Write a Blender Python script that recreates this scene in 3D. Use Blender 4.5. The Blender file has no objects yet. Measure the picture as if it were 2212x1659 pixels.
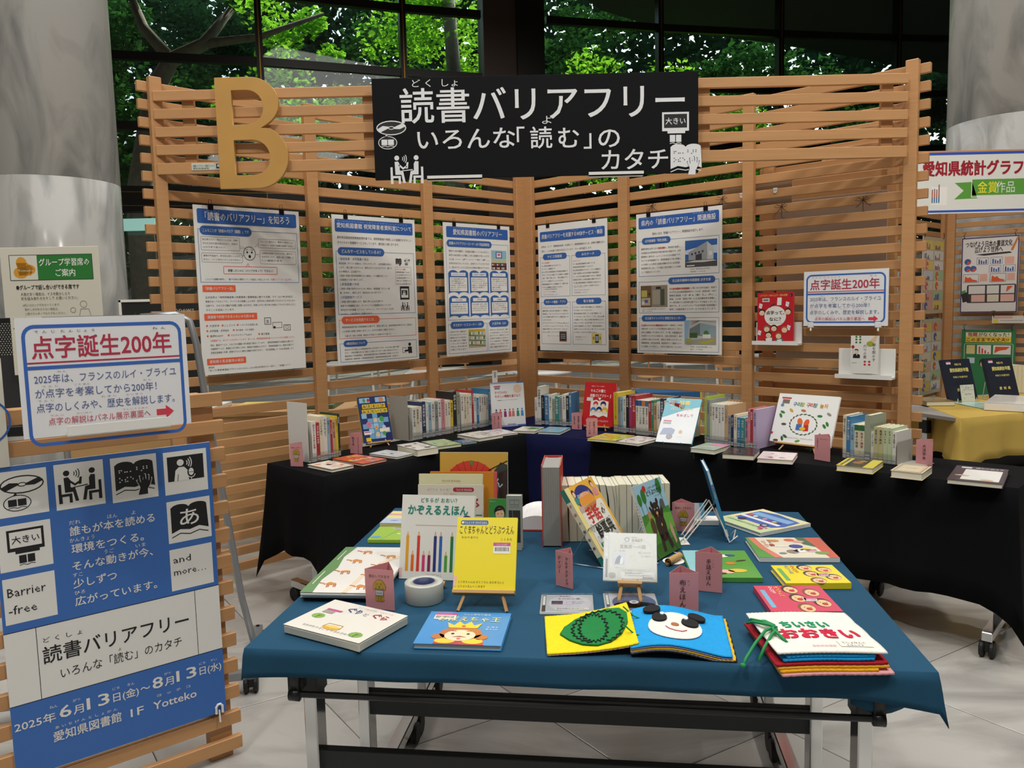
import bpy, bmesh, math, random
from mathutils import Vector, Matrix
from math import sin, cos, pi, radians, sqrt
rnd = random.Random(7)
scn = bpy.context.scene
COL = scn.collection
# ---------------------------------------------------------------- camera
PITCH, ROLL, FPX, H0 = radians(5.63), radians(-1.36), 1707.0, 1.486
_F = Vector((0, cos(PITCH), -sin(PITCH))); _X = Vector((1, 0, 0)); _U = Vector((0, sin(PITCH), cos(PITCH)))
_R = _X * cos(ROLL) + _U * sin(ROLL); _V = -_X * sin(ROLL) + _U * cos(ROLL)
cam_d = bpy.data.cameras.new('camera'); cam = bpy.data.objects.new('camera', cam_d); COL.objects.link(cam)
cam_d.sensor_width = 36.0; cam_d.lens = 36.0 * FPX / 2212.0; cam_d.clip_end = 300
cm = Matrix((( _R.x, _V.x, -_F.x, 0), (_R.y, _V.y, -_F.y, 0), (_R.z, _V.z, -_F.z, H0), (0, 0, 0, 1)))
cam.matrix_world = cm
scn.camera = cam
# ---------------------------------------------------------------- world, sun, lights, exposure
scn.view_settings.view_transform = 'Standard'; scn.view_settings.look = 'None'
scn.view_settings.gamma = 1.0; scn.view_settings.use_curve_mapping = False
scn.view_settings.exposure = -0.28
w = bpy.data.worlds.new('world'); scn.world = w; w.use_nodes = True
nt = w.node_tree; bg = nt.nodes['Background']
sky = nt.nodes.new('ShaderNodeTexSky'); sky.sky_type = 'NISHITA'; sky.sun_disc = False
sky.sun_elevation = radians(55); sky.sun_rotation = radians(20); sky.air_density = 1.5; sky.dust_density = 3.0
nt.links.new(sky.outputs[0], bg.inputs[0]); bg.inputs[1].default_value = 0.42
def sun(rot, e, col, ang=0.6):
    l = bpy.data.lights.new('sun', 'SUN'); l.energy = e; l.color = col; l.angle = radians(ang)
    o = bpy.data.objects.new('sun', l); COL.objects.link(o); o.rotation_euler = rot; return o
sun((radians(-38), 0, radians(-25)), 6.0, (1.0, 0.96, 0.86))
def area(loc, size, e, col=(1, 0.93, 0.84), tgt=None, sy=None):
    l = bpy.data.lights.new('area_light', 'AREA'); l.energy = e; l.color = col; l.size = size
    if sy: l.shape = 'RECTANGLE'; l.size_y = sy
    o = bpy.data.objects.new('area_light', l); COL.objects.link(o); o.location = loc
    if tgt is not None: o.rotation_euler = (Vector(tgt) - Vector(loc)).to_track_quat('-Z', 'Y').to_euler()
    return o
def spot(loc, tgt, e, ang=60, rad=0.12, col=(1, 0.95, 0.88), blend=0.6):
    l = bpy.data.lights.new('ceiling_spot', 'SPOT'); l.energy = e; l.color = col; l.spot_size = radians(ang); l.spot_blend = blend; l.shadow_soft_size = rad
    o = bpy.data.objects.new('ceiling_spot', l); COL.objects.link(o); o.location = loc
    o.rotation_euler = (Vector(tgt) - Vector(loc)).to_track_quat('-Z', 'Y').to_euler(); return o
area((0, 1.5, 8.5), 9, 900, (1, 0.97, 0.93))
area((0, 12, 8.5), 8, 420, (1, 0.97, 0.93))
spot((-1.6, -0.6, 6.5), (-0.3, 3.4, 0.9), 420, 80, 0.15)
spot((2.6, -0.3, 6.5), (0.9, 3.6, 0.9), 420, 80, 0.15)
spot((2.9, 7.8, 6.5), (1.3, 3.4, 0.3), 480, 70, 0.08)
spot((-2.9, 7.2, 6.5), (-1.0, 3.4, 0.3), 300, 70, 0.08)
spot((4.5, 3.0, 6.5), (3.4, 4.8, 0.8), 300, 70, 0.1)
# ---------------------------------------------------------------- measuring helpers (world space)
def ray(x, y): return _F + _R * ((x - 1106) / FPX) - _V * ((y - 829.5) / FPX)
def at(x, y, z=0.0):
    d = ray(x, y); t = (z - H0) / d.z; return Vector((d.x * t, d.y * t, z))
def aty(x, y, Y):
    d = ray(x, y); t = Y / d.y; return Vector((d.x * t, Y, H0 + d.z * t))
# ---------------------------------------------------------------- object helpers
def lin(c):
    if isinstance(c, str):
        c = tuple(int(c[i:i + 2], 16) / 255 for i in (0, 2, 4))
    return tuple((v / 12.92 if v <= 0.04045 else ((v + 0.055) / 1.055) ** 2.4) for v in c[:3])
MATS = {}
def mat(name, col=(0.8, 0.8, 0.8), rough=0.5, metal=0.0, spec=0.5, noise=None, bump=0.0, bscale=200, coat=0.0, tint=0.0, alpha=1.0, trans=0.0):
    if name in MATS: return MATS[name]
    m = bpy.data.materials.new(name); m.use_nodes = True; t = m.node_tree; b = t.nodes['Principled BSDF']
    c = lin(col); b.inputs['Base Color'].default_value = (*c, 1); b.inputs['Roughness'].default_value = rough
    b.inputs['Metallic'].default_value = metal; b.inputs['Specular IOR Level'].default_value = spec
    b.inputs['Coat Weight'].default_value = coat; b.inputs['Alpha'].default_value = alpha
    if trans: b.inputs['Transmission Weight'].default_value = trans
    tc = t.nodes.new('ShaderNodeTexCoord')
    src = None
    if noise:
        sc, amt = noise[0], noise[1]; st = noise[2] if len(noise) > 2 else (1, 1, 1)
        mp = t.nodes.new('ShaderNodeMapping'); mp.inputs['Scale'].default_value = st
        n = t.nodes.new('ShaderNodeTexNoise'); n.inputs['Scale'].default_value = sc; n.inputs['Detail'].default_value = 4
        t.links.new(tc.outputs['Object'], mp.inputs[0]); t.links.new(mp.outputs[0], n.inputs['Vector'])
        mx = t.nodes.new('ShaderNodeMix'); mx.data_type = 'RGBA'; mx.blend_type = 'MIX'
        mx.inputs[6].default_value = (*[v * (1 - amt) for v in c], 1); mx.inputs[7].default_value = (*[min(1, v * (1 + amt)) for v in c], 1)
        t.links.new(n.outputs[0], mx.inputs[0]); src = mx.outputs[2]
    if tint:
        oi = t.nodes.new('ShaderNodeObjectInfo'); hs = t.nodes.new('ShaderNodeHueSaturation')
        mr = t.nodes.new('ShaderNodeMapRange'); mr.inputs[3].default_value = 1 - tint; mr.inputs[4].default_value = 1 + tint
        t.links.new(oi.outputs['Random'], mr.inputs[0]); t.links.new(mr.outputs[0], hs.inputs['Value'])
        if src: t.links.new(src, hs.inputs['Color'])
        else: hs.inputs['Color'].default_value = (*c, 1)
        src = hs.outputs[0]
    if src: t.links.new(src, b.inputs['Base Color'])
    if bump:
        n2 = t.nodes.new('ShaderNodeTexNoise'); n2.inputs['Scale'].default_value = bscale; n2.inputs['Detail'].default_value = 3
        bp = t.nodes.new('ShaderNodeBump'); bp.inputs['Strength'].default_value = bump; bp.inputs['Distance'].default_value = 0.002
        t.links.new(tc.outputs['Object'], n2.inputs['Vector']); t.links.new(n2.outputs[0], bp.inputs['Height']); t.links.new(bp.outputs[0], b.inputs['Normal'])
    MATS[name] = m; return m
def ink(name, rough, coat=0.0):
    m = bpy.data.materials.new(name); m.use_nodes = True; t = m.node_tree; b = t.nodes['Principled BSDF']
    a = t.nodes.new('ShaderNodeAttribute'); a.attribute_name = 'Col'
    t.links.new(a.outputs['Color'], b.inputs['Base Color']); b.inputs['Roughness'].default_value = rough; b.inputs['Coat Weight'].default_value = coat
    b.inputs['Coat Roughness'].default_value = 0.12
    MATS[name] = m; return m
INK = ink('printed_paper', 0.55); GLOSS = ink('glossy_print', 0.35, 0.5); FELTP = ink('coloured_felt', 0.95)
WOOD = mat('beech_wood', 'BC8D5E', 0.45, noise=(6, 0.16, (1, 1, 14)), tint=0.06)
WOODH = mat('beech_wood_level', 'BC8D5E', 0.45, noise=(3, 0.16, (1.2, 14, 14)), tint=0.06)
PLY = mat('birch_plywood', 'C0934F', 0.4, noise=(5, 0.14, (1, 1, 5)))
CHROME = mat('polished_steel', 'D8DADB', 0.12, 1.0)
BLKM = mat('black_steel', '161819', 0.35, 0.2)
DGREY = mat('dark_grey_steel', '2A2E31', 0.45, 0.3)
SILV = mat('silver_paint', '9DA1A5', 0.35, 0.6)
RUB = mat('black_rubber', '0F1010', 0.6)
PAPER = mat('page_block', 'E4DFCB', 0.8, noise=(300, 0.06, (1, 1, 30)))
PAPERW = mat('white_page_block', 'DDDCD6', 0.8)
WHITE = mat('white_card', 'E2E1DC', 0.6)
WPLA = mat('white_plastic', 'E6E6E2', 0.35)
CLEAR = bpy.data.materials.new('clear_plastic'); CLEAR.use_nodes = True; _t = CLEAR.node_tree; _t.nodes.remove(_t.nodes['Principled BSDF'])
_a = _t.nodes.new('ShaderNodeBsdfTransparent'); _b = _t.nodes.new('ShaderNodeBsdfGlossy'); _b.inputs['Roughness'].default_value = .08; _c = _t.nodes.new('ShaderNodeMixShader'); _c.inputs[0].default_value = .1
_a.inputs[0].default_value = (.96, .97, .97, 1); _t.links.new(_a.outputs[0], _c.inputs[1]); _t.links.new(_b.outputs[0], _c.inputs[2]); _t.links.new(_c.outputs[0], _t.nodes['Material Output'].inputs[0])
BLKC = mat('black_cloth', '0B0C0E', 0.9, spec=0.12, noise=(4, 0.25), bump=0.25, bscale=900)
NAVYC = mat('navy_cloth', '10143A', 0.9, spec=0.12, noise=(4, 0.2), bump=0.25, bscale=900)
TEALC = mat('teal_cloth', '214A64', 0.85, spec=0.15, noise=(4, 0.10), bump=0.3, bscale=900)
YELC = mat('yellow_cloth', 'B59A4F', 0.9, spec=0.15, noise=(6, 0.1), bump=0.3, bscale=700)
PINK = mat('pink_card', 'CF8F93', 0.75)
class MB:
    def __init__(s): s.v = []; s.f = []
    def add(s, vs, fs):
        n = len(s.v); s.v += [tuple(p) for p in vs]; s.f += [tuple(n + i for i in q) for q in fs]; return s
    def box(s, x0, y0, z0, x1, y1, z1, M=None, b=0.0):
        if b:
            bm = bmesh.new(); bmesh.ops.create_cube(bm, size=1)
            for q in bm.verts: q.co = Vector(((x0 + x1) / 2 + q.co.x * (x1 - x0), (y0 + y1) / 2 + q.co.y * (y1 - y0), (z0 + z1) / 2 + q.co.z * (z1 - z0)))
            bmesh.ops.bevel(bm, geom=bm.edges[:], offset=b, segments=1, affect='EDGES')
            bm.verts.index_update(); vs = [q.co.copy() for q in bm.verts]; fs = [[q.index for q in g.verts] for g in bm.faces]; bm.free()
        else:
            vs = [Vector(p) for p in ((x0, y0, z0), (x1, y0, z0), (x1, y1, z0), (x0, y1, z0), (x0, y0, z1), (x1, y0, z1), (x1, y1, z1), (x0, y1, z1))]
            fs = [(0, 3, 2, 1), (4, 5, 6, 7), (0, 1, 5, 4), (1, 2, 6, 5), (2, 3, 7, 6), (3, 0, 4, 7)]
        if M is not None: vs = [M @ p for p in vs]
        return s.add(vs, fs)
    def prism(s, poly, z0, z1, M=None):
        n = len(poly); vs = [Vector((p[0], p[1], z0)) for p in poly] + [Vector((p[0], p[1], z1)) for p in poly]
        fs = [tuple(range(n - 1, -1, -1)), tuple(range(n, 2 * n))] + [(i, (i + 1) % n, n + (i + 1) % n, n + i) for i in range(n)]
        if M is not None: vs = [M @ p for p in vs]
        return s.add(vs, fs)
    def tube(s, pts, r, n=8, closed=False, caps=True):
        pts = [Vector(p) for p in pts]; N = len(pts); vs = []; fs = []; up0 = None
        for i, p in enumerate(pts):
            a = pts[(i - 1) % N] if (closed or i > 0) else p; b = pts[(i + 1) % N] if (closed or i < N - 1) else p
            d = (b - a).normalized()
            if up0 is None: up0 = Vector((0, 0, 1)) if abs(d.z) < 0.9 else Vector((1, 0, 0))
            x = up0 - d * up0.dot(d); x = x.normalized() if x.length > 1e-6 else d.orthogonal().normalized(); up0 = x; y = d.cross(x)
            rr = r[i] if isinstance(r, (list, tuple)) else r
            vs += [p + x * (rr * cos(2 * pi * k / n)) + y * (rr * sin(2 * pi * k / n)) for k in range(n)]
        for i in range(N if closed else N - 1):
            j = (i + 1) % N
            fs += [(i * n + k, i * n + (k + 1) % n, j * n + (k + 1) % n, j * n + k) for k in range(n)]
        if caps and not closed: fs += [tuple(range(n - 1, -1, -1)), tuple((N - 1) * n + k for k in range(n))]
        return s.add(vs, fs)
    def cyl(s, a, b, r, n=16): return s.tube([a, b], r, n)
    def lathe(s, prof, n=24, M=None, close=False):
        vs = []; fs = []; m = len(prof)
        for k in range(n):
            c, q = cos(2 * pi * k / n), sin(2 * pi * k / n); vs += [Vector((r * c, r * q, z)) for r, z in prof]
        for k in range(n):
            j = (k + 1) % n
            fs += [(k * m + i, j * m + i, j * m + i + 1, k * m + i + 1) for i in range(m - 1)]
            if close: fs.append((k * m + m - 1, j * m + m - 1, j * m, k * m))
        if M is not None: vs = [M @ p for p in vs]
        return s.add(vs, fs)
    def build(s, name, m, parent=None, smooth=False, M=None):
        me = bpy.data.meshes.new(name); me.from_pydata(s.v, [], s.f); me.materials.append(m)
        if smooth: me.polygons.foreach_set('use_smooth', [True] * len(me.polygons)); 
        me.update(); return link(name, me, parent, M)
def link(name, me, parent=None, M=None):
    o = bpy.data.objects.new(name, me); COL.objects.link(o)
    if parent is not None: o.parent = parent
    if M is not None: o.matrix_local = M
    return o
def tag(o, label=None, cat=None, group=None, kind=None):
    if label:
        import re
        m_ = list(re.finditer(r"\w+(?:[-']\w+)*", label))
        if len(m_) > 15:
            label = label[:m_[14].end()]
            while label.split()[-1] in ('the', 'a', 'on', 'in', 'of', 'and', 'by', 'with', 'its', 'at', 'below', 'above', 'behind', 'under', 'beside', 'before', 'from', 'to', 'two'): label = ' '.join(label.split()[:-1])
        o['label'] = label
    if cat: o['category'] = cat
    if group: o['group'] = group
    if kind: o['kind'] = kind
    return o
def thing(name, label, cat, M=None, group=None):
    o = bpy.data.objects.new(name, None); o.empty_display_size = 0.05; COL.objects.link(o)
    if M is not None: o.matrix_world = M
    return tag(o, label, cat, group)
def frame(o, x, y=None, z=None):
    """matrix with origin o, X axis x, Z axis z (default up), Y = Z cross X"""
    x = Vector(x).normalized(); z = Vector(z if z is not None else (0, 0, 1)); z = (z - x * z.dot(x)).normalized(); y = z.cross(x)
    return Matrix(((x.x, y.x, z.x, o[0]), (x.y, y.y, z.y, o[1]), (x.z, y.z, z.z, o[2]), (0, 0, 0, 1)))
def rotz(a): return Matrix.Rotation(a, 4, 'Z')
def T(x, y, z): return Matrix.Translation((x, y, z))
# ---------------------------------------------------------------- lettering and print
_txt = {}
_cu = bpy.data.curves.new('lettering_source', 'FONT'); _to = bpy.data.objects.new('lettering_source', _cu); COL.objects.link(_to)
def glyphs(s, b=0.0, res=1):
    k = (s, b, res)
    if k not in _txt:
        _cu.body = s; _cu.size = 1; _cu.resolution_u = res; _cu.offset = b
        me = bpy.data.meshes.new_from_object(_to)
        vs = [(v.co.x, v.co.y) for v in me.vertices]; fs = [tuple(p.vertices) for p in me.polygons]
        x0 = min([v[0] for v in vs] or [0]); x1 = max([v[0] for v in vs] or [1])
        bpy.data.meshes.remove(me); _txt[k] = (vs, fs, x0, x1)
    return _txt[k]
LH = 0.00022
class Sheet:
    """flat print; width = 100 units, y runs down from the top edge"""
    def __init__(s, w, h, bg=None):
        s.w = w; s.k = w / 100.0; s.H = h / s.k; s.h = h; s.v = []; s.f = []; s.c = []
        if bg: s.r(0, 0, 100, s.H, bg, L=0)
    def raw(s, pts, faces, col, L):
        n = len(s.v); s.v += [(p[0] * s.k, s.h - p[1] * s.k, L * LH) for p in pts]; c = lin(col)
        for f in faces: s.f.append(tuple(n + i for i in f)); s.c.append(c)
    def p(s, pts, col, L=2): s.raw(pts, [tuple(range(len(pts) - 1, -1, -1))], col, L); return s
    def r(s, x0, y0, x1, y1, col, rad=0, L=1):
        if rad <= 0: return s.p([(x0, y0), (x1, y0), (x1, y1), (x0, y1)], col, L)
        return s.p(s.rr(x0, y0, x1, y1, rad), col, L)
    def rr(s, x0, y0, x1, y1, rad, n=5):
        rad = min(rad, (x1 - x0) / 2, (y1 - y0) / 2); P = []
        for cx, cy, a in ((x1 - rad, y0 + rad, -90), (x1 - rad, y1 - rad, 0), (x0 + rad, y1 - rad, 90), (x0 + rad, y0 + rad, 180)):
            for i in range(n + 1):
                t = radians(a + 90 * i / n); P.append((cx + rad * cos(t), cy + rad * sin(t)))
        return P
    def box(s, x0, y0, x1, y1, col, wd=0.4, rad=0, L=2):
        P = s.rr(x0, y0, x1, y1, rad) if rad else [(x0, y0), (x1, y0), (x1, y1), (x0, y1)]
        return s.l(P + P[:1], wd, col, L)
    def e(s, cx, cy, rx, ry, col, n=20, L=2, a=0):
        ca, sa = cos(radians(a)), sin(radians(a))
        return s.p([(cx + rx * cos(2 * pi * i / n) * ca - ry * sin(2 * pi * i / n) * sa, cy + rx * cos(2 * pi * i / n) * sa + ry * sin(2 * pi * i / n) * ca) for i in range(n)], col, L)
    def ring(s, cx, cy, rx, ry, wd, col, n=24, L=2, a0=0, a1=360):
        return s.l([(cx + rx * cos(radians(a0 + (a1 - a0) * i / n)), cy + ry * sin(radians(a0 + (a1 - a0) * i / n))) for i in range(n + 1)], wd, col, L)
    def l(s, pts, wd, col, L=2):
        P = [Vector(p) for p in pts]; N = len(P); closed = N > 2 and (P[0] - P[-1]).length < 1e-6; A = []; B = []
        for i in range(N):
            a = P[i - 1] if i > 0 else (P[-2] if closed else P[0]); b = P[i + 1] if i < N - 1 else (P[1] if closed else P[-1])
            d1 = (P[i] - a); d2 = (b - P[i]); d1 = d1.normalized() if d1.length > 1e-9 else d2.normalized(); d2 = d2.normalized() if d2.length > 1e-9 else d1
            n1 = Vector((-d1.y, d1.x)); n2 = Vector((-d2.y, d2.x)); m = n1 + n2
            m = m.normalized() if m.length > 1e-6 else n1; q = wd / 2 / max(0.35, m.dot(n1)); A.append(P[i] + m * q); B.append(P[i] - m * q)
        s.raw(A + B, [(i, i + 1, N + i + 1, N + i) for i in range(N - 1)], col, L); return s
    def t(s, x, y, h, txt, col, w=None, b=0.0, al='l', L=4, sy=1.0, rot=0, res=1):
        """text; x,y = left end of the baseline"""
        if b:
            d = b * h * .62
            for i, (ddx, ddy) in enumerate(((-d, -d), (d, -d), (-d, d), (d, d))): s.t(x + ddx, y + ddy, h, txt, col, w, 0, al, L + i * .12, sy, rot, res)
            return s
        vs, fs, x0, x1 = glyphs(txt, 0, res)
        sx = h if w is None else w / max(0.01, x1 - x0); W = (x1 - x0) * sx
        ox = x - (0 if al == 'l' else W / 2 if al == 'c' else W); ca, sa = cos(radians(rot)), sin(radians(rot))
        P = []
        for vx, vy in vs:
            px, py = (vx - x0) * sx + ox - x, -vy * h * sy
            P.append((x + px * ca - py * sa, y + px * sa + py * ca))
        s.raw(P, fs, col, L); return s
    def tv(s, x, y, h, txt, col, step=None, b=0.0, L=4, wx=1.0):
        """vertical writing; x = column centre, y = top"""
        step = step or h * 1.05
        for i, ch in enumerate(txt):
            if ch == ' ': continue
            cy = y + step * i + h * 0.88
            if ch in 'ー―|': s.r(x - h * 0.05, y + step * i + h * 0.1, x + h * 0.05, y + step * i + h * 0.9, col, L=L); continue
            vs, fs, x0, x1 = glyphs(ch, 0); c = (x0 + x1) / 2; d = b * h * .62
            for ddx in ((0,) if not b else (-d, d)): s.raw([((vx - c) * h * wx + x + ddx, cy - vy * h) for vx, vy in vs], fs, col, L + (.12 if ddx > 0 else 0))
        return s
    def build(s, parent, M=None, name='print', m=None, face='V'):
        """face V: standing sheet seen from -Y, origin bottom left; F: lying flat seen from above"""
        if not s.f: return None
        vs = [(a, -c - LH * 2, b) for a, b, c in s.v] if face == 'V' else [(a, b, c + LH * 2) for a, b, c in s.v]
        me = bpy.data.meshes.new(name); me.from_pydata(vs, [], s.f); me.materials.append(m or INK)
        ca = me.color_attributes.new('Col', 'FLOAT_COLOR', 'CORNER'); d = []
        for f, c in zip(s.f, s.c): d += [c[0], c[1], c[2], 1.0] * len(f)
        ca.data.foreach_set('color', d); me.update()
        return link(name, me, parent, M)
def barcode(s, x, y, wd, a=0):
    s.r(x, y, x + wd, y + wd * 0.28, 'C0427F', L=3); s.r(x, y + wd * 0.28, x + wd, y + wd * 0.75, 'E8E6E0', L=3)
    k = 0.05
    while k < 0.92:
        q = rnd.choice((0.02, 0.035)); s.r(x + wd * k, y + wd * 0.36, x + wd * (k + q), y + wd * 0.64, '2A2A2A', L=4); k += q + rnd.choice((0.02, 0.035))
# ================================================================ THE SETTING
def marble(name, base, vein, sc, amt, rough, st=(1, 1, 1)):
    m = bpy.data.materials.new(name); m.use_nodes = True; t = m.node_tree; b = t.nodes['Principled BSDF']
    g = t.nodes.new('ShaderNodeNewGeometry'); oi = t.nodes.new('ShaderNodeObjectInfo')
    ad = t.nodes.new('ShaderNodeVectorMath'); ad.operation = 'MULTIPLY_ADD'; cb = t.nodes.new('ShaderNodeCombineXYZ')
    t.links.new(oi.outputs['Random'], cb.inputs[0]); t.links.new(oi.outputs['Random'], cb.inputs[1])
    ad.inputs[1].default_value = (37, 91, 0); t.links.new(cb.outputs[0], ad.inputs[0]); t.links.new(g.outputs['Position'], ad.inputs[2])
    mp = t.nodes.new('ShaderNodeMapping'); mp.inputs['Scale'].default_value = st; mp.inputs['Rotation'].default_value = (0.3, 0.5, 0.6)
    t.links.new(ad.outputs[0], mp.inputs[0])
    n = t.nodes.new('ShaderNodeTexNoise'); n.inputs['Scale'].default_value = sc; n.inputs['Detail'].default_value = 7; n.inputs['Distortion'].default_value = 1.6
    t.links.new(mp.outputs[0], n.inputs['Vector'])
    r = t.nodes.new('ShaderNodeValToRGB'); e = r.color_ramp.elements
    e[0].position = 0.30; e[0].color = (*lin(vein), 1); e[1].position = 0.55; e[1].color = (*lin(base), 1)
    t.links.new(n.outputs[0], r.inputs[0]); t.links.new(r.outputs[0], b.inputs['Base Color']); b.inputs['Roughness'].default_value = rough
    MATS[name] = m; return m
MTILE = marble('floor_marble', 'B4B2AD', '93918D', 1.3, .3, 0.22, (1, 2.5, 1))
MCOL = marble('column_marble', 'C6C5C0', '8F9290', 1.1, .3, 0.16, (2.2, 2.2, .8))
GROUT = mat('joint_filler', '6E6257', 0.9)
floor = MB().box(-16, -6, -0.2, 20, 24.5, -0.006).build('floor', GROUT); tag(floor, kind='structure')
A1, B1 = radians(125.1), radians(31.0)
nA = Vector((-sin(A1), cos(A1))); nB = Vector((-sin(B1), cos(B1)))
det = nA.x * nB.y - nA.y * nB.x
def cross_pt(oa, ob): return Vector(((oa * nB.y - ob * nA.y) / det, (nA.x * ob - nB.x * oa) / det))
P00, P10, P01 = cross_pt(0, 0), cross_pt(0.603, 0), cross_pt(0, 0.6)
eA = P01 - P00; eB = P10 - P00
def tile_mesh():
    g = 0.0016; c = []
    for sa, sb in ((-1, -1), (1, -1), (1, 1), (-1, 1)):
        c.append(eA * (sa * (0.5 - g / 0.6)) + eB * (sb * (0.5 - g / 0.6)))
    q = 0.003; ins = [p * (1 - q / 0.3) for p in c]
    vs = [(p.x, p.y, -0.006) for p in c] + [(p.x, p.y, -0.0015) for p in c] + [(p.x, p.y, 0) for p in ins]
    ori = (c[1] - c[0]).x * (c[2] - c[1]).y - (c[1] - c[0]).y * (c[2] - c[1]).x > 0
    fs = [(8, 9, 10, 11)] + [(i, (i + 1) % 4, 4 + (i + 1) % 4, 4 + i) for i in range(4)] + [(4 + i, 4 + (i + 1) % 4, 8 + (i + 1) % 4, 8 + i) for i in range(4)]
    if not ori: fs = [tuple(reversed(f)) for f in fs]
    return vs, fs
tv_, tf_ = tile_mesh(); tme = bpy.data.meshes.new('tile'); tme.from_pydata(tv_, [], tf_); tme.materials.append(MTILE); tme.update()
near = []; far = MB()
for i in range(-50, 60):
    for j in range(-50, 60):
        c = cross_pt(-2.859 + 0.603 * (i + .5), 1.79 + 0.6 * (j + .5))
        if not (-15 < c.x < 19 and -5 < c.y < 24): continue
        v = Vector((c.x, c.y, -H0)); z = v.dot(_F); px = 1106 + FPX * v.dot(_R) / z if z > 0.3 else 9999; py = 829.5 - FPX * v.dot(_V) / z if z > 0.3 else 9999
        if z > 0.3 and -250 < px < 2450 and py < 1950: near.append((z, c.x, c.y))
        else: far.add([(c.x + a[0], c.y + a[1], a[2]) for a in tv_], tf_)
near.sort()
for n_, (z, x, y) in enumerate(near):
    if n_ < 290: link('tile', tme, floor, T(x, y, 0))
    else: far.add([(x + a[0], y + a[1], a[2]) for a in tv_], tf_)
tag(far.build('far_tiles', MTILE, floor), kind='stuff')
WALLM = mat('painted_wall', 'B9B4AA', 0.8); CEILM = mat('ceiling_paint', '8C8880', 0.9)
tag(MB().box(-16.3, -6, 0, -16, 24.5, 11).build('wall_left', WALLM), kind='structure')
tag(MB().box(20, -6, 0, 20.3, 24.5, 11).build('wall_right', WALLM), kind='structure')
tag(MB().box(-16.3, -6.3, 0, 20.3, -6, 11).build('wall_rear', WALLM), kind='structure')
tag(MB().box(-16.3, -6.3, 11, 20.3, 24.0, 11.3).build('ceiling', CEILM), kind='structure')
# ---- round marble columns
def column(name, cx, cy, r, zs):
    o = None; zs = [0] + zs + [11]
    for a, b in zip(zs[:-1], zs[1:]):
        m = MB().lathe([(r - .004, a), (r, a + .004), (r, b - .004), (r - .004, b)], 64)
        p = m.build('trim_%d' % column.n if o is None else 'drum', MCOL, o, True) if o is not None else m.build(name, MCOL, None, True)
        if o is None: o = p; p.location = (cx, cy, 0); tag(p, kind='structure')
    return o
column.n = 1
cL = aty(105, 400, 7.7); column('trim_1', cL.x, 7.7, 0.62, [0.62, aty(105, 375, 7.1).z])
cR = aty(2196, 300, 8.6); column('trim_2', cR.x, 8.6, 0.66, [0.62, aty(2196, 236, 7.95).z])
# ---- curved glass wall
MULM = mat('bronze_frame', '17140F', 0.35, 0.4); BRASS = mat('brass_edge', '8A6A2A', 0.3, 0.9)
GLS = bpy.data.materials.new('window_glass'); GLS.use_nodes = True; t_ = GLS.node_tree; t_.nodes.remove(t_.nodes['Principled BSDF'])
tr = t_.nodes.new('ShaderNodeBsdfTransparent'); tr.inputs[0].default_value = (0.86, 0.9, 0.88, 1); gl = t_.nodes.new('ShaderNodeBsdfGlossy'); gl.inputs['Roughness'].default_value = 0.03
mxs = t_.nodes.new('ShaderNodeMixShader'); mxs.inputs[0].default_value = 0.06
t_.links.new(tr.outputs[0], mxs.inputs[1]); t_.links.new(gl.outputs[0], mxs.inputs[2]); t_.links.new(mxs.outputs[0], t_.nodes['Material Output'].inputs[0])
ZA = 8.67
def wpt(x):  # window line through image columns: X and Y in the world
    tab = [(-60, 17.2), (255, 17.9), (597, 18.7), (895, 19.8), (1130, 20.6), (1430, 21.6), (1680, 22.3), (1925, 22.9), (2160, 23.3), (2400, 23.6)]
    for (a, ya), (b, yb) in zip(tab[:-1], tab[1:]):
        if x <= b: Y = ya + (yb - ya) * (x - a) / (b - a); break
    return Vector(((x - 1106) / FPX * Y * 1.0, Y, 0))
win = tag(thing('window_1', 'tall curved glass wall with bronze mullions', None), kind='structure')
xs_ = [-60, 255, 597, 895, 1062, 1190, 1430, 1680, 1925, 2160, 2400]
ptsW = [wpt(x) for x in xs_]
TR_Z = [ZA + 1.5, ZA, ZA - 1.5, ZA - 3.0]
for i, p in enumerate(ptsW):
    if xs_[i] in (1062, 1190): continue
    d = (ptsW[min(i + 1, len(ptsW) - 1)] - ptsW[max(i - 1, 0)]).normalized(); M = frame((p.x, p.y, 0), d)
    MB().box(-.075, -.12, 0, .075, .12, 11).build('mullion', MULM, win, M=M)
    MB().box(-.012, -.135, 0, .012, -.12, 11).build('brass_strip', BRASS, win, M=M @ T(0, 0, 0))
pier = MB(); d = (ptsW[5] - ptsW[4]).normalized(); M = frame((ptsW[4].x, ptsW[4].y, 0), d); Lp = (ptsW[5] - ptsW[4]).length
tag(MB().box(0, -.1, 0, Lp * .52, .5, 11).build('trim_3', mat('brown_pier', '3B2A22', 0.5), None, M=M), kind='structure')
tag(MB().box(Lp * .52, -.22, 0, Lp * .96, .2, 11).build('trim_4', MULM, None, M=M), kind='structure')
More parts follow.
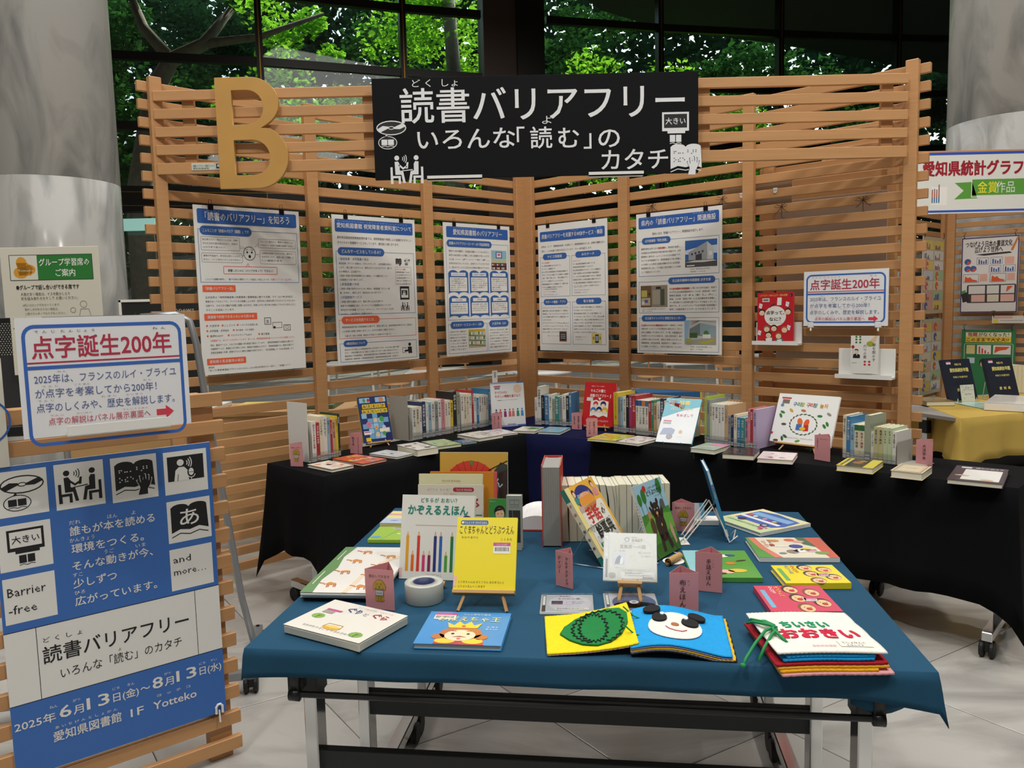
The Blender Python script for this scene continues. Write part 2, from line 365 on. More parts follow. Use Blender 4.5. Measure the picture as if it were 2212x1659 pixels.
for i in range(len(ptsW) - 1):
    a, b = ptsW[i], ptsW[i + 1]
    if xs_[i] == 1062: continue
    M = frame((a.x, a.y, 0), b - a); L = (b - a).length
    for z in TR_Z: MB().box(.05, -.07, z - .09, L - .05, .07, z + .09).build('transom', MULM, win, M=M)
    MB().box(.0, -.16, 3.78, L, .16, 4.34).build('spandrel', MULM, win, M=M)
    MB().box(.0, -.165, 3.90, L, -.16, 3.915).build('brass_strip', BRASS, win, M=M); MB().box(.0, -.165, 4.2, L, -.16, 4.215).build('brass_strip', BRASS, win, M=M)
    MB().box(.0, -.1, 0, L, .1, .25).build('sill', MULM, win, M=M)
    zz = [.25, 3.78, 4.34] + TR_Z[::-1] + [11]
    for q in (0, 2, 3, 4, 5, 6):
        MB().box(.06, -.01, zz[q] + .0, L - .06, .01, zz[q + 1]).build('pane', GLS, win, M=M)
# pale blind box along the top of the right-hand panes
for i in (6, 7, 8):
    a, b = ptsW[i], ptsW[i + 1]; z = (9.9, 10.0, 9.95)[i - 6]
    tag(MB().box(.1, -.5, z, (b - a).length - .1, -.3, z + .35).build('trim_%d' % (5 + i - 6), mat('cream_blind_box', 'CFC4A8', 0.6), None, M=frame((a.x, a.y, 0), b - a)), kind='structure')
# ---- outside: canopy, bank of dark stone, ground, trees
CAN = mat('grey_canopy', '3A3B38', 0.9)
cp = [aty(1180, 2, 21.2), aty(1300, 45, 24), aty(1440, 92, 25.8), aty(1680, 116, 27.4), aty(1925, 168, 30), aty(2080, 205, 32), aty(2400, 290, 36)]
poly = [(p.x, p.y) for p in cp] + [(wpt(2400).x + 1.5, 23.9), (wpt(2160).x, 23.75), (wpt(1680).x, 22.75), (wpt(1190).x, 21.1)]
tag(MB().prism(poly, 10.0, 10.5).build('canopy', CAN), 'dark grey flat canopy jutting out beyond the right-hand windows', 'canopy')
rock = mat('dark_mossy_stone', '1E241D', 0.9, noise=(1.5, 0.7, (1, 1, 4)), bump=1.0, bscale=3)
gm = MB(); nx, ny = 60, 10; g_ = []
for j in range(ny + 1):
    for i in range(nx + 1):
        x = -26 + 62 * i / nx; base = 20.5 + (x + 10) * 0.19; y = base + j * 0.9 + rnd.uniform(-.2, .2); z = min(3.3, j * 0.62) + rnd.uniform(-.15, .15) if j else -0.2
        g_.append((x, y + (1.6 if j > 6 else 0) * (j - 6), z))
gm.add(g_, [(j * (nx + 1) + i, j * (nx + 1) + i + 1, (j + 1) * (nx + 1) + i + 1, (j + 1) * (nx + 1) + i) for j in range(ny) for i in range(nx)])
bank = gm.build('rock_bank', rock, None); tag(bank, 'dark mossy stone bank rising outside the lower windows', 'bank', kind='stuff')
tag(MB().box(-40, 24, -0.3, 60, 75, -0.1).build('garden_ground', mat('dark_soil', '2A2A1E', 0.95)), kind='structure')
def leafmat(name, col, trc, k):
    m = bpy.data.materials.new(name); m.use_nodes = True; t = m.node_tree; t.nodes.remove(t.nodes['Principled BSDF'])
    d = t.nodes.new('ShaderNodeBsdfDiffuse'); q = t.nodes.new('ShaderNodeBsdfTranslucent'); s = t.nodes.new('ShaderNodeMixShader'); s.inputs[0].default_value = k
    d.inputs[0].default_value = (*lin(col), 1); q.inputs[0].default_value = (*lin(trc), 1)
    t.links.new(d.outputs[0], s.inputs[1]); t.links.new(q.outputs[0], s.inputs[2]); t.links.new(s.outputs[0], t.nodes['Material Output'].inputs[0]); return m
LEAF = [leafmat('maple_leaves', '5A962A', '98DC38', .5), leafmat('dark_leaves', '244A22', '3C722E', .3), leafmat('evergreen_leaves', '1A3420', '2C5230', .2)]
BARK = mat('tree_bark', '6E675C', 0.9, noise=(8, .4, (1, 1, .3)))
def tree(name, label, x, y, z0, h, r, kind, nleaf, size, seed, cr=None, lean=0.0, zc=None):
    R_ = random.Random(seed); t = thing(name, label, 'tree', T(x, y, z0))
    top = Vector((lean, 0, h * .8)); pts = [Vector((lean * k * k + R_.uniform(-.1, .1), R_.uniform(-.1, .1), h * .8 * k)) for k in (0, .25, .5, .75, 1)]
    MB().tube(pts, [.26, .22, .18, .13, .06], 9).build('trunk', BARK, t, True)
    for i in range(5):
        s = pts[1 + i % 3]; a = R_.uniform(0, 2 * pi); L = r * R_.uniform(.6, .95)
        e = s + Vector((cos(a) * L, sin(a) * L, R_.uniform(.4, 1.6)))
        MB().tube([s, (s + e) / 2 + Vector((0, 0, R_.uniform(-.3, .3))), e], [.1, .07, .03], 6).build('branch', BARK, t, True)
    ncl = 26; cl = []
    for i in range(ncl):
        a = R_.uniform(0, 2 * pi); q = R_.random() ** .5 * r; zz = R_.uniform(.12, 1.0) * h
        q *= max(.35, 1 - abs(zz / h - .5) * .9); cl.append((Vector((cos(a) * q + lean * .7, sin(a) * q, zz)), R_.uniform(.35, .95) * (cr or 1.0)))
    m = MB(); n = 0
    for i in range(nleaf):
        c, cc = cl[i % ncl]; d = Vector((R_.gauss(0, 1), R_.gauss(0, 1), R_.gauss(0, .75))).normalized() * (cc * R_.random() ** .4) * 1.25
        p = c + d; u = Vector((R_.gauss(0, 1), R_.gauss(0, 1), R_.gauss(0, .5))).normalized(); v = u.orthogonal().normalized(); s_ = size * R_.uniform(.6, 1.3)
        v = Matrix.Rotation(R_.uniform(0, 6.3), 3, u) @ v
        m.v += [tuple(p - u * s_), tuple(p - v * s_ * .5), tuple(p + u * s_), tuple(p + v * s_ * .5)]; m.f.append((n, n + 1, n + 2, n + 3)); n += 4
    fo = m.build('foliage', LEAF[kind], t); tag(fo, kind='stuff'); return t
TREES = [ # px x, Y, height, radius, kind, leaves
 (330, 27, 11, 3.2, 1, 9000, .13, 'dark spreading tree behind the wooden letter'), (160, 24.5, 12, 2.6, 1, 5000, .13, 'dark tree half hidden by the left marble column'),
 (520, 30, 12, 3.3, 2, 9000, .13, 'dim evergreen tree behind the left end of the slatted screen'), (700, 25.5, 10.5, 2.7, 0, 9000, .11, 'bright green maple left of the black title board'),
 (850, 31, 13, 3.3, 1, 9000, .14, 'tall shaded tree behind the bright maple'), (985, 26.5, 11.5, 2.6, 0, 9000, .11, 'yellow-green maple in front of the pale straight trunk, left of the brown pier'),
 (1230, 30, 12, 2.8, 1, 8000, .14, 'shaded tree just right of the brown pier'), (1340, 27.5, 9.5, 2.4, 0, 8000, .11, 'green maple behind the middle of the title board'),
 (1540, 26.5, 7.4, 2.2, 0, 9500, .1, 'brightest yellow-green maple, right of the title board'), (1640, 31, 10.5, 3.0, 1, 8000, .13, 'blue-green tree behind the brightest maple'),
 (1800, 30, 9.5, 2.8, 1, 7000, .13, 'dark tree behind the right end of the slatted screen'), (2020, 29, 9, 3.0, 2, 8000, .13, 'dark evergreen beside the right marble column'),
 (60, 33, 14, 4, 2, 6000, .16, 'far evergreen left of every other tree'), (1100, 38, 15, 5, 2, 9000, .18, 'far evergreen behind the brown pier'), (1500, 40, 12, 5, 2, 8000, .18, 'far evergreen behind the bright right maple'), (420, 40, 16, 5, 2, 9000, .18, 'far evergreen behind the dark spreading tree'), (760, 42, 17, 5, 2, 9000, .18, 'far evergreen behind the left maples'), (1950, 40, 12, 5, 2, 8000, .18, 'far evergreen toward the right marble column')]
for i, (px, Y, h, r, k, n, s, lab) in enumerate(TREES):
    p = aty(px, 600, Y); tree('maple_tree' if k == 0 else 'evergreen_tree' if k == 2 else 'garden_tree', lab + ', outside the glass', p.x, Y, 0 if Y > 26 else .8, h, r, k, n, s, 100 + i, lean=rnd.uniform(-.8, .8))
R_ = random.Random(5); m = MB(); n = 0
for i in range(46000):
    x = R_.uniform(-30, 36); z = R_.uniform(-.2, 19) ; y = 40 + .12 * z + R_.uniform(0, 4) + 1.2 * sin(x * .7); p = Vector((x, y, z)); u = Vector((R_.gauss(0, 1), R_.gauss(0, .5), R_.gauss(0, 1))).normalized(); v = Matrix.Rotation(R_.uniform(0, 6.3), 3, u) @ u.orthogonal().normalized(); s_ = R_.uniform(.2, .42)
    m.v += [tuple(p - u * s_), tuple(p - v * s_ * .6), tuple(p + u * s_), tuple(p + v * s_ * .6)]; m.f.append((n, n + 1, n + 2, n + 3)); n += 4
tag(m.build('woodland_foliage', LEAF[2]), 'dense dark woodland foliage filling the view beyond the garden trees', 'woodland', kind='stuff')
# thick pale limbs seen at the upper left, and the straight trunk in the middle
p = aty(500, 60, 23.5)
lt = thing('leaning_tree', 'thick pale leaning trunk with a forked limb, outside at the upper left', 'tree', T(aty(350, 150, 23).x, 23, 2.5))
q = [aty(300, 420, 23), aty(335, 190, 23), aty(370, 130, 23), aty(440, 95, 23.2), aty(500, 20, 23.6)]; o_ = lt.location.copy()
MB().tube([Vector((q[0].x, 23, 1.0)) - o_] + [v - o_ for v in q], [.4, .34, .28, .22, .17, .1], 10).build('trunk', mat('pale_bark', '8E867A', 0.9, noise=(6, .5)), lt, True)
MB().tube([aty(370, 130, 23) - o_, aty(310, 60, 23.4) - o_, aty(270, -40, 23.6) - o_], [.2, .15, .08], 8).build('limb', MATS['pale_bark'], lt, True)
MB().tube([aty(440, 95, 23.2) - o_, aty(560, 80, 23.6) - o_, aty(700, 30, 24) - o_], [.14, .1, .05], 8).build('limb', MATS['pale_bark'], lt, True)
st_ = thing('straight_tree', 'pale straight trunk, outside just left of the brown pier', 'tree', T(aty(985, 300, 25).x, 25, 1)); o_ = st_.location.copy()
MB().tube([Vector((aty(985, 300, 25).x, 25, 1)) - o_, aty(980, 150, 25) - o_, aty(965, -60, 25) - o_], [.24, .22, .18], 10).build('trunk', MATS['pale_bark'], st_, True)
# ================================================================ SLATTED SCREENS
CX, CY = 0.1145, 5.756
aLw, aRw = radians(223.44), radians(-42.38)
dL = Vector((cos(aLw), sin(aLw), 0)); dR = Vector((cos(aRw), sin(aRw), 0))
LW = 2.57
ML = frame((CX + dL.x * LW, CY + dL.y * LW, 0), -dL)      # local x runs from the left end to the corner
MR = frame((CX, CY, 0), dR)
PIT = 0.0861
def slat_z(k): return 2.276 - PIT * k
_caster = {}
def caster(parent, M, r=0.04, m=None):
    """twin-wheel caster, origin at the floor"""
    if r not in _caster:
        a = MB()
        for s in (-1, 1):
            Mw = T(0.018 * s, 0, r) @ Matrix.Rotation(pi / 2, 4, 'Y')
            a.lathe([(0, -.009), (r * .9, -.009), (r, -.005), (r, .005), (r * .9, .009), (0, .009)], 18, M=Mw)
        b = MB(); b.box(-.012, -.5 * r, r * .7, .012, .8 * r, 2.05 * r, b=.004); b.cyl((0, .2 * r, 2 * r), (0, .2 * r, 2.7 * r), .008, 8)
        _caster[r] = (a.build('tmp', RUB).data, b.build('tmp', BLKM).data)
        for o in [o for o in COL.objects if o.name.startswith('tmp')]: bpy.data.objects.remove(o)
    w_, b_ = _caster[r]
    e = link('caster', b_, parent, M); link('wheel', w_, e); return e
def screen(name, label, M, L, posts, ks, xr=(-.045, None), z0p=.10, top=2.64, group=None, skip=(), base=True, hh=.048):
    t = thing(name, label, 'screen', M, group); x1 = xr[1] if xr[1] is not None else L
    for (a, b) in posts: MB().box(a, -.038, z0p, b, .0, top, b=.003).build('post', WOOD, t)
    me = MB().box(xr[0], .0, -hh, x1, .024, 0, b=.002).build('tmp', WOODH).data
    for o in [o for o in COL.objects if o.name.startswith('tmp')]: bpy.data.objects.remove(o)
    for k in ks:
        if k in skip: continue
        link('slat', me, t, T(0, 0, slat_z(k)))
    if base:
        MB().box(0, -.30, .10, L, -.25, .165, b=.003).build('base_rail', WOOD, t)
        for x in (.0, L - .07):
            MB().box(x, -.325, .10, x + .075, -.0, .175, b=.004).build('foot', WOOD, t)
            for y in (-.27, -.03): caster(t, T(x + .037, y, 0), .036)
        for x in (.22, L - .3):
            MB().lathe([(0, 0), (.028, 0), (.028, .008), (.008, .02), (.008, .10)], 14).build('levelling_foot', BLKM, t, True, M=T(x, -.27, 0))
    return t
KS = [k for k in range(-4, 27)]
PW = .068
scL = screen('slatted_screen', 'tall beech slatted screen on the left carrying three hanging posters', ML, LW, [(0, .06), (LW - 1.74, LW - 1.67), (LW - .922, LW - .852), (LW - .105, LW - .03)], [k for k in KS if k < 26], xr=(-.045, LW - .03), base=False, z0p=.095)
for x_ in (.03, LW - 1.70, LW - .89, LW - .07): caster(scL, T(x_, .0, 0), .034)
scR = screen('slatted_screen', 'tall beech slatted screen on the right carrying two posters, a red book and a small sign', MR, LW, [(.03, .105), (.834, .904), (1.69, 1.755), (2.545, 2.605)], [k for k in KS if k < 26], xr=(.03, 2.65), base=True)
# ---- header lattice joining the two outer posts
XL, XR_ = -1.715, 1.965
hd = thing('header_lattice', 'five level beech slats bridging the tops of the two slatted screens', 'screen', T(XL, 3.965, 0))
HL = XR_ - XL
for i in range(5):
    zt = 2.568 - PIT * i
    MB().box(0, 0, zt - (.048 if i < 4 else .055), HL, .024, zt, b=.002).build('slat', WOODH, hd)
for x in (-1.585, -.70, .945, 1.845): MB().box(x - XL, .024, 2.19, x - XL + .058, .05, 2.545, b=.002).build('upright', WOOD, hd)
# small printed strip label on the lowest header slat
s = Sheet(.155, .034, 'C9CFC4'); s.t(5, 12, 8, '読書バリアフリー展示コーナー', '2B3A33', w=68); s.t(5, 19, 6, '愛知県図書館', '44524B', w=50); s.r(78, 3, 92, 18, '3A3A3A'); s.e(85, 9, 4, 4, 'D9DDD5', L=3)
sl = thing('strip_label', 'small pale printed strip stuck on the lowest header slat left of the wooden letter', 'label', T(-1.545, 3.963, 2.185)); MB().box(0, 0, 0, .155, .002, .034).build('backing', WHITE, sl); s.build(sl)
# ---- big wooden letter B
def arcpts(cx, cy, rx, ry, a0, a1, n=14): return [(cx + rx * cos(radians(a0 + (a1 - a0) * i / n)), cy + ry * sin(radians(a0 + (a1 - a0) * i / n))) for i in range(n + 1)]
def letter_b():
    H, W = .522, .335
    out = [(0, 0), (.16, 0)] + arcpts(.185, .148, .15, .148, -90, 62) + [(.205, .283)] + arcpts(.165, .402, .135, .120, -55, 90) + [(0, H)]
    h1 = [(.075, .060), (.160, .060)] + arcpts(.165, .145, .085, .085, -90, 90, 12) + [(.075, .230)]
    h2 = [(.075, .300), (.140, .300)] + arcpts(.150, .382, .078, .082, -90, 90, 12) + [(.075, .464)]
    cu = bpy.data.curves.new('letter', 'CURVE'); cu.dimensions = '2D'; cu.fill_mode = 'BOTH'; cu.extrude = .009; cu.bevel_depth = .0015
    for P in (out, h1, h2):
        sp = cu.splines.new('POLY'); sp.points.add(len(P) - 1); sp.use_cyclic_u = True
        for q, p in zip(sp.points, P): q.co = (p[0], p[1], 0, 1)
    o = bpy.data.objects.new('tmp', cu); COL.objects.link(o); me = bpy.data.meshes.new_from_object(o); bpy.data.objects.remove(o)
    me.materials.clear(); me.materials.append(PLY); return me
lb = link('wooden_letter', letter_b()); lb.matrix_world = T(-1.395, 3.935, 2.088) @ Matrix.Rotation(pi / 2, 4, 'X')
tag(lb, 'big plywood letter B fixed to the left part of the header slats', 'letter')
# ================================================================ PICTOGRAMS (a square of side 100*q at x,y)
def pict(s, kind, x, y, q, fg, bg, L=2):
    X = lambda v: x + v * q; Y = lambda v: y + v * q
    def P(pts, c=fg, l=L): s.p([(X(a), Y(b)) for a, b in pts], c, l)
    def E(cx, cy, rx, ry, c=fg, l=L): s.e(X(cx), Y(cy), rx * q, ry * q, c, L=l)
    def Ln(pts, wd, c=fg, l=L): s.l([(X(a), Y(b)) for a, b in pts], wd * q, c, l)
    def arc(cx, cy, rx, ry, a0, a1, n=10): return [(cx + rx * cos(radians(a0 + (a1 - a0) * i / n)), cy + ry * sin(radians(a0 + (a1 - a0) * i / n))) for i in range(n + 1)]
    if kind == 'disc':
        E(50, 33, 44, 21); E(50, 33, 41, 18, bg, L + 1)
        P([(9, 36)] + arc(50, 33, 41, 18, 170, 140, 4) + [(42, 34)] + [(42, 29), (25, 27)], fg, L + 2)
        P([(91, 30)] + arc(50, 33, 41, 18, -10, -40, 4) + [(58, 31), (58, 36), (75, 37)], fg, L + 2)
        E(50, 33, 9, 5, fg, L + 3); E(50, 33, 6.5, 3, bg, L + 4)
        E(38, 75, 28, 19); E(38, 75, 26, 17, bg, L + 1); P([(28, 60), (36, 50), (40, 60)], fg, L)
        P([(20, 66), (37, 66), (37, 82), (20, 82)], fg, L + 2); P([(39, 66), (56, 66), (56, 82), (39, 82)], fg, L + 2); Ln([(20, 86), (30, 84), (38, 87), (46, 84), (56, 86)], 1.6, fg, L + 2)
    elif kind == 'talk':
        for mx in (0, 1):
            f = (lambda a: a) if mx == 0 else (lambda a: 100 - a)
            s.e(X(f(24)), Y(22), 6.5 * q, 6.5 * q, fg, L=L)
            P([(f(18), 32), (f(27), 31), (f(31), 38), (f(31), 55), (f(40), 57), (f(46), 88), (f(39), 88), (f(35), 66), (f(19), 66)])
            P([(f(6), 46), (f(12), 46), (f(12), 69), (f(33), 69), (f(33), 90), (f(27), 90), (f(27), 75), (f(13), 75), (f(13), 90), (f(6), 90)], fg, L + 1)
        Ln([(29, 40), (40, 50), (50, 44)], 4.5); P([(50, 34), (55, 33), (53, 50), (47, 50)]); P([(36, 55), (66, 52), (66, 54.5), (36, 57)], fg, L + 1)
        for k in (0, 1, 2): Ln(arc(34, 24, 6 + 5 * k, 7 + 5 * k, -35, 40, 6), 2)
    elif kind == 'braille':
        P([(8, 18)] + arc(29, 20, 20, 9, 195, 350, 8) + arc(71, 20, 21, 9, 190, 345, 8) + [(94, 76)] + [(72, 68), (50, 74), (28, 70), (8, 78)])
        Ln([(8, 86), (28, 78), (50, 82), (72, 77), (92, 84)], 2.2)
        for cx, cy, ds in ((18, 36, '124'), (30, 36, '25'), (42, 36, '2'), (56, 33, '12'), (66, 33, '345'), (78, 33, '12'), (18, 54, '135'), (30, 54, '2346'), (42, 54, '15')):
            for d in ds:
                d = int(d) - 1; E(cx + (d // 3) * 4.5, cy - 5 + (d % 3) * 4.5, 1.5, 1.5, bg, L + 1)
        HND = [(56, 94), (61, 76), (54, 60), (57, 58), (63, 65), (61, 50), (64, 49), (68, 60), (69, 46), (73, 46), (74, 60), (78, 48), (81, 50), (80, 63), (85, 56), (87, 58), (83, 72), (77, 82), (77, 94)]
        P([(a + (1.6 if a > 68 else -1.6), b - 1) for a, b in HND], bg, L + 2); P(HND, fg, L + 3)
    elif kind == 'large':
        P([(16, 12), (86, 12), (86, 60), (16, 60)]); P([(21, 17), (81, 17), (81, 52), (21, 52)], bg, L + 1); P([(30, 60), (76, 60), (76, 66), (30, 66)])
        s.t(X(25), Y(42), 19 * q, '大きい', fg, w=52 * q, b=.01, L=L + 3)
        P([(36, 70), (50, 70), (50, 88), (36, 88)], fg); P([(52, 70), (66, 70), (66, 88), (52, 88)], fg); Ln([(36, 92), (44, 90), (51, 93), (58, 90), (66, 92)], 1.6)
    elif kind == 'voice':
        P([(8, 12), (92, 12), (92, 72), (8, 72)]); E(38, 28, 8, 8, bg, L + 1); P([(22, 72), (26, 46), (34, 39), (46, 39), (54, 48), (56, 72)], bg, L + 1); Ln([(30, 72), (32, 56)], 1.5, fg, L + 2)
        for k in (0, 1, 2): Ln(arc(46, 30, 8 + 5 * k, 8 + 6 * k, -40, 40, 6), 2.2, bg, L + 1)
        E(62, 54, 9, 13, fg, L + 2); E(62, 53, 6, 9, bg, L + 3); Ln([(56, 54), (68, 54)], 1.2, fg, L + 4); Ln(arc(62, 58, 9, 9, 10, 170, 8), 1.8, bg, L + 4); Ln([(62, 67), (62, 76)], 1.8, bg, L + 4)
    elif kind == 'abook':
        P([(8, 16)] + arc(29, 18, 20, 9, 195, 350, 8) + arc(71, 18, 21, 9, 190, 345, 8) + [(94, 76)] + [(72, 68), (50, 74), (28, 70), (8, 78)])
        s.t(X(28), Y(60), 46 * q, 'あ', bg, w=44 * q, b=.01, L=L + 3, res=3); Ln([(8, 88), (28, 80), (50, 85), (72, 79), (93, 86)], 2.4)
# ================================================================ TITLE BOARD
sg = thing('title_board', 'long black title board with white Japanese lettering and pictograms hung on the header slats', 'sign', T(-.637, 3.90, 2.108))
SWD, SHT = 1.562, .474
MB().box(0, 0, 0, SWD, .02, SHT, b=.001).build('board', mat('black_board', '131416', 0.8, spec=.15), sg)
s = Sheet(SWD, SHT); Wt = 'E2E4E6'; Bk = '17181A'
def sx(px): return (px - 802) / (1507 - 802) * 100
def sy_(px, py): # perspective-free mapping using the top and bottom edges of the board
    f = (px - 802) / 705.0; yt = 171 + (153 - 171) * f; yb = 388 + (372 - 388) * f; return (py - yt) / (yb - yt) * s.H
s.t(sx(862), sy_(862, 260), 11.2, '読書バリアフリー', Wt, w=87.2, b=.012, res=3)
s.t(sx(889), sy_(889, 188), 2.6, 'ど く  しょ', Wt, w=14, res=2); s.t(sx(1168), sy_(1168, 266), 2.8, 'よ', Wt, w=2.9, res=2)
s.t(sx(897), sy_(897, 320), 7.0, 'いろんな', Wt, w=30.0, b=.012, res=3); [s.t(sx(q_), sy_(q_, 316), 7.0, c_, Wt, w=w_, b=.012, res=3) for q_, c_, w_ in ((1113, '「', 2.3), (1142, '読', 6.7), (1203, 'む', 6.3), (1258, '」', 2.3), (1290, 'の', 6.5))]
s.t(sx(1296), sy_(1296, 364), 7.0, 'カタチ', Wt, w=20.5, b=.012, res=3)
pict(s, 'disc', sx(804), sy_(804, 252), .105, Wt, Bk); pict(s, 'talk', sx(831), sy_(831, 323), .115, Wt, Bk)
pict(s, 'large', sx(1415), sy_(1415, 232), .118, Wt, Bk)
def brl(): pict(s, 'braille', sx(1440), sy_(1440, 302), .112, Wt, '2A2C30')
brl(); s.build(sg, name='lettering')
for (x0, px) in ((924, 1042), (1271, 1389)):
    o = thing('ledge_clip', 'white ledge clip under the %s part of the black title board' % ('left' if x0 < 1000 else 'right'), 'clip', T(aty(x0, 388, 3.9).x, 3.875, 2.098)); L = aty(px, 380, 3.9).x - aty(x0, 380, 3.9).x
    MB().box(0, 0, 0, L, .045, .006).box(0, 0, 0, L, .004, .020).build('ledge', WPLA, o); MB().box(0, .045, 0, L, .049, .16).build('back_plate', WPLA, o)
# ================================================================ POSTERS ON THE SCREENS
BL, BL2, ORG, INKC, REDI, WHI, GR = '2A5CA8', '2F5FA5', 'E8633C', '3A3A3E', 'D9503F', 'E4E4E0', '7A7A7E'
def para(s, x, y, wd, h, lines, col=INKC, lead=1.75, last=None):
    for i, ln in enumerate(lines):
        ww = wd if (i < len(lines) - 1 or last is None) else last
        s.t(x, y + i * h * lead, h, ln, col, w=ww); 
    return y + len(lines) * h * lead
def furi(s, x, y, wd, txt, col=GR, h=1.1): s.t(x, y, h, txt, col, w=wd)
def pill(s, x0, y0, x1, y1, col, txt, h, w=None, b=.012, rad=9, tc=WHI):
    s.r(x0, y0, x1, y1, col, rad, L=3); s.t((x0 + x1) / 2, (y0 + y1) / 2 + h * .37, h, txt, tc, w=w, b=b, al='c', L=6)
PSH = (.588, .87)
def p1():
    s = Sheet(*PSH, WHI); pill(s, 3, 3, 97, 15.5, BL, '「読書のバリアフリー」を知ろう', 8, 80, rad=1.5); furi(s, 12, 4.8, 11, 'ど く し ょ', 'B9C8E4', 1.4); furi(s, 77, 4.8, 2, 'し', 'B9C8E4', 1.4)
    s.box(3, 20.5, 97, 66.5, BL, .4); pill(s, 4.5, 17.5, 52, 25.5, BL2, 'こんなことが「読書のバリア（困難）」です', 3.2, 42)
    for x0, y0, x1, y1, L_ in ((5, 27, 40, 38.5, ['目が見えない・見えにくいため、印刷', 'された文字や絵を見られない、文字が', '小さすぎて見づらい']), (5, 41, 42, 49, ['身体が不自由で、本を手に持つことがで', 'きない、ページをめくることができない']), (58, 27, 95, 35, ['スムーズに読めない、集中して読むことが', 'できない、文字や言葉を認識できない']), (59, 37.5, 95, 49.5, ['公用語が母語ではないため、読めない', '文字があったり、言語の違いで理解しに', 'くい場面がある'])):
        s.box(x0, y0, x1, y1, GR, .3, 1.2); para(s, x0 + 1.5, y0 + 3, x1 - x0 - 3.5, 1.9, L_, last=None if len(L_) == 2 else 20)
    for tx, ty, bx, by in ((46, 36, 40, 35), (43.5, 42.5, 40.5, 43.5), (54, 34.5, 58, 32), (55, 41, 59, 42)): s.l([(bx, by - 1), (tx, ty), (bx, by + 1)], .25, GR)
    s.ring(49, 40.5, 5.6, 6, .5, '1A1A1A'); s.e(46.8, 39.5, .8, .9, '1A1A1A'); s.e(51.2, 39.5, .8, .9, '1A1A1A'); s.e(49, 43.2, 1.2, 1.5, '1A1A1A'); s.l([(45.6, 37.6), (47.6, 36.8)], .4, '1A1A1A'); s.l([(50.6, 36.8), (52.6, 37.6)], .4, '1A1A1A')
    s.box(24, 52.5, 75, 59, REDI, .5, .8); s.l([(45, 52.5), (47, 49.5), (48.5, 52.5)], .4, REDI); s.t(28, 57, 2.6, '読書したいのに（バリアがあって）できない！', INKC, w=43, b=.012)
    s.t(7, 64.6, 2, 'このような困難を解消し、「誰でも読める環境づくり」を目指して成立したのが、', INKC, w=60); s.t(68, 64.6, 2, '「読書バリアフリー法」', REDI, w=17); s.t(85.5, 64.6, 2, 'です。', INKC, w=4)
    pill(s, 4, 69, 34, 75, ORG, '「読書バリアフリー法」', 3, 25, rad=.6)
    para(s, 6, 80.5, 86, 2.1, ['正式名称は「視覚障害者等の読書環境の整備推進に関する法律」です（2019年6月成立）。', '障害があってもなくても、すべての人が読書による文字・活字文化の恩恵を受けられるようにするための', '法律です。さまざまな要因で読書に困難のある方が、利用しやすい形で本の内容にアクセスできるように', 'することを目指しています。'], last=26)
    pill(s, 4, 94, 53, 100, ORG, '図書館で利用できるいろいろな形の本', 3, 43, rad=.6)
    for x, y, t_, wd in ((6, 105.5, '大活字本', 9), (20, 105.5, 'ＬＬブック', 9.5), (34, 105.5, 'いろいろな言語の本', 17), (6, 110, '点字図書、点字絵本', 17.5), (30, 110, '布の絵本・さわる絵本', 17), (6, 114.5, '音声DAISY', 12), (25, 114.5, 'マルチメディアDAISY', 20), (54, 114.5, '電子書籍', 8)):
        s.e(x, y - .9, .9, .9, ORG); s.t(x + 2, y, 2.1, t_, INKC, w=wd)
    s.box(60, 99, 66, 105, '222222', .5); s.t(61.2, 104, 4.2, 'あ', INKC); s.box(68, 103.5, 77, 108.5, '222222', .4); s.e(69.5, 108, 1.2, 1.2, '222222'); s.box(79, 106, 85.5, 111, '222222', .5); s.box(81, 107, 83.5, 109.5, '222222', .3)
    para(s, 8, 118.5, 82, 1.9, ['○図書館では、次のサービスを行っています。詳しくは、視覚障害者資料室についてのパネルを御覧ください。'], REDI)
    para(s, 8, 122.5, 80, 1.9, ['貸出・郵送サービス：さまざまな種類の本を郵送で貸出しています。（愛知県図書館では登録が必要です）', '対面朗読サービス：図書館の本や持参した本を、朗読者が直接読み上げます。（愛知県図書館では、登録が必要です）', '読書支援機器の利用：読書をするのに便利な機器を利用できます。「拡大読書器」や「DAISY再生機」など'])
    pill(s, 4, 133.5, 40, 139.2, ORG, '愛知県と名古屋市の状況', 3, 31, rad=.6)
    return s, [(5, 142, '愛知県'), (5, 144.6, '「あいち障害者福祉プラン 2021-2026」(2024年3月改訂)の一部に、「読書バリア')]
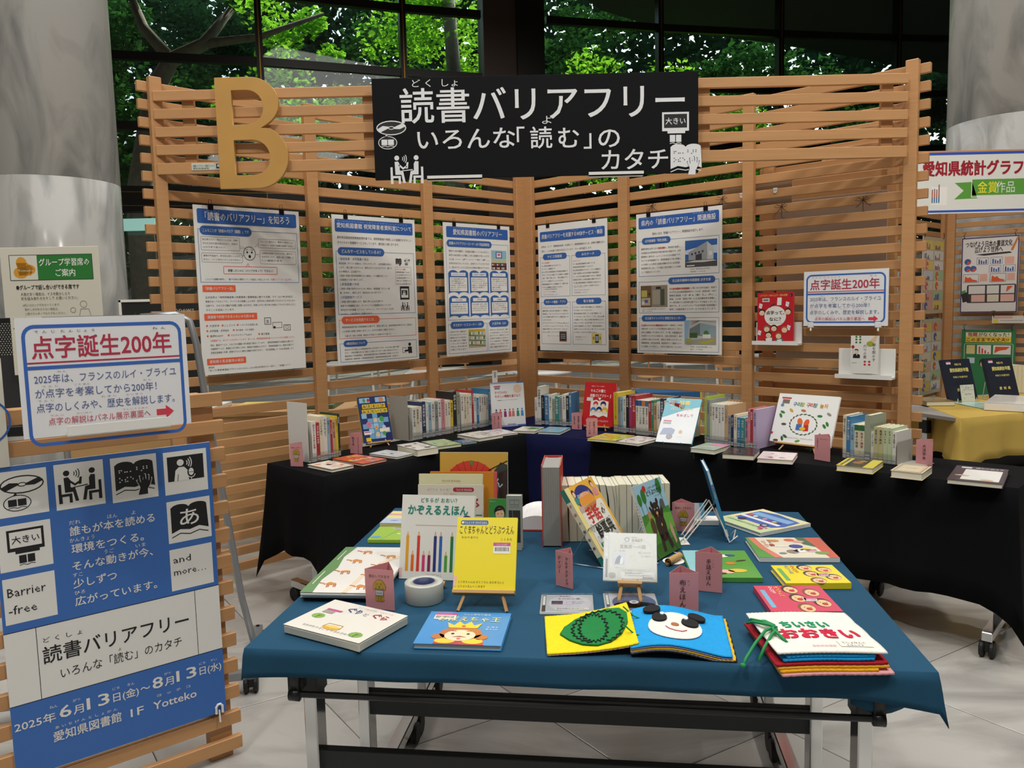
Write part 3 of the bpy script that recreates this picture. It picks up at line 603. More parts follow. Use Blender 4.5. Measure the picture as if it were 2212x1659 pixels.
def p2():
    s = Sheet(*PSH, WHI); pill(s, 3, 4, 97, 16.5, BL, '愛知県図書館 視覚障害者資料室について', 5.4, 90, rad=1.5); furi(s, 6, 6.6, 84, 'あいちけんとしょかん  しかくしょうがいしゃしりょうしつ', 'B9C8E4', 1.4)
    para(s, 5, 23, 90, 2.8, ['愛知県図書館視覚障害者資料室では、視覚障害者や視覚による認識がむずかしい', '方々のための図書館サービスをしています。資料室は1階にあります。'], last=74)
    s.box(3, 35.5, 97, 98, BL2, .4); pill(s, 5, 31.5, 60, 39.5, BL2, 'どんなサービスをしているの？', 4.2, 46)
    y = 44
    for head, L_, lw in (('1.録音図書・点字図書の貸出', ['録音図書（デイジー図書(※)、カセットテープ）・点字図書を貸出し', 'します。1度に借りられるのは、原本20タイトル分までです。借りら', 'れる期間は、22日間です。', 'ご希望の図書が愛知県図書館にない場合は、その図書を持ってい', 'る図書館から取り寄せします。'], 28), ('2.録音図書の作成', ['ご希望の図書が音声化されていない場合は、録音図書（デイジー図', '書）を作成し、提供します。県内在住の方に限ります。'], 52), ('3.対面朗読サービス', ['ご希望の資料を朗読します。事前に申し込みが必要です。', '来館での対面朗読に加え、オンラインでの対面朗読も行っています。', '県内在住で対応機器（パソコン、タブレット、スマートフォン）をお持', 'ちの方は、ご自宅等からご利用できます。'], 38)):
        s.t(6, y, 2.9, head, BL2, w=len(head) * 2.45); y += 4.2
        for i, l in enumerate(L_): s.t(5.5, y, 2.2, l, INKC, w=len(l) * 1.98); y += 4.05
        y += .6
    pict(s, 'braille', 73, 40, .09, '1C1C1E', WHI); pict(s, 'disc', 84, 40, .09, '1C1C1E', WHI); s.box(73, 50, 93, 68, GR, .25); s.t(74, 53, 1.7, '※デイジー図書', REDI, w=12)
    para(s, 74, 56, 18, 1.7, ['国際標準規格「DAISY」', 'により作成されたデジタ', 'ル録音図書です。', '再生には、専用機または', 'パソコンが必要です。'])
    s.r(78, 70, 90, 84, '1C1C1E'); s.r(79.5, 72.5, 88.5, 82, WHI, L=3); pict(s, 'voice', 79.5, 73, .085, '1C1C1E', WHI, 4); pict(s, 'talk', 78, 85, .12, '1C1C1E', WHI)
    s.box(3, 103.5, 97, 122, REDI, .4); pill(s, 6, 100, 51, 107.5, ORG, 'サービスを利用するには…', 3.6, 36)
    para(s, 6, 111.5, 86, 2.1, ['視覚障害者資料室の利用登録が必要です。登録の際には、身体障害者手帳または「視覚に', 'よる表現の認識に障害のあること」を示す文書をご提示ください。'], last=64, lead=2.0); s.t(9, 120.2, 2, '文書の例：施設の診断書、福祉窓口や学校からの障害を示す文書 など', INKC, w=56)
    s.box(3, 127, 97, 145.5, BL2, .4); pill(s, 7, 124, 35, 130.5, BL2, '※郵送貸出について', 2.9, 22)
    para(s, 8, 134, 66, 1.8, ['県内在住の方で視覚による身体障害者手帳の交付を受けている方、または心身に重度の障害', 'があり、ご来館が困難な方には、郵送による貸出しができます（送料の負担はありません）。', '郵送貸出の利用登録は、視覚障害者資料室の利用登録と別途になります。', '障害者手帳（療育手帳・介護保険被保険者証・精神障害者保健福祉手帳）が必要です。'])
    s.e(88, 131.5, 1.8, 1.8, '1C1C1E'); s.p([(85.5, 134), (90.5, 134), (91, 141), (86, 141), (86, 139), (81, 139), (81, 137.5), (85.5, 137)], '1C1C1E'); s.box(78.5, 135, 83, 140, '1C1C1E', .4)
    return s, []
def p3():
    s = Sheet(*PSH, WHI); pill(s, 4, 4, 97, 16, BL, '愛知県図書館のバリアフリー', 6.8, 74, rad=1.5); furi(s, 14, 5.8, 34, 'あいちけんとしょかん', 'B9C8E4', 1.4)
    s.box(3, 22, 97, 107.5, BL2, .35); pill(s, 4, 18.5, 71, 26.5, BL2, '読書のバリアフリーコーナー(1F 児童図書室)', 3.6, 60)
    para(s, 6.5, 32, 60, 2.5, ['視覚その他の障害や、日本語を母語としていない方など、', '活字の本を読むのが難しい方の読書をサポートする', 'コーナーです。', '文字が大きくなっていたり、点字がついていたりするな', 'ど、読みやすいように工夫された資料が置かれています。'], lead=1.8)
    s.r(70, 28.5, 94, 51, '5E8F9C'); s.r(70, 28.5, 94, 38, '8CBACB', L=2); s.r(77, 30, 87, 37.5, '38609C', L=3); s.r(78.5, 31, 85.5, 36.5, 'E9DCE0', L=4); s.r(80, 32, 84, 34.8, 'CC6E7C', L=5); s.r(70, 38, 94, 43, 'B9BD9E', L=2); s.r(70, 43, 94, 51, '3B1F1E', L=2)
    for i in range(9): s.r(71 + i * 2.5, 44, 72.9 + i * 2.5, 46, ('D8CFC2', 'B0552E', '44527F')[i % 3], L=3); s.r(71 + i * 2.5, 48, 72.7 + i * 2.5, 50.3, ('C8C4B4', 'E0DAC8', '7A2E2E')[i % 3], L=3)
    cap = [('マルチメディアデイジー', ['本の内容を聞きながら、', '文字や挿絵を見ることが', 'できる電子図書です。', '読む速さ、文字の大きさや', '色などを、読みやすいよう', '変えられます。']), ('大活字本（児童向け）', ['文字サイズを大きくして', '読みやすくした本です。', 'このコーナーには、青い鳥', '文庫など、小中学生向けに', '出版された本を置いて', 'います。']), ('LLブック', ['写真や絵を使って、わかり', 'やすく表現された本です。', '「LL」とは、スウェーデン語', 'で「やさしく読みやすい」を', '意味する言葉を', '略したものです。']), ('さわる絵本', ['布などを使ったり、盛り上', 'がる印刷で絵を描いたり', 'して、さわると絵の形が', 'わかるようになっています。']), ('点字絵本', ['点字と墨字（活字）が両方', 'ついていて、目の見える人', 'も見えない人も楽しめる', 'ように作られています。']), ('手話絵本', ['耳の不自由な人が日ごろ', '使っている手話で本を', '楽しめるよう、手話の絵が', '文章に添えられています。'])]
    for i, (h_, L_) in enumerate(cap):
        x = 5 + (i % 3) * 31; y = 52 + (i // 3) * 28.5; hh = 27 if i < 3 else 25
        s.p([(x, y + 4)] + [(x + 7 + 7 * cos(radians(a)), y + 4 - 4 * sin(radians(a))) for a in range(180, 20, -20)] + [(x + 14.5, y + 2.6)] + [(x + 22 + 7 * cos(radians(a)), y + 4 - 4 * sin(radians(a))) for a in range(160, -1, -20)] + [(x + 29, y + hh)] + [(x + 22 + 7 * cos(radians(a)), y + hh - 2.6 * sin(radians(a))) for a in range(0, 180, 30)] + [(x + 14.5, y + hh)] + [(x + 7 + 7 * cos(radians(a)), y + hh - 2.6 * sin(radians(a))) for a in range(0, 180, 30)] + [(x, y + hh)], BL2, L=3)
        s.r(x + 4, y + 2.8, x + 25, y + 6.6, WHI, .4, L=5); s.t(x + 14.5, y + 5.6, 2, h_, INKC, w=min(18, len(h_) * 2), al='c', L=7)
        s.r(x + 2, y + 8, x + 27, y + (23.5 if i < 3 else 20.5), WHI, 1, L=5)
        for j, l in enumerate(L_): s.t(x + 3.3, y + 10.6 + j * 2.35, 1.75, l, INKC, w=min(22.4, len(l) * 1.9), L=7)
    s.box(3, 112.5, 60, 145, BL2, .35); s.box(62, 112.5, 97, 145, BL2, .35); pill(s, 6, 109.5, 56, 117.5, BL2, '多文化サービスコーナー（3F）', 3.4, 42); pill(s, 64, 109.5, 95, 117.5, BL2, '大活字本（3F）', 3.4, 22)
    para(s, 5, 121.5, 24, 1.9, ['日本以外の文化・言語を持つ', '方のためのコーナーです。', '愛知県に住んでいる人が多い', '国の言語である、中国語・', 'ハングル・ポルトガル語の本', 'を中心に、約5,500冊の本', 'が置いてあります。'], lead=1.75)
    s.r(32, 119, 58, 140, 'B9B18E'); s.r(32, 119, 58, 123, 'C7A83C', L=2); 
    for j in range(3):
        s.p([(32, 125 + 5.5 * j), (58, 127 + 5.5 * j), (58, 127.8 + 5.5 * j), (32, 126 + 5.5 * j)], '7A6A50', L=3)
        for i in range(9): s.r(33 + i * 2.7, 121.8 + 5.5 * j, 35 + i * 2.7, 125.2 + 5.5 * j, ('3FA04A', 'D8DCD0', '8CC0D0', 'D6D2C0', 'E4E0CC')[(i + j * 2) % 5], L=3)
    para(s, 64.5, 121.5, 30, 1.9, ['大活字本とは、視力の弱い方や、高齢で', '小さな文字が読みにくくなった方にも', '読みやすいように、印刷を広くし、大き', 'な活字で印刷した本です。', '「リブリオ出版文庫」や「埼玉福祉会', '大活字本シリーズ」などがあり、大きな', '図書の種類が約冊もあります。'], lead=1.75)
    return s, []
def p4():
    s = Sheet(*PSH, WHI); pill(s, 3, 8, 97, 19.5, BL, '読書バリアフリーを支援するWEBサービス・機器', 5.6, 88, rad=1.5); furi(s, 50, 9.8, 10, 'ウェブ', 'B9C8E4', 1.4); furi(s, 84, 9.8, 8, 'き き', 'B9C8E4', 1.4)
    para(s, 5, 26.5, 92, 2.6, ['近年は、ＩＣＴ（情報通信技術）を活用して、視覚障害者をはじめ、読書が困難な方の', '「読む」ことを支援する動きが広がっています。その一部を紹介します。'], last=74, lead=2.0)
    B = [(3, 38, 47, 84, 'サピエ図書館', ['サピエ図書館', 'は、読書が困難な方のためのイン', 'ターネット図書館です。', '約８４万件の録音図書や点字図書を検索がで', 'きます。サピエに加盟している最寄りの図書館', 'を通して借りて読んだり、一部の図書はダウン', 'ロードして利用することもできます。', '愛知県図書館はサピエ加盟館です。当館を通じ', 'てサピエ図書館の利用ができます。']), (50, 38, 97, 84, 'みなサーチ', ['みなサーチ', 'は、国立国会図書館が公開している', '障害者用資料検索サービスです。', '国立国会図書館だけでなく、サピエ図書館や', '全国の図書館にある点字図書や録音図書な', 'ど、さまざまな資料を検索できます（愛知県', '図書館が製作した録音図書も検索できます）。', 'また国立国会図書館の所蔵資料の全文テキス', 'トデータ（約２０万点）も利用できます。']), (3, 91, 47, 140, 'サポート機器・アプリ', ['プレクストーク（ＰＴＲ３、ＰＴＮ３）は、デイジー', '図書を聴ける卓上型の再生機です。携帯型の', '再生機としては、センスプレイヤーがあります。', 'どちらも簡単な操作でデイジー図書を楽しむこ', 'とができます。', 'ボイスオブデイジー５やMedooZModia と', 'いったスマートフォンのアプリからも、デイジー', '図書を利用することができます（どちらも', 'iPhone用アプリです）。']), (50, 91, 97, 140, '電子書籍', ['オンラインで読める電子書籍には、音声読み上', 'げに対応したものがあります。', '愛知県図書館が提供している電子書籍サービ', 'ス「KinoDen（キノデン）」では、約6,600冊', 'の図書のうち、約2,200冊が音声読み上げに', '対応しています。また耳で聴くオーディオブック', 'も約130冊提供しています。愛知県図書館の', '利用カードとインターネット用パスワードをお持', 'ちの方は、どなたでも利用できます。'])]
    for x0, y0, x1, y1, h_, L_ in B:
        s.box(x0, y0, x1, y1, BL2, .35); cx = (x0 + x1) / 2; pill(s, cx - 18, y0 - 4, cx + 18, y0 + 3, BL2, h_, 3.6, min(30, len(h_) * 3.6))
        for i, l in enumerate(L_): s.t(x0 + 2, y0 + 7 + i * 3.6, 1.9, l, REDI if i == 0 and y0 < 60 else INKC, w=min(x1 - x0 - 4, len(l) * 1.95))
    for x, y, l in ((7, 76, 'サピエ図書館 視覚障害者情報総合'), (7, 79, 'ネットワーク（サピエ図書館から'), (7, 82, 'https://www.sapie.or.jp/'), (53, 75, 'みなサーチ ホームページ'), (53, 78, 'https://mina.ndl.go.jp/'), (53, 81, '国立国会図書館で、どなたでも'), (12, 131, '写真：プレクストークPTR3'), (54, 132, '愛知県図書館ホームページ'), (54, 135, 'よりご覧ください。')): s.t(x, y, 1.5, l, GR, w=min(22, len(l) * 1.3))
    s.r(30, 125, 41, 137, '7A4E34'); s.r(31.5, 126.5, 39.5, 135.5, '20242C', L=3)
    for i in range(9): s.r(32.5 + (i % 3) * 2.3, 128 + (i // 3) * 2.2, 33.9 + (i % 3) * 2.3, 129.4 + (i // 3) * 2.2, '9BB0C8', L=4)
    s.r(77, 127, 91, 139.5, 'D8C878'); s.r(82, 128.5, 87, 138, '1A1A1A', .8, L=3); s.r(82.6, 130, 86.4, 136, '8FA2C0', L=4); s.r(78.5, 131, 81, 134.5, 'A88A4A', L=3); s.r(88, 131, 90, 134.5, 'A88A4A', L=3)
    return s, []
def p5():
    s = Sheet(*PSH, WHI); pill(s, 3, 4, 97, 16, BL, '県内の「読書バリアフリー」関連施設', 6.6, 87, rad=1.5); furi(s, 6, 5.6, 10, 'けんない', 'B9C8E4', 1.4); furi(s, 25, 5.6, 10, 'どくしょ', 'B9C8E4', 1.4); furi(s, 68, 5.6, 24, 'かんれん し せつ', 'B9C8E4', 1.4)
    s.t(20, 23, 2.9, '県内の主な「読書バリアフリー」関連施設を紹介します。', INKC, w=60)
    s.box(3, 29, 97, 66, BL2, .35); pill(s, 7, 25.5, 42, 32.5, BL2, '点字図書館「明生会館」', 3.2, 27)
    para(s, 6, 38, 48, 2.2, ['豊橋市東松山町にある明生会館は、愛知県が設置し、', '社会福祉法人愛知県盲人福祉連合会が運営する、点字', '図書館と盲人ホームの二つからなる施設です。', 'そのうち点字図書館では、視覚障害者その他の障害に', 'より視覚による表現の認識が困難な方々に点字図書・', '録音図書を貸し出し、その福祉と自立を図ることを目的', 'として事業を行っています。'], last=24, lead=1.85)
    s.t(27.5, 38, 2.2, '明生会館', REDI, w=7.6, L=5, b=.02)
    s.r(59, 32, 95, 59, '2F63A8'); s.p([(59, 42), (75, 39), (95, 38), (95, 46), (59, 46)], 'C9D6E4', L=2); s.r(59, 52, 95, 59, '4A4C50', L=3); s.p([(63, 52), (63, 44), (84, 34), (91, 40), (91, 52)], '9A9FA4', L=4); s.p([(84, 34), (91, 40), (91, 52), (84, 52)], 'C4C8CB', L=5); s.p([(71, 47), (78, 45.5), (78, 52), (71, 52)], '3A3E44', L=6)
    for i in range(4): s.r(66 + i * 4, 45 - i * .8, 68 + i * 4, 47 - i * .8, '3A3E44', L=6)
    s.r(86, 44, 89.5, 48, 'DDE0E2', L=6); s.p([(59, 54), (70, 52.5), (90, 52.5), (95, 53.5), (80, 54.5)], 'D0CFCB', L=6); s.r(61, 57, 70, 58, 'E6E6E2', L=6); s.t(65, 61.5, 1.6, '所在地：豊橋市東松山町37番地', GR, w=22); s.t(65, 64.2, 1.6, '事業開始：1966年10月', GR, w=17)
    s.box(3, 72, 97, 105, BL2, .35); pill(s, 39, 68.5, 93, 75.5, BL2, '名古屋市鶴舞中央図書館 点字文庫', 3.2, 44)
    s.r(5, 76, 38, 99, '6B5236'); s.r(18.5, 76, 38, 99, '8C8474', L=2); s.r(20, 81, 29, 96, 'A49C8C', L=3); s.r(29.5, 80, 34.5, 97, '46513F', L=3); s.r(24, 77.5, 30, 80, '2A2420', L=3); s.r(6, 81, 13, 88, 'B9B25A', L=3); s.r(6, 89, 17, 97, 'B7A78E', L=3); s.r(10, 91, 14, 94, '3A5E9C', L=4); s.r(6.5, 93, 9.5, 96, 'D8D8D0', L=4); s.r(15, 84, 17, 86, '222222', L=3)
    s.t(7, 101.5, 1.6, '所在地：名古屋市昭和区鶴舞一丁目１番155号', GR, w=28); s.t(7, 103.8, 1.6, '開設：1929年9月', GR, w=12)
    para(s, 40.5, 81, 54, 2.2, ['名古屋市鶴舞中央図書館の１階にある点字文庫は、前身で', 'ある市立名古屋図書館時代の 1929年（昭和4年）9月に', '開設されました。', '戦後、1954年（昭和29年）には点訳講習会を開催し、', 'その参加者から点訳奉仕者グループが誕生しました。', '現在でも、多くのボランティアが点字図書や録音図書の', '製作、対面読書などのサービスを支えています。'], lead=1.62)
    s.t(40.5, 81, 2.2, '名古屋市鶴舞中央図書館', REDI, w=23.5, L=5, b=.02)
    s.box(3, 110.5, 97, 145.5, BL2, .35); pill(s, 6, 107.5, 60, 114, BL2, '名古屋ライトハウス 情報文化センター', 3.2, 45)
    para(s, 5.5, 119, 50, 2.2, ['名古屋ライトハウス 情報文化センターの歴史は、1960年', '（昭和35年）にカトリック司法教会内に創設された「あけの', '星声の図書館」から始まります。その後、社会福祉法人', '名古屋ライトハウスに移管され、二度の改称を経て、創立', '60周年に当たる2020年、現在の名称となりました。', '図書館事業、点字出版事業、用具販売やＩＴ講習などサー', 'ビス事業の3つを柱とし、多彩な活動を行っています。'], lead=1.72)
    s.t(5.5, 119, 2.2, '名古屋ライトハウス 情報文化センター', REDI, w=33, L=5, b=.02)
    s.r(58, 113, 94, 138, 'B9BDB8'); s.p([(58, 113), (64, 113), (61, 138), (58, 138)], '8FB4D4', L=2); s.p([(64, 122), (76, 116), (94, 119), (94, 130), (64, 128)], '6E7B80', L=3); s.p([(76, 116), (94, 119), (94, 130), (76, 128)], '8CA0AA', L=4)
    for i in range(5): s.l([(66, 118 - i * 1.1), (76, 113.5), (94, 115)], .25, '6A6C68', L=3)
    s.r(64, 126, 73, 131, '38602C', L=5); s.e(83, 127, 3, 3.5, '3F7A3C', L=5); s.r(79, 127.5, 88, 131.5, 'D8DAD6', L=6); s.p([(60, 134), (94, 130), (94, 138), (60, 138)], '9A9A8C', L=5); s.p([(74, 136), (92, 132), (94, 134), (80, 138)], 'A8A84C', L=6); s.r(59, 132, 66, 136, 'A8A452', L=6)
    s.t(65, 141, 1.6, '所在地：名古屋市港区港陽 1-1-65', GR, w=24); s.t(65, 143.6, 1.6, '創立：1960年5月', GR, w=14)
    return s, []
CLIPB = mat('clip_steel', '1A1A1C', 0.35, .6)
def poster(fn, scr, x0, z1, label, sgn):
    t = thing('hanging_poster', label, 'poster', scr @ T(x0, -.052, z1 - PSH[1]), 'barrier-free reading posters hung on the slatted screens')
    MB().box(0, 0, 0, PSH[0], .006, PSH[1], b=.0008).build('panel', WHITE, t)
    s, ex = fn()
    for x, y, l in ex: s.t(x, y, 1.8, l, INKC, w=min(88, len(l) * 1.75))
    s.build(t, m=INK)
    for fx in (.13, .80):
        M = T(PSH[0] * fx, -.004, PSH[1] - .022)
        o = tag(MB().box(0, 0, 0, .028, .014, .028).tube([(.006, .002, .025), (.004, .001, .05), (.014, .001, .052), (.02, .001, .05), (.02, .002, .025)], .0012, 5).build('binder_clip', CLIPB, t, M=M), None)
    for fx in (.2, .85):
        MB().box(0, -.006, 0, .018, .012, .004).box(0, -.006, 0, .018, -.003, .016, b=.001).tube([(.009, .0, .002), (.009, -.004, -.012)], .004, 6).build('ledge_hook', CLEAR, t, M=T(PSH[0] * fx, 0, -.012))
    return t
poster(p1, ML, LW - 2.40, 2.036, 'poster headed 「読書のバリアフリー」を知ろう with a surprised round face, leftmost poster on the left screen', 0)
poster(p2, ML, LW - 1.603, 2.036, 'poster headed 愛知県図書館 視覚障害者資料室について, middle poster of the left screen', 0)
poster(p3, ML, LW - .786, 2.036, 'poster headed 愛知県図書館のバリアフリー with six blue open-book boxes, nearest the corner on the left screen', 0)
poster(p4, MR, .172, 2.040, 'poster about WEBサービス・機器 with four framed boxes, just right of the corner post', 0)
poster(p5, MR, .985, 2.040, 'poster headed 県内の「読書バリアフリー」関連施設 with three building photographs', 0)
def strings(name, label, M, sc=1.0):
    o = thing(name, label, 'string', M)
    a = [(0, 0, .0), (.01, -.006, .02), (-.005, -.01, .035), (.0, -.008, .0)]
    MB().tube([Vector(p) * sc for p in [(0, .03, .012), (0, -.004, .014), (0, -.006, -.05), (0, .03, -.052)]], .0016, 5).build('loop', BLKM, o)
    m = MB(); m.tube([Vector(p) * sc for p in [(0, -.006, 0), (.018, -.012, .014), (.03, -.014, .004), (.012, -.010, -.002), (0, -.006, 0), (-.02, -.012, .012), (-.034, -.012, .0), (-.012, -.01, -.004), (0, -.006, 0)]], .0016, 5)
    m.tube([Vector(p) * sc for p in [(0, -.007, 0), (.02, -.01, -.02), (.035, -.008, -.028)]], .0016, 5).tube([Vector(p) * sc for p in [(0, -.007, 0), (-.018, -.01, -.024), (-.03, -.008, -.03)]], .0016, 5)
    m.build('bow', BLKM, o); return o
def wr_(px, py, off=0.0):
    """point of the right screen plane behind an image point: local x and z"""
    n = Vector((-dR.y, dR.x, 0)); c = Vector((CX, CY, 0)); n = -n if n.dot(-c) < 0 else n; c = c + n * off; d = ray(px, py)
    k = c.dot(n) / d.dot(n); P = Vector((d.x * k, d.y * k, H0 + d.z * k)); return (P - c).dot(dR), P.z
for i, (px, py, w_) in enumerate(((1410, 445, 'above the left top corner of the 関連施設 poster'), (1562, 430, 'above the right top corner of the 関連施設 poster'), (1690, 447, 'on the third slat of the right screen, left of the pair'), (1866, 432, 'on the right screen beside the outer post, right of the pair'))):
    x, z = wr_(px, py); strings('tied_string', 'black knotted string ' + w_, MR @ T(x, -.004, z), 1.15)
# ---- small 200-year sign, white ledges with a red and a white book on the right screen
def s200(s):
    Rd, Bl, Pu = 'B32D48', '3765B8', '4A5C96'
    s.box(4, 5, 96, s.H - 4.5, Bl, 2.0, 6, L=2); s.r(5, 27.0, 95, 29.0, Bl, L=3); s.r(5, 24.8, 95, 25.7, Rd, L=3)
    s.t(8, 21.8, 13.5, '点字誕生200年', Rd, w=82, b=.018, res=3)
    furi(s, 10, 8.6, 34, 'て  ん  じ   た  ん  じ ょ  う', '444450', 1.8); furi(s, 79, 8.6, 8, 'ね  ん', '444450', 1.8)
    for y, t_, x, wd in ((36.5, '2025年は、フランスのルイ・ブライユ', 8, 84), (44.6, 'が点字を考案してから200年！', 8, 71), (52.7, '点字のしくみや、歴史を解説します。', 8, 82)): s.t(x, y, 5.6, t_, Pu, w=wd, res=2)
    for x, y, wd, t_ in ((21, 31.0, 5, 'ね ん'), (12, 39, 9, 'て ん じ'), (30, 39, 9, 'こう あん'), (71, 39, 5, 'ね ん'), (9, 47, 9, 'て ん じ'), (45, 47, 9, 'れ き し'), (60, 47, 10, 'か い せ つ')): furi(s, x, y, wd, t_, GR, 1.2)
    s.t(14, 60.3, 4.6, '点字の解説はパネル展示裏面へ', 'C4475C', w=60, res=2); furi(s, 15, 55.6, 8, 'てんじ', 'C4808C', 1.2); furi(s, 30, 55.6, 9, 'かいせつ', 'C4808C', 1.2); furi(s, 57, 55.6, 16, 'てんじうらめん', 'C4808C', 1.2)
    s.p([(78, 56.8), (84, 56.8), (84, 54.6), (89, 58.6), (84, 62.6), (84, 60.4), (78, 60.4)], 'D23C50', L=3)
x, z = wr_(1736, 704, .055)
sm = thing('small_sign', 'small white 点字誕生200年 sign with rounded blue border on the right screen', 'sign', MR @ T(x, -.058, z)); MB().box(0, 0, 0, .435, .006, .292, b=.0008).build('board', WHITE, sm)
s = Sheet(.435, .292, 'E6E8EA'); s200(s); s.build(sm)
for fx in (.06, .86): MB().box(0, -.006, 0, .03, .012, .004).box(0, -.007, 0, .03, -.003, .028, b=.002).tube([(.015, .0, .002), (.015, -.004, -.018)], .005, 8).build('ledge_hook', WPLA, sm, M=T(.435 * fx, 0, -.008))
def ledge(name, label, x, z, w_, hb, M=MR):
    t = thing(name, label, 'shelf', M @ T(x, -.058, z))
    MB().box(0, 0, 0, w_, .018, .012, b=.001).box(0, .018, 0, w_, .022, hb, b=.001).box(0, -.035, -.0, w_, .0, .012, b=.001).box(0, -.037, 0, w_, -.035, .022).build('ledge', WPLA, t); return t
x, z = wr_(1630, 742, .06); ledge('display_ledge', 'white plastic display ledge holding the red 点字って book', x, z - .005, .265, .125)
x2, z2 = wr_(1808, 815, .06); ledge('display_ledge', 'white plastic display ledge holding the white 六つの星 book near the outer post', x2, z2, .285, .155)
def art_tenji(s):
    s.r(0, 0, 100, s.H, 'C4202C', L=0); s.t(7, 10, 6.4, 'しらべよう！つかいしよう！ 点字の世界', 'F0D060', w=76, b=.02); s.e(93, 8, 4, 4, '1A1A1A'); s.t(91.5, 10.5, 6, '1', 'FFFFFF')
    s.e(50, 63, 30, 27, 'ECEAE6', n=32, L=2); s.t(25, 58, 11, '点字って、', '161616', w=50, b=.03, res=3); s.t(34, 75, 11, 'なに？', '161616', w=32, b=.03, res=3); s.l([(28, 82), (70, 81)], .7, '9A9A9A', L=3)
    s.r(14, 15, 34, 25, 'D9D6D0', L=3); s.r(17, 18, 31, 22, '6A6460', L=4)
    for cx, cy, hc, a in ((13, 52, '222222', 0), (85, 50, '3A2A22', 0), (27, 96, '7A6E64', 0), (47, 94, '1C1818', 0), (76, 98, 'B4664A', 0), (32, 112, '1C1A1C', 0), (60, 114, '8A6434', 0)):
        s.e(cx, cy, 9, 8.4, hc, L=5); s.e(cx, cy + 2.4, 7.4, 6.6, 'F0D2B0', L=6); s.e(cx - 2.6, cy + 2, .7, .9, '222222', n=8, L=7); s.e(cx + 2.6, cy + 2, .7, .9, '222222', n=8, L=7); s.l([(cx - 2, cy + 5), (cx, cy + 6), (cx + 2, cy + 5)], .5, 'A03030', L=7)
    s.p([(18, 134), (24, 120), (40, 118), (48, 134)], '4A4440', L=5); s.p([(50, 134), (54, 122), (68, 120), (78, 134)], '3E7A78', L=5); s.p([(24, 122), (42, 120), (42, 130), (25, 131)], 'EDEBE6', L=8); s.p([(56, 126), (68, 124), (70, 134), (56, 134)], 'EDEBE6', L=8)
    for x, y in ((3, 100), (84, 86), (80, 24), (6, 28)): s.p([(x, y), (x + 9, y + 3), (x + 6, y + 15), (x - 2, y + 12)], 'E8E8EC', L=4); s.e(x + 3, y + 5, .9, .9, '3A50A8', n=8, L=6); s.e(x + 5, y + 9, .9, .9, 'C03050', n=8, L=6)
    s.p([(56, 14), (68, 14), (67, 34), (55, 34)], 'EDEDEA', L=5); s.l([(35, 40), (42, 33), (50, 30)], 2, '2A2A2A', L=4)
def art_star(s):
    s.r(0, 0, 100, s.H, 'E4E4DE', L=0)
    for x, y in ((20, 4), (34, 4), (20, 14), (34, 14), (20, 25), (34, 25)): s.e(x, y, 4, 4, '4E7A3E', n=12)
    for x, y in ((52, 97), (68, 97), (52, 108), (68, 108)): s.e(x, y, 4.4, 4, 'C42A3A', n=12)
    s.p([(66, 22), (86, 0), (96, 0), (90, 20), (78, 30)], 'E4C4A0'); s.e(70, 30, 13, 10, 'A0A83C', L=3); s.tv(84, 27, 13, '闇を照らす', '2C3038', step=14); s.tv(52, 32, 13, '六つの星', '2C3038', step=13.4); s.e(8, 42, 6, 6, 'B02A4A'); s.tv(8, 34, 4.4, '点字発明者の', '8A5060', step=7)
    s.e(22, 60, 7, 8, 'E4C8AC', L=3); s.p([(14, 57), (16, 50), (26, 50), (30, 58), (28, 54), (18, 54)], '1E1A1A', L=4); s.p([(8, 84), (10, 70), (22, 66), (34, 72), (34, 84)], '1A1C26', L=3); s.p([(20, 67), (25, 67), (23, 76)], 'E8E8E4', L=4); s.t(4, 103, 3.6, '小倉 明 著', '444444', w=18)
def upright_book(name, label, M, w_, h_, t_, art, cover='E4E4E0', spine_left=True, page=None, group=None, soft=False, m=GLOSS, spine=None, cat='book'):
    """standing book: local x width, -y front cover, z up; origin bottom-left-front"""
    t = thing(name, label, cat, M, group); cv = mat('cover_' + cover, cover, 0.35)
    e = .0018 if not soft else .0006
    a = MB(); a.box(0, 0, 0, w_, e, h_).box(0, t_ - e, 0, w_, t_, h_)
    if spine_left: a.box(0, e, 0, e, t_ - e, h_)
    else: a.box(w_ - e, e, 0, w_, t_ - e, h_)
    a.build('cover', cv, t); q = .003 if not soft else .0004
    MB().box(e if spine_left else q, e, q, w_ - q if spine_left else w_ - e, t_ - e, h_ - q).build('pages', page or PAPERW, t)
    s = Sheet(w_, h_); art(s); s.build(t, m=m)
    if spine and spine_left:
        s = Sheet(t_, h_); spine(s); s.build(t, name='spine_print', m=m, M=Matrix(((0, 1, 0, 0), (-1, 0, 0, t_), (0, 0, 1, 0), (0, 0, 0, 1))))
    return t
x, z = wr_(1636, 738, .085); upright_book('picture_book', 'red children\'s book 点字って、なに？ with cartoon heads on the white ledge', MR @ T(x, -.086, z + .006), .208, .268, .012, art_tenji, 'C4202C')
x, z = wr_(1837, 808, .085); upright_book('paperback', 'white book 闇を照らす六つの星 with green and red dots on the ledge by the outer post', MR @ T(x, -.086, z + .006), .138, .195, .012, art_star, 'E4E4DE')
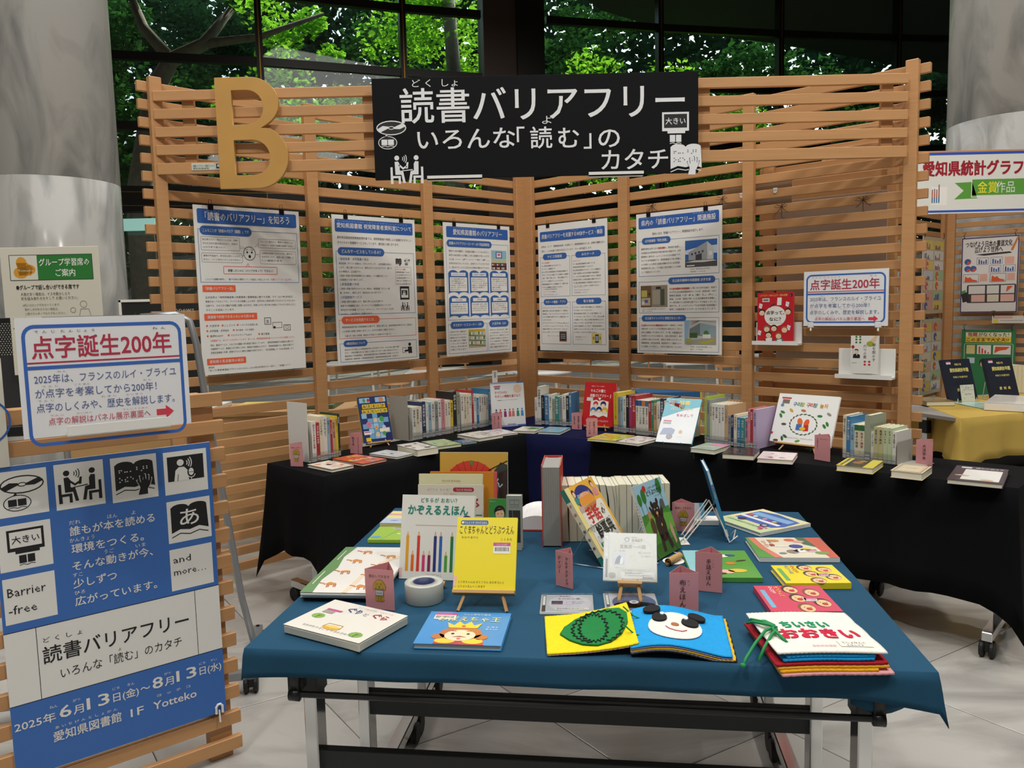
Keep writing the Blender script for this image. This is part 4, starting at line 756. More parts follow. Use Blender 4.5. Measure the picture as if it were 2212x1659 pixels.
# ================================================================ TABLES AND CLOTHS
TZ = 0.72
def cloth(name, label, corners, z, drops, cornerdrop, m, flare=.03, wave=.012, nseg=26, seed=1, cflare=.07, group=None, rows=5, step=.0, open_edges=(), under=.012):
    """corners counter-clockwise seen from above; drops: hem drop of each edge; cornerdrop: extra drop at each corner"""
    R_ = random.Random(seed); n = len(corners); P = []; ph = R_.uniform(0, 6)
    for i in range(n):
        a = Vector(corners[i]); b = Vector(corners[(i + 1) % n]); d = (b - a).normalized(); nn = Vector((d.y, -d.x)); pa = Vector(corners[i - 1]); dp = (a - pa).normalized(); npv = Vector((dp.y, -dp.x))
        dg = (nn + npv).normalized()
        # corner fan
        for kk in (-1, 0, 1):
            v = (npv * (1 - (kk + 1) / 2) + nn * ((kk + 1) / 2)).normalized(); c = cornerdrop[i]
            P.append((a, v, max(drops[i - 1] if kk < 0 else drops[i], (drops[i - 1] + drops[i]) / 2) * (1 if kk else 1) + c * (1 if kk == 0 else .45), (flare + cflare * (1 if kk == 0 else .4)) * (1 if c else .5)))
        L = (b - a).length; k = max(3, int(nseg * L / 1.5))
        for j in range(1, k):
            u = j / k; e = min(u, 1 - u) * L; cd = 0
            if e < .14: cd = (cornerdrop[i] if u < .5 else cornerdrop[(i + 1) % n]) * (1 - e / .14) * .45
            P.append((a + (b - a) * u, nn, drops[i] + cd, flare * (.6 + .4 * sin(u * L * 16 + ph + i)) + wave * sin(u * L * 31 + i * 2 + ph)))
    N = len(P); vs = []; fs = []
    for r in range(rows + 1):
        q = r / rows
        for p, nn, d, f in P:
            vs.append((p.x + nn.x * (f * q ** 1.3 * (1 if d > .1 else .35) + .004 * (q > 0)), p.y + nn.y * (f * q ** 1.3 * (1 if d > .1 else .35) + .004 * (q > 0)), z - (0.004 if 0 < q <= .2 else 0) - d * q))
    for r in range(rows):
        for i in range(N):
            j = (i + 1) % N; fs.append((r * N + i, (r + 1) * N + i, (r + 1) * N + j, r * N + j))
    fs.append(tuple(range(N)))
    me = bpy.data.meshes.new(name); me.from_pydata(vs, [], fs); me.materials.append(m); me.polygons.foreach_set('use_smooth', [True] * (len(fs) - 1) + [False]); me.update()
    o = link(name, me); sol = o.modifiers.new('thickness', 'SOLIDIFY'); sol.thickness = .0015; sol.offset = -1
    return tag(o, label, 'tablecloth', group)
def v2(p): return Vector((p[0], p[1]))
F1, F2, G1, H1 = v2((-.878, 3.585)), v2((.075, 4.655)), v2((.44, 4.43)), v2((1.985, 3.055))
vL = v2((-.37, .36)); vR = v2((.335, .335))
cloth('black_tablecloth', 'black cloth over the long narrow table along the left slatted screen, its corners hanging in points', [F1, F2, F2 + v2((-.30, .33)), F1 + vL], TZ + .004, [.43, .0 + .40, .40, .42], [.17, .0, .0, .17], BLKC, flare=.025, cflare=.06)
cloth('navy_tablecloth', 'dark navy cloth over the small table in the corner between the two screens', [F2, G1, G1 + vR, v2((.15, 5.45)), F2 + v2((-.30, .33))], TZ + .0025, [.46, .44, .4, .4, .44], [0, 0, 0, 0, 0], NAVYC, flare=.02, cflare=0, seed=4)
cloth('black_tablecloth', 'black cloth over the long narrow table along the right slatted screen', [G1, H1, H1 + vR, G1 + vR], TZ + .004, [.49, .49, .44, .44], [0, .13, .05, 0], BLKC, flare=.02, cflare=.05, seed=2)
def flip_table(name, label, P, u, L, D, zt, posts_v, foot, casters, beam_z, inset=.10, group=None, cv=None):
    """folding table: top slab, two posts, feet along the depth, modesty beam"""
    t = thing(name, label, 'table', frame((P[0], P[1], 0), Vector((u[0], u[1], 0))), group)
    MB().box(0, 0, zt - .028, L, D, zt, b=.004).build('tabletop', mat('grey_laminate', '8C8A86', .5), t)
    for x in (inset, L - inset):
        MB().box(x - .016, posts_v - .03, .07, x + .016, posts_v + .03, zt - .03, b=.003).build('leg', CHROME, t)
        MB().box(x - .02, foot[0], .07, x + .02, foot[1], .11, b=.003).build('foot', CHROME, t)
        MB().box(x - .022, posts_v - .035, zt - .16, x + .022, posts_v + .035, zt - .07, b=.004).build('hinge_bracket', BLKM, t)
        for y in casters: caster(t, T(x, y, 0), .036)
    MB().box(inset + .014, posts_v - .012, beam_z[0], L - inset - .014, posts_v + .012, beam_z[1], b=.002).build('modesty_beam', DGREY, t)
    return t
uL_ = (F2 - F1).normalized(); uR_ = (H1 - G1).normalized()
o1 = F1 + uL_ * .02 + vL.normalized() * .02
t = flip_table('narrow_table', 'narrow folding table with chrome legs under the left black cloth', (o1.x, o1.y), (uL_.x, uL_.y), (F2 - F1).length - .03, .46, TZ - .004, .23, (.02, .45), (.04, .42), (.42, .52), .09)
o2 = G1 + uR_ * .01 + vR.normalized() * .46
MR2 = frame((G1.x, G1.y, 0), Vector((-1, 0, 0)))
o2 = G1 + uR_ * .02 + v2((vR.x, vR.y)).normalized() * .02
t = flip_table('narrow_table', 'narrow folding table with chrome legs under the right black cloth', (o2.x, o2.y), (uR_.x, uR_.y), (H1 - G1).length - .03, .44, TZ - .004, .22, (-.02, .44), (.0, .42), (.42, .52), .08)
cn = v2((.15, 4.86)); t = flip_table('corner_table', 'small square table hidden under the navy cloth in the corner', (-.03, 4.80), (1, -.12), .58, .5, TZ - .004, .25, (.03, .47), (.05, .45), (.42, .5), .08)
# ---- front teal table
TA = -.132; tu = Vector((cos(TA), sin(TA), 0)); tvv = Vector((-tu.y, tu.x, 0)); T0 = Vector((-.6285, 1.746, 0)); TW, TD = 1.5, 1.26
def tp(u, v): p = T0 + tu * u + tvv * v; return v2(p)
cloth('teal_tablecloth', 'teal blue cloth over the big table in the foreground covered with picture books', [tp(0, 0), tp(TW, 0), tp(TW, TD), tp(0, TD)], TZ, [.062, .06, .06, .06], [.012, .05, .0, .01], TEALC, flare=.02, wave=.003, cflare=.0, nseg=40, seed=9, rows=5)
# sagging fold at the right front corner
fold = []; cr_ = tp(TW, 0)
for i in range(9):
    q = i / 8; c = tp(TW - .17 + .175 * q, .012 + .03 * q); fold.append((c, -.055 - .045 * sin(pi * min(1, q * 1.15)) ** .8 * (1 - .35 * q)))
vs = []; fs = []
for i, (c, zz) in enumerate(fold):
    vs += [(c.x, c.y - .006, TZ - .045), (c.x - .004, c.y - .014, TZ - .055 + zz * .35), (c.x, c.y - .004, TZ + zz - .012), (c.x, c.y + .06, TZ - .04)]
for i in range(8):
    for k in range(3): fs.append((i * 4 + k, i * 4 + k + 1, i * 4 + 5 + k, i * 4 + 4 + k))
me = bpy.data.meshes.new('cloth_fold'); me.from_pydata(vs, [], fs); me.materials.append(TEALC); me.polygons.foreach_set('use_smooth', [True] * len(fs)); me.update()
fo = link('cloth_fold', me, bpy.data.objects['teal_tablecloth']); fo.modifiers.new('t', 'SOLIDIFY').thickness = .002
for i, (v0, pv, ft, cs, lab) in enumerate(((.0, .12, (-.0, .43), (.05, .40), 'front'), (.42, .0, (.06, .46), (.09, .44), 'middle'), (.84, .21, (.04, .42), (.08, .38), 'back'))):
    p = tp(.01, v0 + .005)
    ins = (.10, .13, .13)[i]
    t = flip_table('folding_table', lab + ' folding table with chrome legs and a black crossbeam under the teal cloth', (p.x, p.y), (tu.x, tu.y), TW - .02, .41, TZ - .003, max(pv, -.02) , ft, cs, (.345, .415), ins)
    if i == 0:
        MB().tube([(.10, .01, .607), (TW - .12, .01, .607)], .0075, 10).build('release_bar', BLKM, t)
        for x in (.10, TW - .12): MB().lathe([(0, -.014), (.015, -.012), (.016, .012), (0, .014)], 14, M=T(x, .01, .607) @ Matrix.Rotation(pi / 2, 4, 'Y')).box(x - .012, .0, .61, x + .012, .05, .69).build('bar_bracket', BLKM, t, True)
# ================================================================ BOOK ROWS
def ordn(i): return ('first', 'second', 'third', 'fourth', 'fifth', 'sixth', 'seventh', 'eighth', 'ninth', 'tenth', 'eleventh', 'twelfth', 'thirteenth', 'fourteenth', 'fifteenth', 'sixteenth', 'seventeenth', 'eighteenth', 'nineteenth', 'twentieth', 'twenty-first', 'twenty-second')[i]
CN = {'w': ('white', 'DEDDD6'), 'c': ('cream', 'DDD5BC'), 'k': ('black', '26262A'), 'r': ('red', 'A8323A'), 'p': ('pink', 'D08C98'), 'b': ('blue', '3A7CB0'), 'n': ('navy', '23345E'), 'l': ('light blue', '8FB4C6'), 'g': ('green', '3E8268'), 'o': ('olive cream', 'BDB98C'), 'y': ('yellow', 'D6BC3C'), 'e': ('pale green', 'BCCAA8'), 's': ('grey', '8E9296'), 't': ('teal', '2C8C86'), 'm': ('magenta', 'A83A78'), 'q': ('grey-green', '98A08C'), 'h': ('lime green', 'A8C04A'), 'a': ('orange', 'D67A3A'), 'f': ('tan', 'C2A27C'), 'i': ('lilac', 'B8A6C8'), 'd': ('dark green', '1F3B2C')}
BT = {}
def spine_book(M, w_, d_, h_, code, title, label, group, lean=0.0, textcol=None, band=None):
    nm, hx = CN[code]; dark = code in 'kbrngtmd'
    t = thing('shelved_book', label, 'book', M, group); cv = mat('cover_' + hx, hx, 0.4); e = .0012
    MB().box(0, 0, 0, w_, e, h_).box(0, e, 0, e, d_, h_).box(w_ - e, e, 0, w_, d_, h_).build('cover', cv, t)
    MB().box(e, e, .002, w_ - e, d_ - .002, h_ - .003).build('pages', PAPER, t)
    s = Sheet(w_, h_)
    if band: s.r(0, 0, 100, s.H * .16, band, L=1)
    s.r(6, s.H * .86, 94, s.H * .97, 'D2D4D4', L=2); s.r(6, s.H * .90, 94, s.H * .915, '8A6A7A', L=3)
    tc = textcol or ('E8E8E2' if dark else rnd.choice(('2A2A30', '2A2A30', '7A2A3A', '2A4A7A')))
    n = len(title); hh = min(62, s.H * .62 / max(1, n) / 1.06)
    if n: s.tv(50, s.H * (.07 if not band else .2), hh, title, tc, L=4, b=.015)
    s.build(t, m=GLOSS); return t
TITLES = ['読めない人が読む世界', '耳の聞こえない人', '点字と共に', '手話を学ぼう', '読書のかたち', 'やさしい日本語', '障害者と図書館', '図書館サービス', '視覚障害', '音声訳の世界', '情報保障入門', 'ことばの発達', '発達障害と読み', 'LLブック', '見えない学校', '盲導犬と歩く', 'さわって学ぶ', '読み書き障害', '心のバリアフリー', '多文化共生', '著作権と読書', '電子書籍の今', '朗読の技術', '共に生きる社会', '手で読む世界']
ti_ = [0]
def row(p0, p1, z, depth, spec, where, grp, back, tdir=None):
    """spec: list of (rel width, height m, code, title or None[, band])"""
    a, b = at(*p0, z), at(*p1, z); d = (b - a); d.z = 0; L = d.length; M0 = frame((a.x, a.y, z), d); tot = sum(q[0] for q in spec); x = 0
    for i, q in enumerate(spec):
        w_ = q[0] / tot * L; ttl = q[3] if len(q) > 3 and q[3] is not None else TITLES[ti_[0] % len(TITLES)]; ti_[0] += 1
        lab = '%s book, %s from the left in %s' % (CN[q[2]][0], ordn(i), where)
        spine_book(M0 @ T(x, 0 if q[1] > .15 else .004, 0), w_ * .96, q[5] if len(q) > 5 else depth, q[1], q[2], ttl, lab, grp, band=q[4] if len(q) > 4 else None); x += w_
    # clear stand in front of the spines and a grey steel bookend
    s = thing('clear_bookstand', 'low clear plastic book stand holding ' + where, 'bookstand', M0)
    m = MB().box(-.004, -.006, 0, L + .004, -.004, .045).box(-.004, -.006, 0, L + .004, depth * .8, .0012); m.build('tray', CLEAR, s)
    return M0, L
ZT = TZ + .0065
SPL1 = [(10, .205, 'w', '読めない人が読む世界'), (8, .195, 'r', '点字絵本の世界'), (8, .225, 'c', 'ことばを読む'), (9, .225, 'w', None), (7, .215, 'l', None), (5, .2, 'r', None), (7, .2, 'f', None), (6, .215, 'y', None), (5, .225, 'd', None)]
M0, L0 = row((676, 998), (737, 986), ZT, .15, SPL1, 'the leftmost row', 'books in the leftmost row', 1)
def white_divider(name, label, M, w_, h_, m, hole=True):
    t = thing(name, label, 'bookend', M); MB().box(0, 0, 0, .0015, w_, h_, b=.0003).build('upright_plate', m, t); MB().box(0, 0, 0, .10, w_, .0012).build('base_plate', m, t); return t
MGREYP = mat('bookend_grey', 'A9A89F', .5)
white_divider('file_board', 'tall white board standing at the left end of the leftmost book row', M0 @ T(-.022, .0, 0), .17, .30, WHITE)
def bookend(name, label, M, w_, h_):
    t = thing(name, label, 'bookend', M); pr = []
    out = [(0, 0), (0, h_ - .03)] + [(.03 - .03 * cos(radians(a)), h_ - .03 + .03 * sin(radians(a))) for a in (15, 45, 75, 90)] + [(w_ - .03 + .03 * sin(radians(a)), h_ - .03 + .03 * cos(radians(a))) for a in (0, 30, 60, 90)] + [(w_, 0)]
    inn = [(w_ * .36, 0), (w_ * .36, h_ * .48)] + [(w_ * .5 - w_ * .14 * cos(radians(a)), h_ * .48 + w_ * .14 * sin(radians(a))) for a in (30, 60, 90, 120, 150)] + [(w_ * .64, h_ * .48), (w_ * .64, 0)]
    P = out + inn[::-1]; m = MB(); m.prism([(p[0], p[1]) for p in P], 0, .0012, Matrix(((0, 0, 1, 0), (1, 0, 0, 0), (0, 1, 0, 0), (0, 0, 0, 1)))); m.build('upright_plate', MGREYP, t)
    MB().box(0, 0, 0, .1, w_, .001).build('base_plate', MGREYP, t); return t
bookend('steel_bookend', 'grey steel bookend with an arched cut-out in the leftmost book row', M0 @ T(-.010, -.004, 0), .13, .17)
SPL2 = [(8, .19, 'w'), (7, .19, 'c'), (6, .19, 'w'), (9, .215, 'n'), (6, .2, 'w'), (7, .205, 'l'), (8, .21, 'w'), (8, .205, 's'), (7, .215, 'w'), (9, .215, 'p'), (7, .2, 'c'), (6, .205, 'w'), (7, .2, 'y'), (9, .25, 'k'), (8, .245, 'q')]
M0, L0 = row((893, 951), (995, 932), ZT, .15, SPL2, 'the second row of the left table', 'books in the second row of the left table', 1)
white_divider('file_board', 'grey board at the left end of the second book row of the left table', M0 @ T(-.035, .0, 0), .16, .255, MGREYP)
bookend('steel_bookend', 'grey steel bookend at the left end of the second book row', M0 @ T(-.02, -.004, 0), .12, .15)
SPL3 = [(8, .23, 'w'), (8, .225, 'c'), (7, .22, 'c'), (8, .225, 'w'), (6, .24, 'r'), (8, .215, 'w'), (7, .19, 'b'), (7, .21, 'w'), (7, .205, 'w'), (7, .205, 'c'), (7, .20, 'w'), (7, .235, 'b')]
row((997, 931), (1061, 919), ZT, .15, SPL3, 'the third row of the left table', 'books in the third row of the left table', 1)
SPC = [(6, .175, 'w'), (8, .245, 'w'), (7, .19, 'k'), (9, .19, 'b'), (7, .195, 'w'), (6, .17, 'q'), (8, .185, 't'), (7, .18, 's'), (8, .2, 'w'), (6, .19, 'k'), (6, .21, 'b')]
row((1156, 917), (1236, 921), ZT, .13, SPC, 'the short row in the navy-covered corner', 'books in the corner row', 1)
SPR1 = [(9, .235, 'y', 'ユニバーサルデザイン絵本'), (5, .21, 's'), (5, .21, 'l'), (6, .215, 'w'), (6, .225, 'k', '日本手話'), (6, .225, 'm', '手話の国'), (7, .225, 'r', 'ことばの国'), (6, .2, 'w', None, '2A4A8A'), (6, .2, 'w', None, '2A5AA0'), (6, .2, 'w', None, 'D07A3A'), (6, .2, 'w', None, '3A6AA0'), (5, .2, 'r'), (5, .205, 'g'), (6, .19, 'f'), (6, .2, 'w'), (7, .22, 'n'), (7, .21, 'c'), (6, .2, 'p'), (6, .205, 'w'), (8, .2, 'r'), (7, .195, 'w')]
row((1326, 932), (1476, 950), ZT, .17, SPR1, 'the row right of the red book', 'books right of the red cover', 1)
SPR2 = [(5, .25, 'h'), (7, .235, 's'), (5, .215, 'e'), (7, .215, 'w'), (7, .215, 'w'), (7, .215, 'w'), (7, .215, 'w'), (8, .215, 'f', 'しんにほんご'), (6, .16, 's'), (6, .165, 'n'), (7, .17, 'c'), (8, .155, 'b', '해변의 카프카'), (8, .155, 't', '해변의 카프카'), (7, .15, 'p'), (5, .205, 'p'), (6, .205, 'r'), (7, .205, 'i', None, None, .20)]
row((1522, 956), (1634, 971), ZT, .17, SPR2, 'the row left of the Korean book', 'books left of the Korean picture book', 1)
SPR3 = [(8, .205, 'c', '国境の南太陽の'), (9, .2, 'b', '博士の愛した数式'), (9, .165, 'l', '人生の時間'), (11, .165, 'c', '食卓の情景', '2F6A3A'), (11, .165, 'c', '食卓の情景', '2F6A3A'), (13, .215, 'q', ''), (7, .14, 'w'), (10, .165, 'o', '風景の断片'), (10, .165, 'o', '風景の断片'), (9, .165, 'e', 'かまいたち'), (9, .165, 'e', 'かまいたち'), (8, .15, 'w')]
M0, L0 = row((1820, 988), (1934, 1004), ZT, .15, SPR3, 'the rightmost row', 'books in the rightmost row', 1)
white_divider('file_board', 'grey board closing the right end of the rightmost book row', M0 @ T(L0 + .006, 0, 0), .15, .105, MGREYP)
# ================================================================ BOOKS LYING FLAT, CARDS AND STANDING BOOKS
def quad_frame(px, z):
    """px: image corners TL TR BR BL of a top face at height z -> matrix with origin BL, width, height"""
    tl, tr_, br, bl = [at(*p, z) for p in px]; u = (tr_ - tl + br - bl) / 2; v = (tl - bl + tr_ - br) / 2; c = (tl + tr_ + br + bl) / 4
    w_, h_ = u.length, v.length; u.normalize(); p = Vector((-u.y, u.x, 0))
    return frame(c - u * w_ / 2 - p * h_ / 2, u), w_, h_
def flat_book(label, px, t_, art=None, cover='E4E4E0', page=None, z=None, board=False, group=None, name='picture_book', m=None, spine=None):
    """spine: 'L' or 'B' or 'R' or 'T' edge"""
    z0 = TZ + .0015 if z is None else z; M, w_, h_ = quad_frame(px, z0 + t_); M = T(0, 0, -t_) @ M
    t = thing(name, label, 'book', M, group); cv = mat('cover_' + cover, cover, 0.35); e = .0012
    if board: MB().box(0, 0, 0, w_, h_, t_ - .0008, b=.003).build('board_pages', page or WHITE, t); MB().box(0.001, 0.001, t_ - .0008, w_ - .001, h_ - .001, t_).build('cover', cv, t)
    else:
        a = MB(); a.box(0, 0, t_ - e, w_, h_, t_).box(0, 0, 0, w_, h_, e); sp = spine or 'L'; q = .003
        if sp == 'L': a.box(0, 0, e, e, h_, t_ - e); b = (e, q, w_ - q, h_ - q)
        elif sp == 'R': a.box(w_ - e, 0, e, w_, h_, t_ - e); b = (q, q, w_ - e, h_ - q)
        elif sp == 'B': a.box(0, 0, e, w_, e, t_ - e); b = (q, e, w_ - q, h_ - q)
        else: a.box(0, h_ - e, e, w_, h_, t_ - e); b = (q, q, w_ - q, h_ - e)
        a.build('cover', cv, t); MB().box(b[0], b[1], e, b[2], b[3], t_ - e).build('pages', page or PAPER, t)
    if art:
        s = Sheet(w_, h_); art(s); s.build(t, face='F', M=T(0, 0, t_), m=m or GLOSS)
    t['w'] = w_; t['h'] = h_; return t
def blobs(bg, cols, seed, n=14, title=None, tc='FFFFFF', ty=.2, th=9):
    def f(s):
        R_ = random.Random(seed); s.r(0, 0, 100, s.H, bg, L=0)
        for i in range(n):
            x, y = R_.uniform(12, 88), R_.uniform(.12, .88) * s.H; c = R_.choice(cols)
            if R_.random() < .5: s.e(x, y, R_.uniform(3, 11), R_.uniform(3, 8), c, n=10, L=1 + i % 3, a=R_.uniform(0, 180))
            else:
                a = R_.uniform(0, 6); s.p([(x + 9 * cos(a + k) * R_.uniform(.5, 1), y + 7 * sin(a + k) * R_.uniform(.5, 1)) for k in (0, 1.2, 2.6, 3.9, 5)], c, 1 + i % 3)
        if title: s.t(10, s.H * ty, th, title, tc, w=min(80, len(title) * th), b=.02, L=5)
    return f
# --- flat books along the left and right black tables
FB = [
 ('white and orange paperback lying nearest the left end of the left table', [(709, 994), (762, 1005), (719, 1014), (665, 1004)], .014, blobs('E6DDD0', ['E0782C', 'E8A050', 'D8C0B0'], 1, 10, 'ことば', '8A7A70'), 'E6DDD0', 'L'),
 ('red patterned book lying below the blue checkered book', [(762, 981), (831, 990), (788, 1004), (724, 991)], .012, blobs('C8502E', ['D88A4A', '9A3020', 'E0C060', 'B8A890'], 2, 18, '大きなこえ', 'EEE0D0'), 'C8502E', 'L'),
 ('thin grey and white booklets with a red stripe, lying third on the left table', [(827, 971), (895, 979), (856, 988), (805, 980)], .010, blobs('C2C4C6', ['B84A38', 'E4E2DE', 'E4E2DE', 'D6D8DA'], 3, 7), 'D8D8D4', 'L'),
 ('thick white book with a black and red drawing lying before the second row', [(901, 955), (944, 965), (904, 973), (857, 961)], .034, blobs('DCD9D4', ['2A2626', '7A2A26', '3A3838', 'CFCBC4'], 4, 9), 'D4CFC6', 'L'),
 ('pale green book with a child drawing lying before the second row', [(960, 949), (994, 957), (949, 966), (909, 953)], .016, blobs('A4BC88', ['C8CFA0', 'D8C8A0', '6E9A50', 'B8CFA8'], 5, 12), 'B4C898', 'L'),
 ('small blue and orange booklet lying half behind the pale green book', [(1010, 949), (1028, 953), (1001, 959), (980, 951)], .008, blobs('4A6A9A', ['D89A4A', 'C8CFD8'], 6, 6), '8AB8A8', 'L'),
 ('white picture book with brown tracery lying before the third row', [(1030, 931), (1081, 937), (1040, 949), (994, 938)], .018, blobs('DAD6CE', ['B09888', '8A7468', 'C8B0A0', '6A8AA0'], 7, 14), 'DDD9D0', 'L'),
 ('white booklet with pale blue pattern lying beside the brown tracery book', [(1081, 927), (1115, 933), (1082, 941), (1041, 930)], .010, blobs('D8D6D4', ['A8B4C8', 'C8A898', 'C8CCD0'], 8, 12), 'DDD9D0', 'L'),
 ('white book with a green band lying at the left of the corner row', [(1129, 922), (1176, 922), (1154, 933), (1108, 929)], .014, lambda s: (s.r(0, 0, 100, s.H, 'D4D6CC', L=0), s.r(45, 15, 95, s.H * .55, '3E8A50'), s.e(30, s.H * .3, 12, 8, 'C09890'), s.e(70, s.H * .75, 14, 7, '88B890')), 'D4D6CC', 'L'),
 ('light blue paperback lying before the corner row', [(1185, 922), (1233, 923), (1209, 935), (1163, 932)], .014, blobs('7AAAC0', ['A8C8D0', 'A86A60', '9ABCC8'], 10, 6, '', '234'), '7AAAC0', 'L'),
 ('yellow-green picture book lying right of the small pink cards', [(1303, 936), (1373, 940), (1332, 954), (1272, 947)], .012, blobs('C8C03C', ['D86A3A', 'E8E4D8', '9AB040', 'C88A8A'], 11, 16), 'C8C860', 'L'),
 ('white book with red figures lying before the row right of the red cover', [(1371, 942), (1423, 945), (1383, 961), (1335, 952)], .012, blobs('E0DCD8', ['C84A58', 'A86A60', 'D8989A', '6A5A58'], 12, 12), 'DDD9D4', 'L'),
 ('grey-green and pink book with a dark ribbon lying right of the glaring book', [(1528, 956), (1579, 961), (1542, 973), (1491, 967)], .022, lambda s: (s.r(0, 0, 100, s.H, '9CB0A4', L=0), s.r(35, 0, 100, s.H * .42, 'C884A4'), s.e(45, s.H * .6, 30, 14, 'B8C4B8')), 'A8B8AC', 'L'),
 ('dark book with small red figures lying before the row left of the Korean book', [(1579, 967), (1657, 970), (1613, 984), (1556, 979)], .024, blobs('2E2624', ['8A3A34', '4A4240', '7A4A48'], 14, 14, '', ''), '2E2624', 'L'),
 ('pale pink paperback lying under the Korean picture book', [(1655, 975), (1740, 980), (1694, 993), (1629, 989)], .020, blobs('E0D0D0', ['D8B8C0', 'B85A78', '7A8A70', 'D8C8CC'], 15, 12, '', ''), 'DDC4CC', 'L'),
 ('yellow book with a black picture lying before the rightmost row', [(1837, 990), (1915, 996), (1878, 1012), (1800, 1003)], .026, lambda s: (s.r(0, 0, 100, s.H, 'D8C848', L=0), s.r(22, 0, 72, s.H, '3A2E20'), s.e(45, s.H * .5, 14, 18, '9A6A30'), s.e(55, s.H * .3, 10, 10, 'B08A48', L=3), s.r(8, 8, 14, s.H - 8, '6A5A20')), 'D8C848', 'L'),
 ('cream book with an ornamental frame lying beside the pink large-print card', [(1951, 1001), (2018, 1009), (1988, 1022), (1919, 1016)], .030, lambda s: (s.r(0, 0, 100, s.H, 'DDD0B0', L=0), s.box(8, 8, 92, s.H - 8, '5A4A48', 2.2), s.box(14, 14, 86, s.H - 14, '9A8A78', .8), s.t(50, s.H * .5, 7, '大きな活字', '6A5A48', w=36, al='c')), 'DDD0B0', 'L'),
 ('large dark purple book with white panel and two hands lying at the right end of the right table', [(2083, 1006), (2196, 1017), (2148, 1044), (2028, 1034)], .018, lambda s: (s.r(0, 0, 100, s.H, '302838', L=0), s.r(22, 36, 92, s.H - 16, 'E2E2DE'), s.t(40, 22, 10, '誰もが使える', 'E8E8E8', w=52, b=.02), s.t(40, 32, 6, 'ウェブサイトへ', 'B8B0C0', w=44), s.r(12, 12, 32, 26, 'DDDDDA', L=2), s.e(22, s.H * .66, 14, 6, 'D8A888', L=3), s.e(70, s.H * .85, 12, 6, 'D8A888', L=3)), '3A3442', 'L')]
for lab, px, t_, art, cv, sp in FB:
    flat_book(lab, px, t_, art, cv, z=TZ + .0065, name='book', group='books lying along the black tables', spine='T')
# ribbon
rb = at(1499, 975, TZ); tag(MB().tube([rb + Vector((0, 0, .02)), rb + Vector((-.008, -.03, .004)), rb + Vector((-.012, -.05, -.03))], .0012, 5).build('ribbon_marker', mat('green_ribbon', '1F4A44', .6)), 'dark green ribbon marker hanging from the grey-green book over the table edge', 'bookmark')
# --- pink folded cards
def dog(s, cy=66, q=1.0):
    G, O = 'B08E30', '3A2E1A'; X = lambda v: 50 + (v - 50) * q; Y = lambda v: cy + (v - 66) * q
    E = lambda x, y, a, b, c, L, an=0: s.e(X(x), Y(y), a * q, b * q, c, L=L, a=an)
    E(50, 108, 21, 26, O, 1); E(50, 108, 20, 25, G, 2); E(36, 122, 9, 10, G, 3); E(64, 122, 9, 10, G, 3); s.l([(X(43), Y(100)), (X(43), Y(128))], .8, O, 4); s.l([(X(57), Y(100)), (X(57), Y(128))], .8, O, 4)
    E(50, 54, 26, 25, O, 3); E(50, 54, 25, 24, G, 4); E(27, 60, 8, 18, O, 4, 12); E(27, 60, 7, 17, G, 5, 12); E(73, 60, 8, 18, O, 4, -12); E(73, 60, 7, 17, G, 5, -12)
    E(42, 50, 2, 2.4, '1A1410', 6); E(58, 50, 2, 2.4, '1A1410', 6); E(50, 63, 3.4, 2.4, '1A1410', 6); s.l([(X(43), Y(70)), (X(50), Y(72)), (X(57), Y(70))], 1, O, 6)
    s.p([(X(30), Y(79)), (X(70), Y(79)), (X(68), Y(105)), (X(32), Y(105))], '4A4A50', 6); s.p([(X(31), Y(80)), (X(69), Y(80)), (X(67), Y(104)), (X(33), Y(104))], 'B4B6BE', 7); s.t(X(50), Y(96), 12 * q, 'book', '4A4E66', w=24 * q, al='c', L=9)
def f_dog(s): s.t(50, s.H * .20, 11, '貸出しできます', '2E2424', w=72, al='c'); dog(s, s.H * .38 + 8, min(1, s.H / 190))
def f_v(txt, ruby='', x=50, h=17, top=.16):
    def f(s):
        cols = txt.split('|'); rb_ = ruby.split('|')
        for i, c in enumerate(cols):
            xx = x - i * h * 2.0 + (len(cols) - 1) * h * .9; n = len(c); hh = min(h, s.H * (1 - top - .05) / n / 1.05)
            s.tv(xx, s.H * top, hh, c, '2A2226', b=.01)
            if i < len(rb_) and rb_[i]: s.tv(xx + hh * .85, s.H * top + 2, hh * .36, rb_[i], '5A4A4C', step=hh * .6)
    return f
def card(label, bl, br, z, h_, front, side=None, w=None, group='pink folded title cards', flip=False):
    a, b = at(*bl, z), at(*br, z); d = (b - a); w_ = w or d.length; M = frame((a.x, a.y, z), d); t = thing('folded_card', label, 'card', M, group)
    ap = (w_ * .5, w_ * .80) if side is None else (w_ * .34, w_ * .80) ; tk = .0006; m = MB()
    tri = [(0, 0), (w_, 0), ap]
    for i in range(3):
        p, q = Vector(tri[i]), Vector(tri[(i + 1) % 3]); d2 = (q - p).normalized(); n = Vector((-d2.y, d2.x)) * tk
        m.prism([(p.x, p.y), (q.x, q.y), (q.x + n.x, q.y + n.y), (p.x + n.x, p.y + n.y)], 0, h_)
    m.build('card', PINK, t); s = Sheet(w_, h_); front(s); s.build(t, m=INK)
    p, q = Vector(tri[1]), Vector(tri[2]); L = (q - p).length; s = Sheet(L, h_); (side or f_dog)(s); s.build(t, name='side_print', m=INK, M=frame((p.x, p.y, 0), Vector((q.x - p.x, q.y - p.y, 0))))
    return t
card('pink folded card with a golden dog at the left end of the left black table', (628, 1007), (655, 1008), ZT, .113, f_dog)
card('pink folded card with vertical writing left of the blue checkered book', (757, 979), (783, 981), ZT, .108, f_v('バリアフリーを|知る本', h=20), f_v('点字の本'))
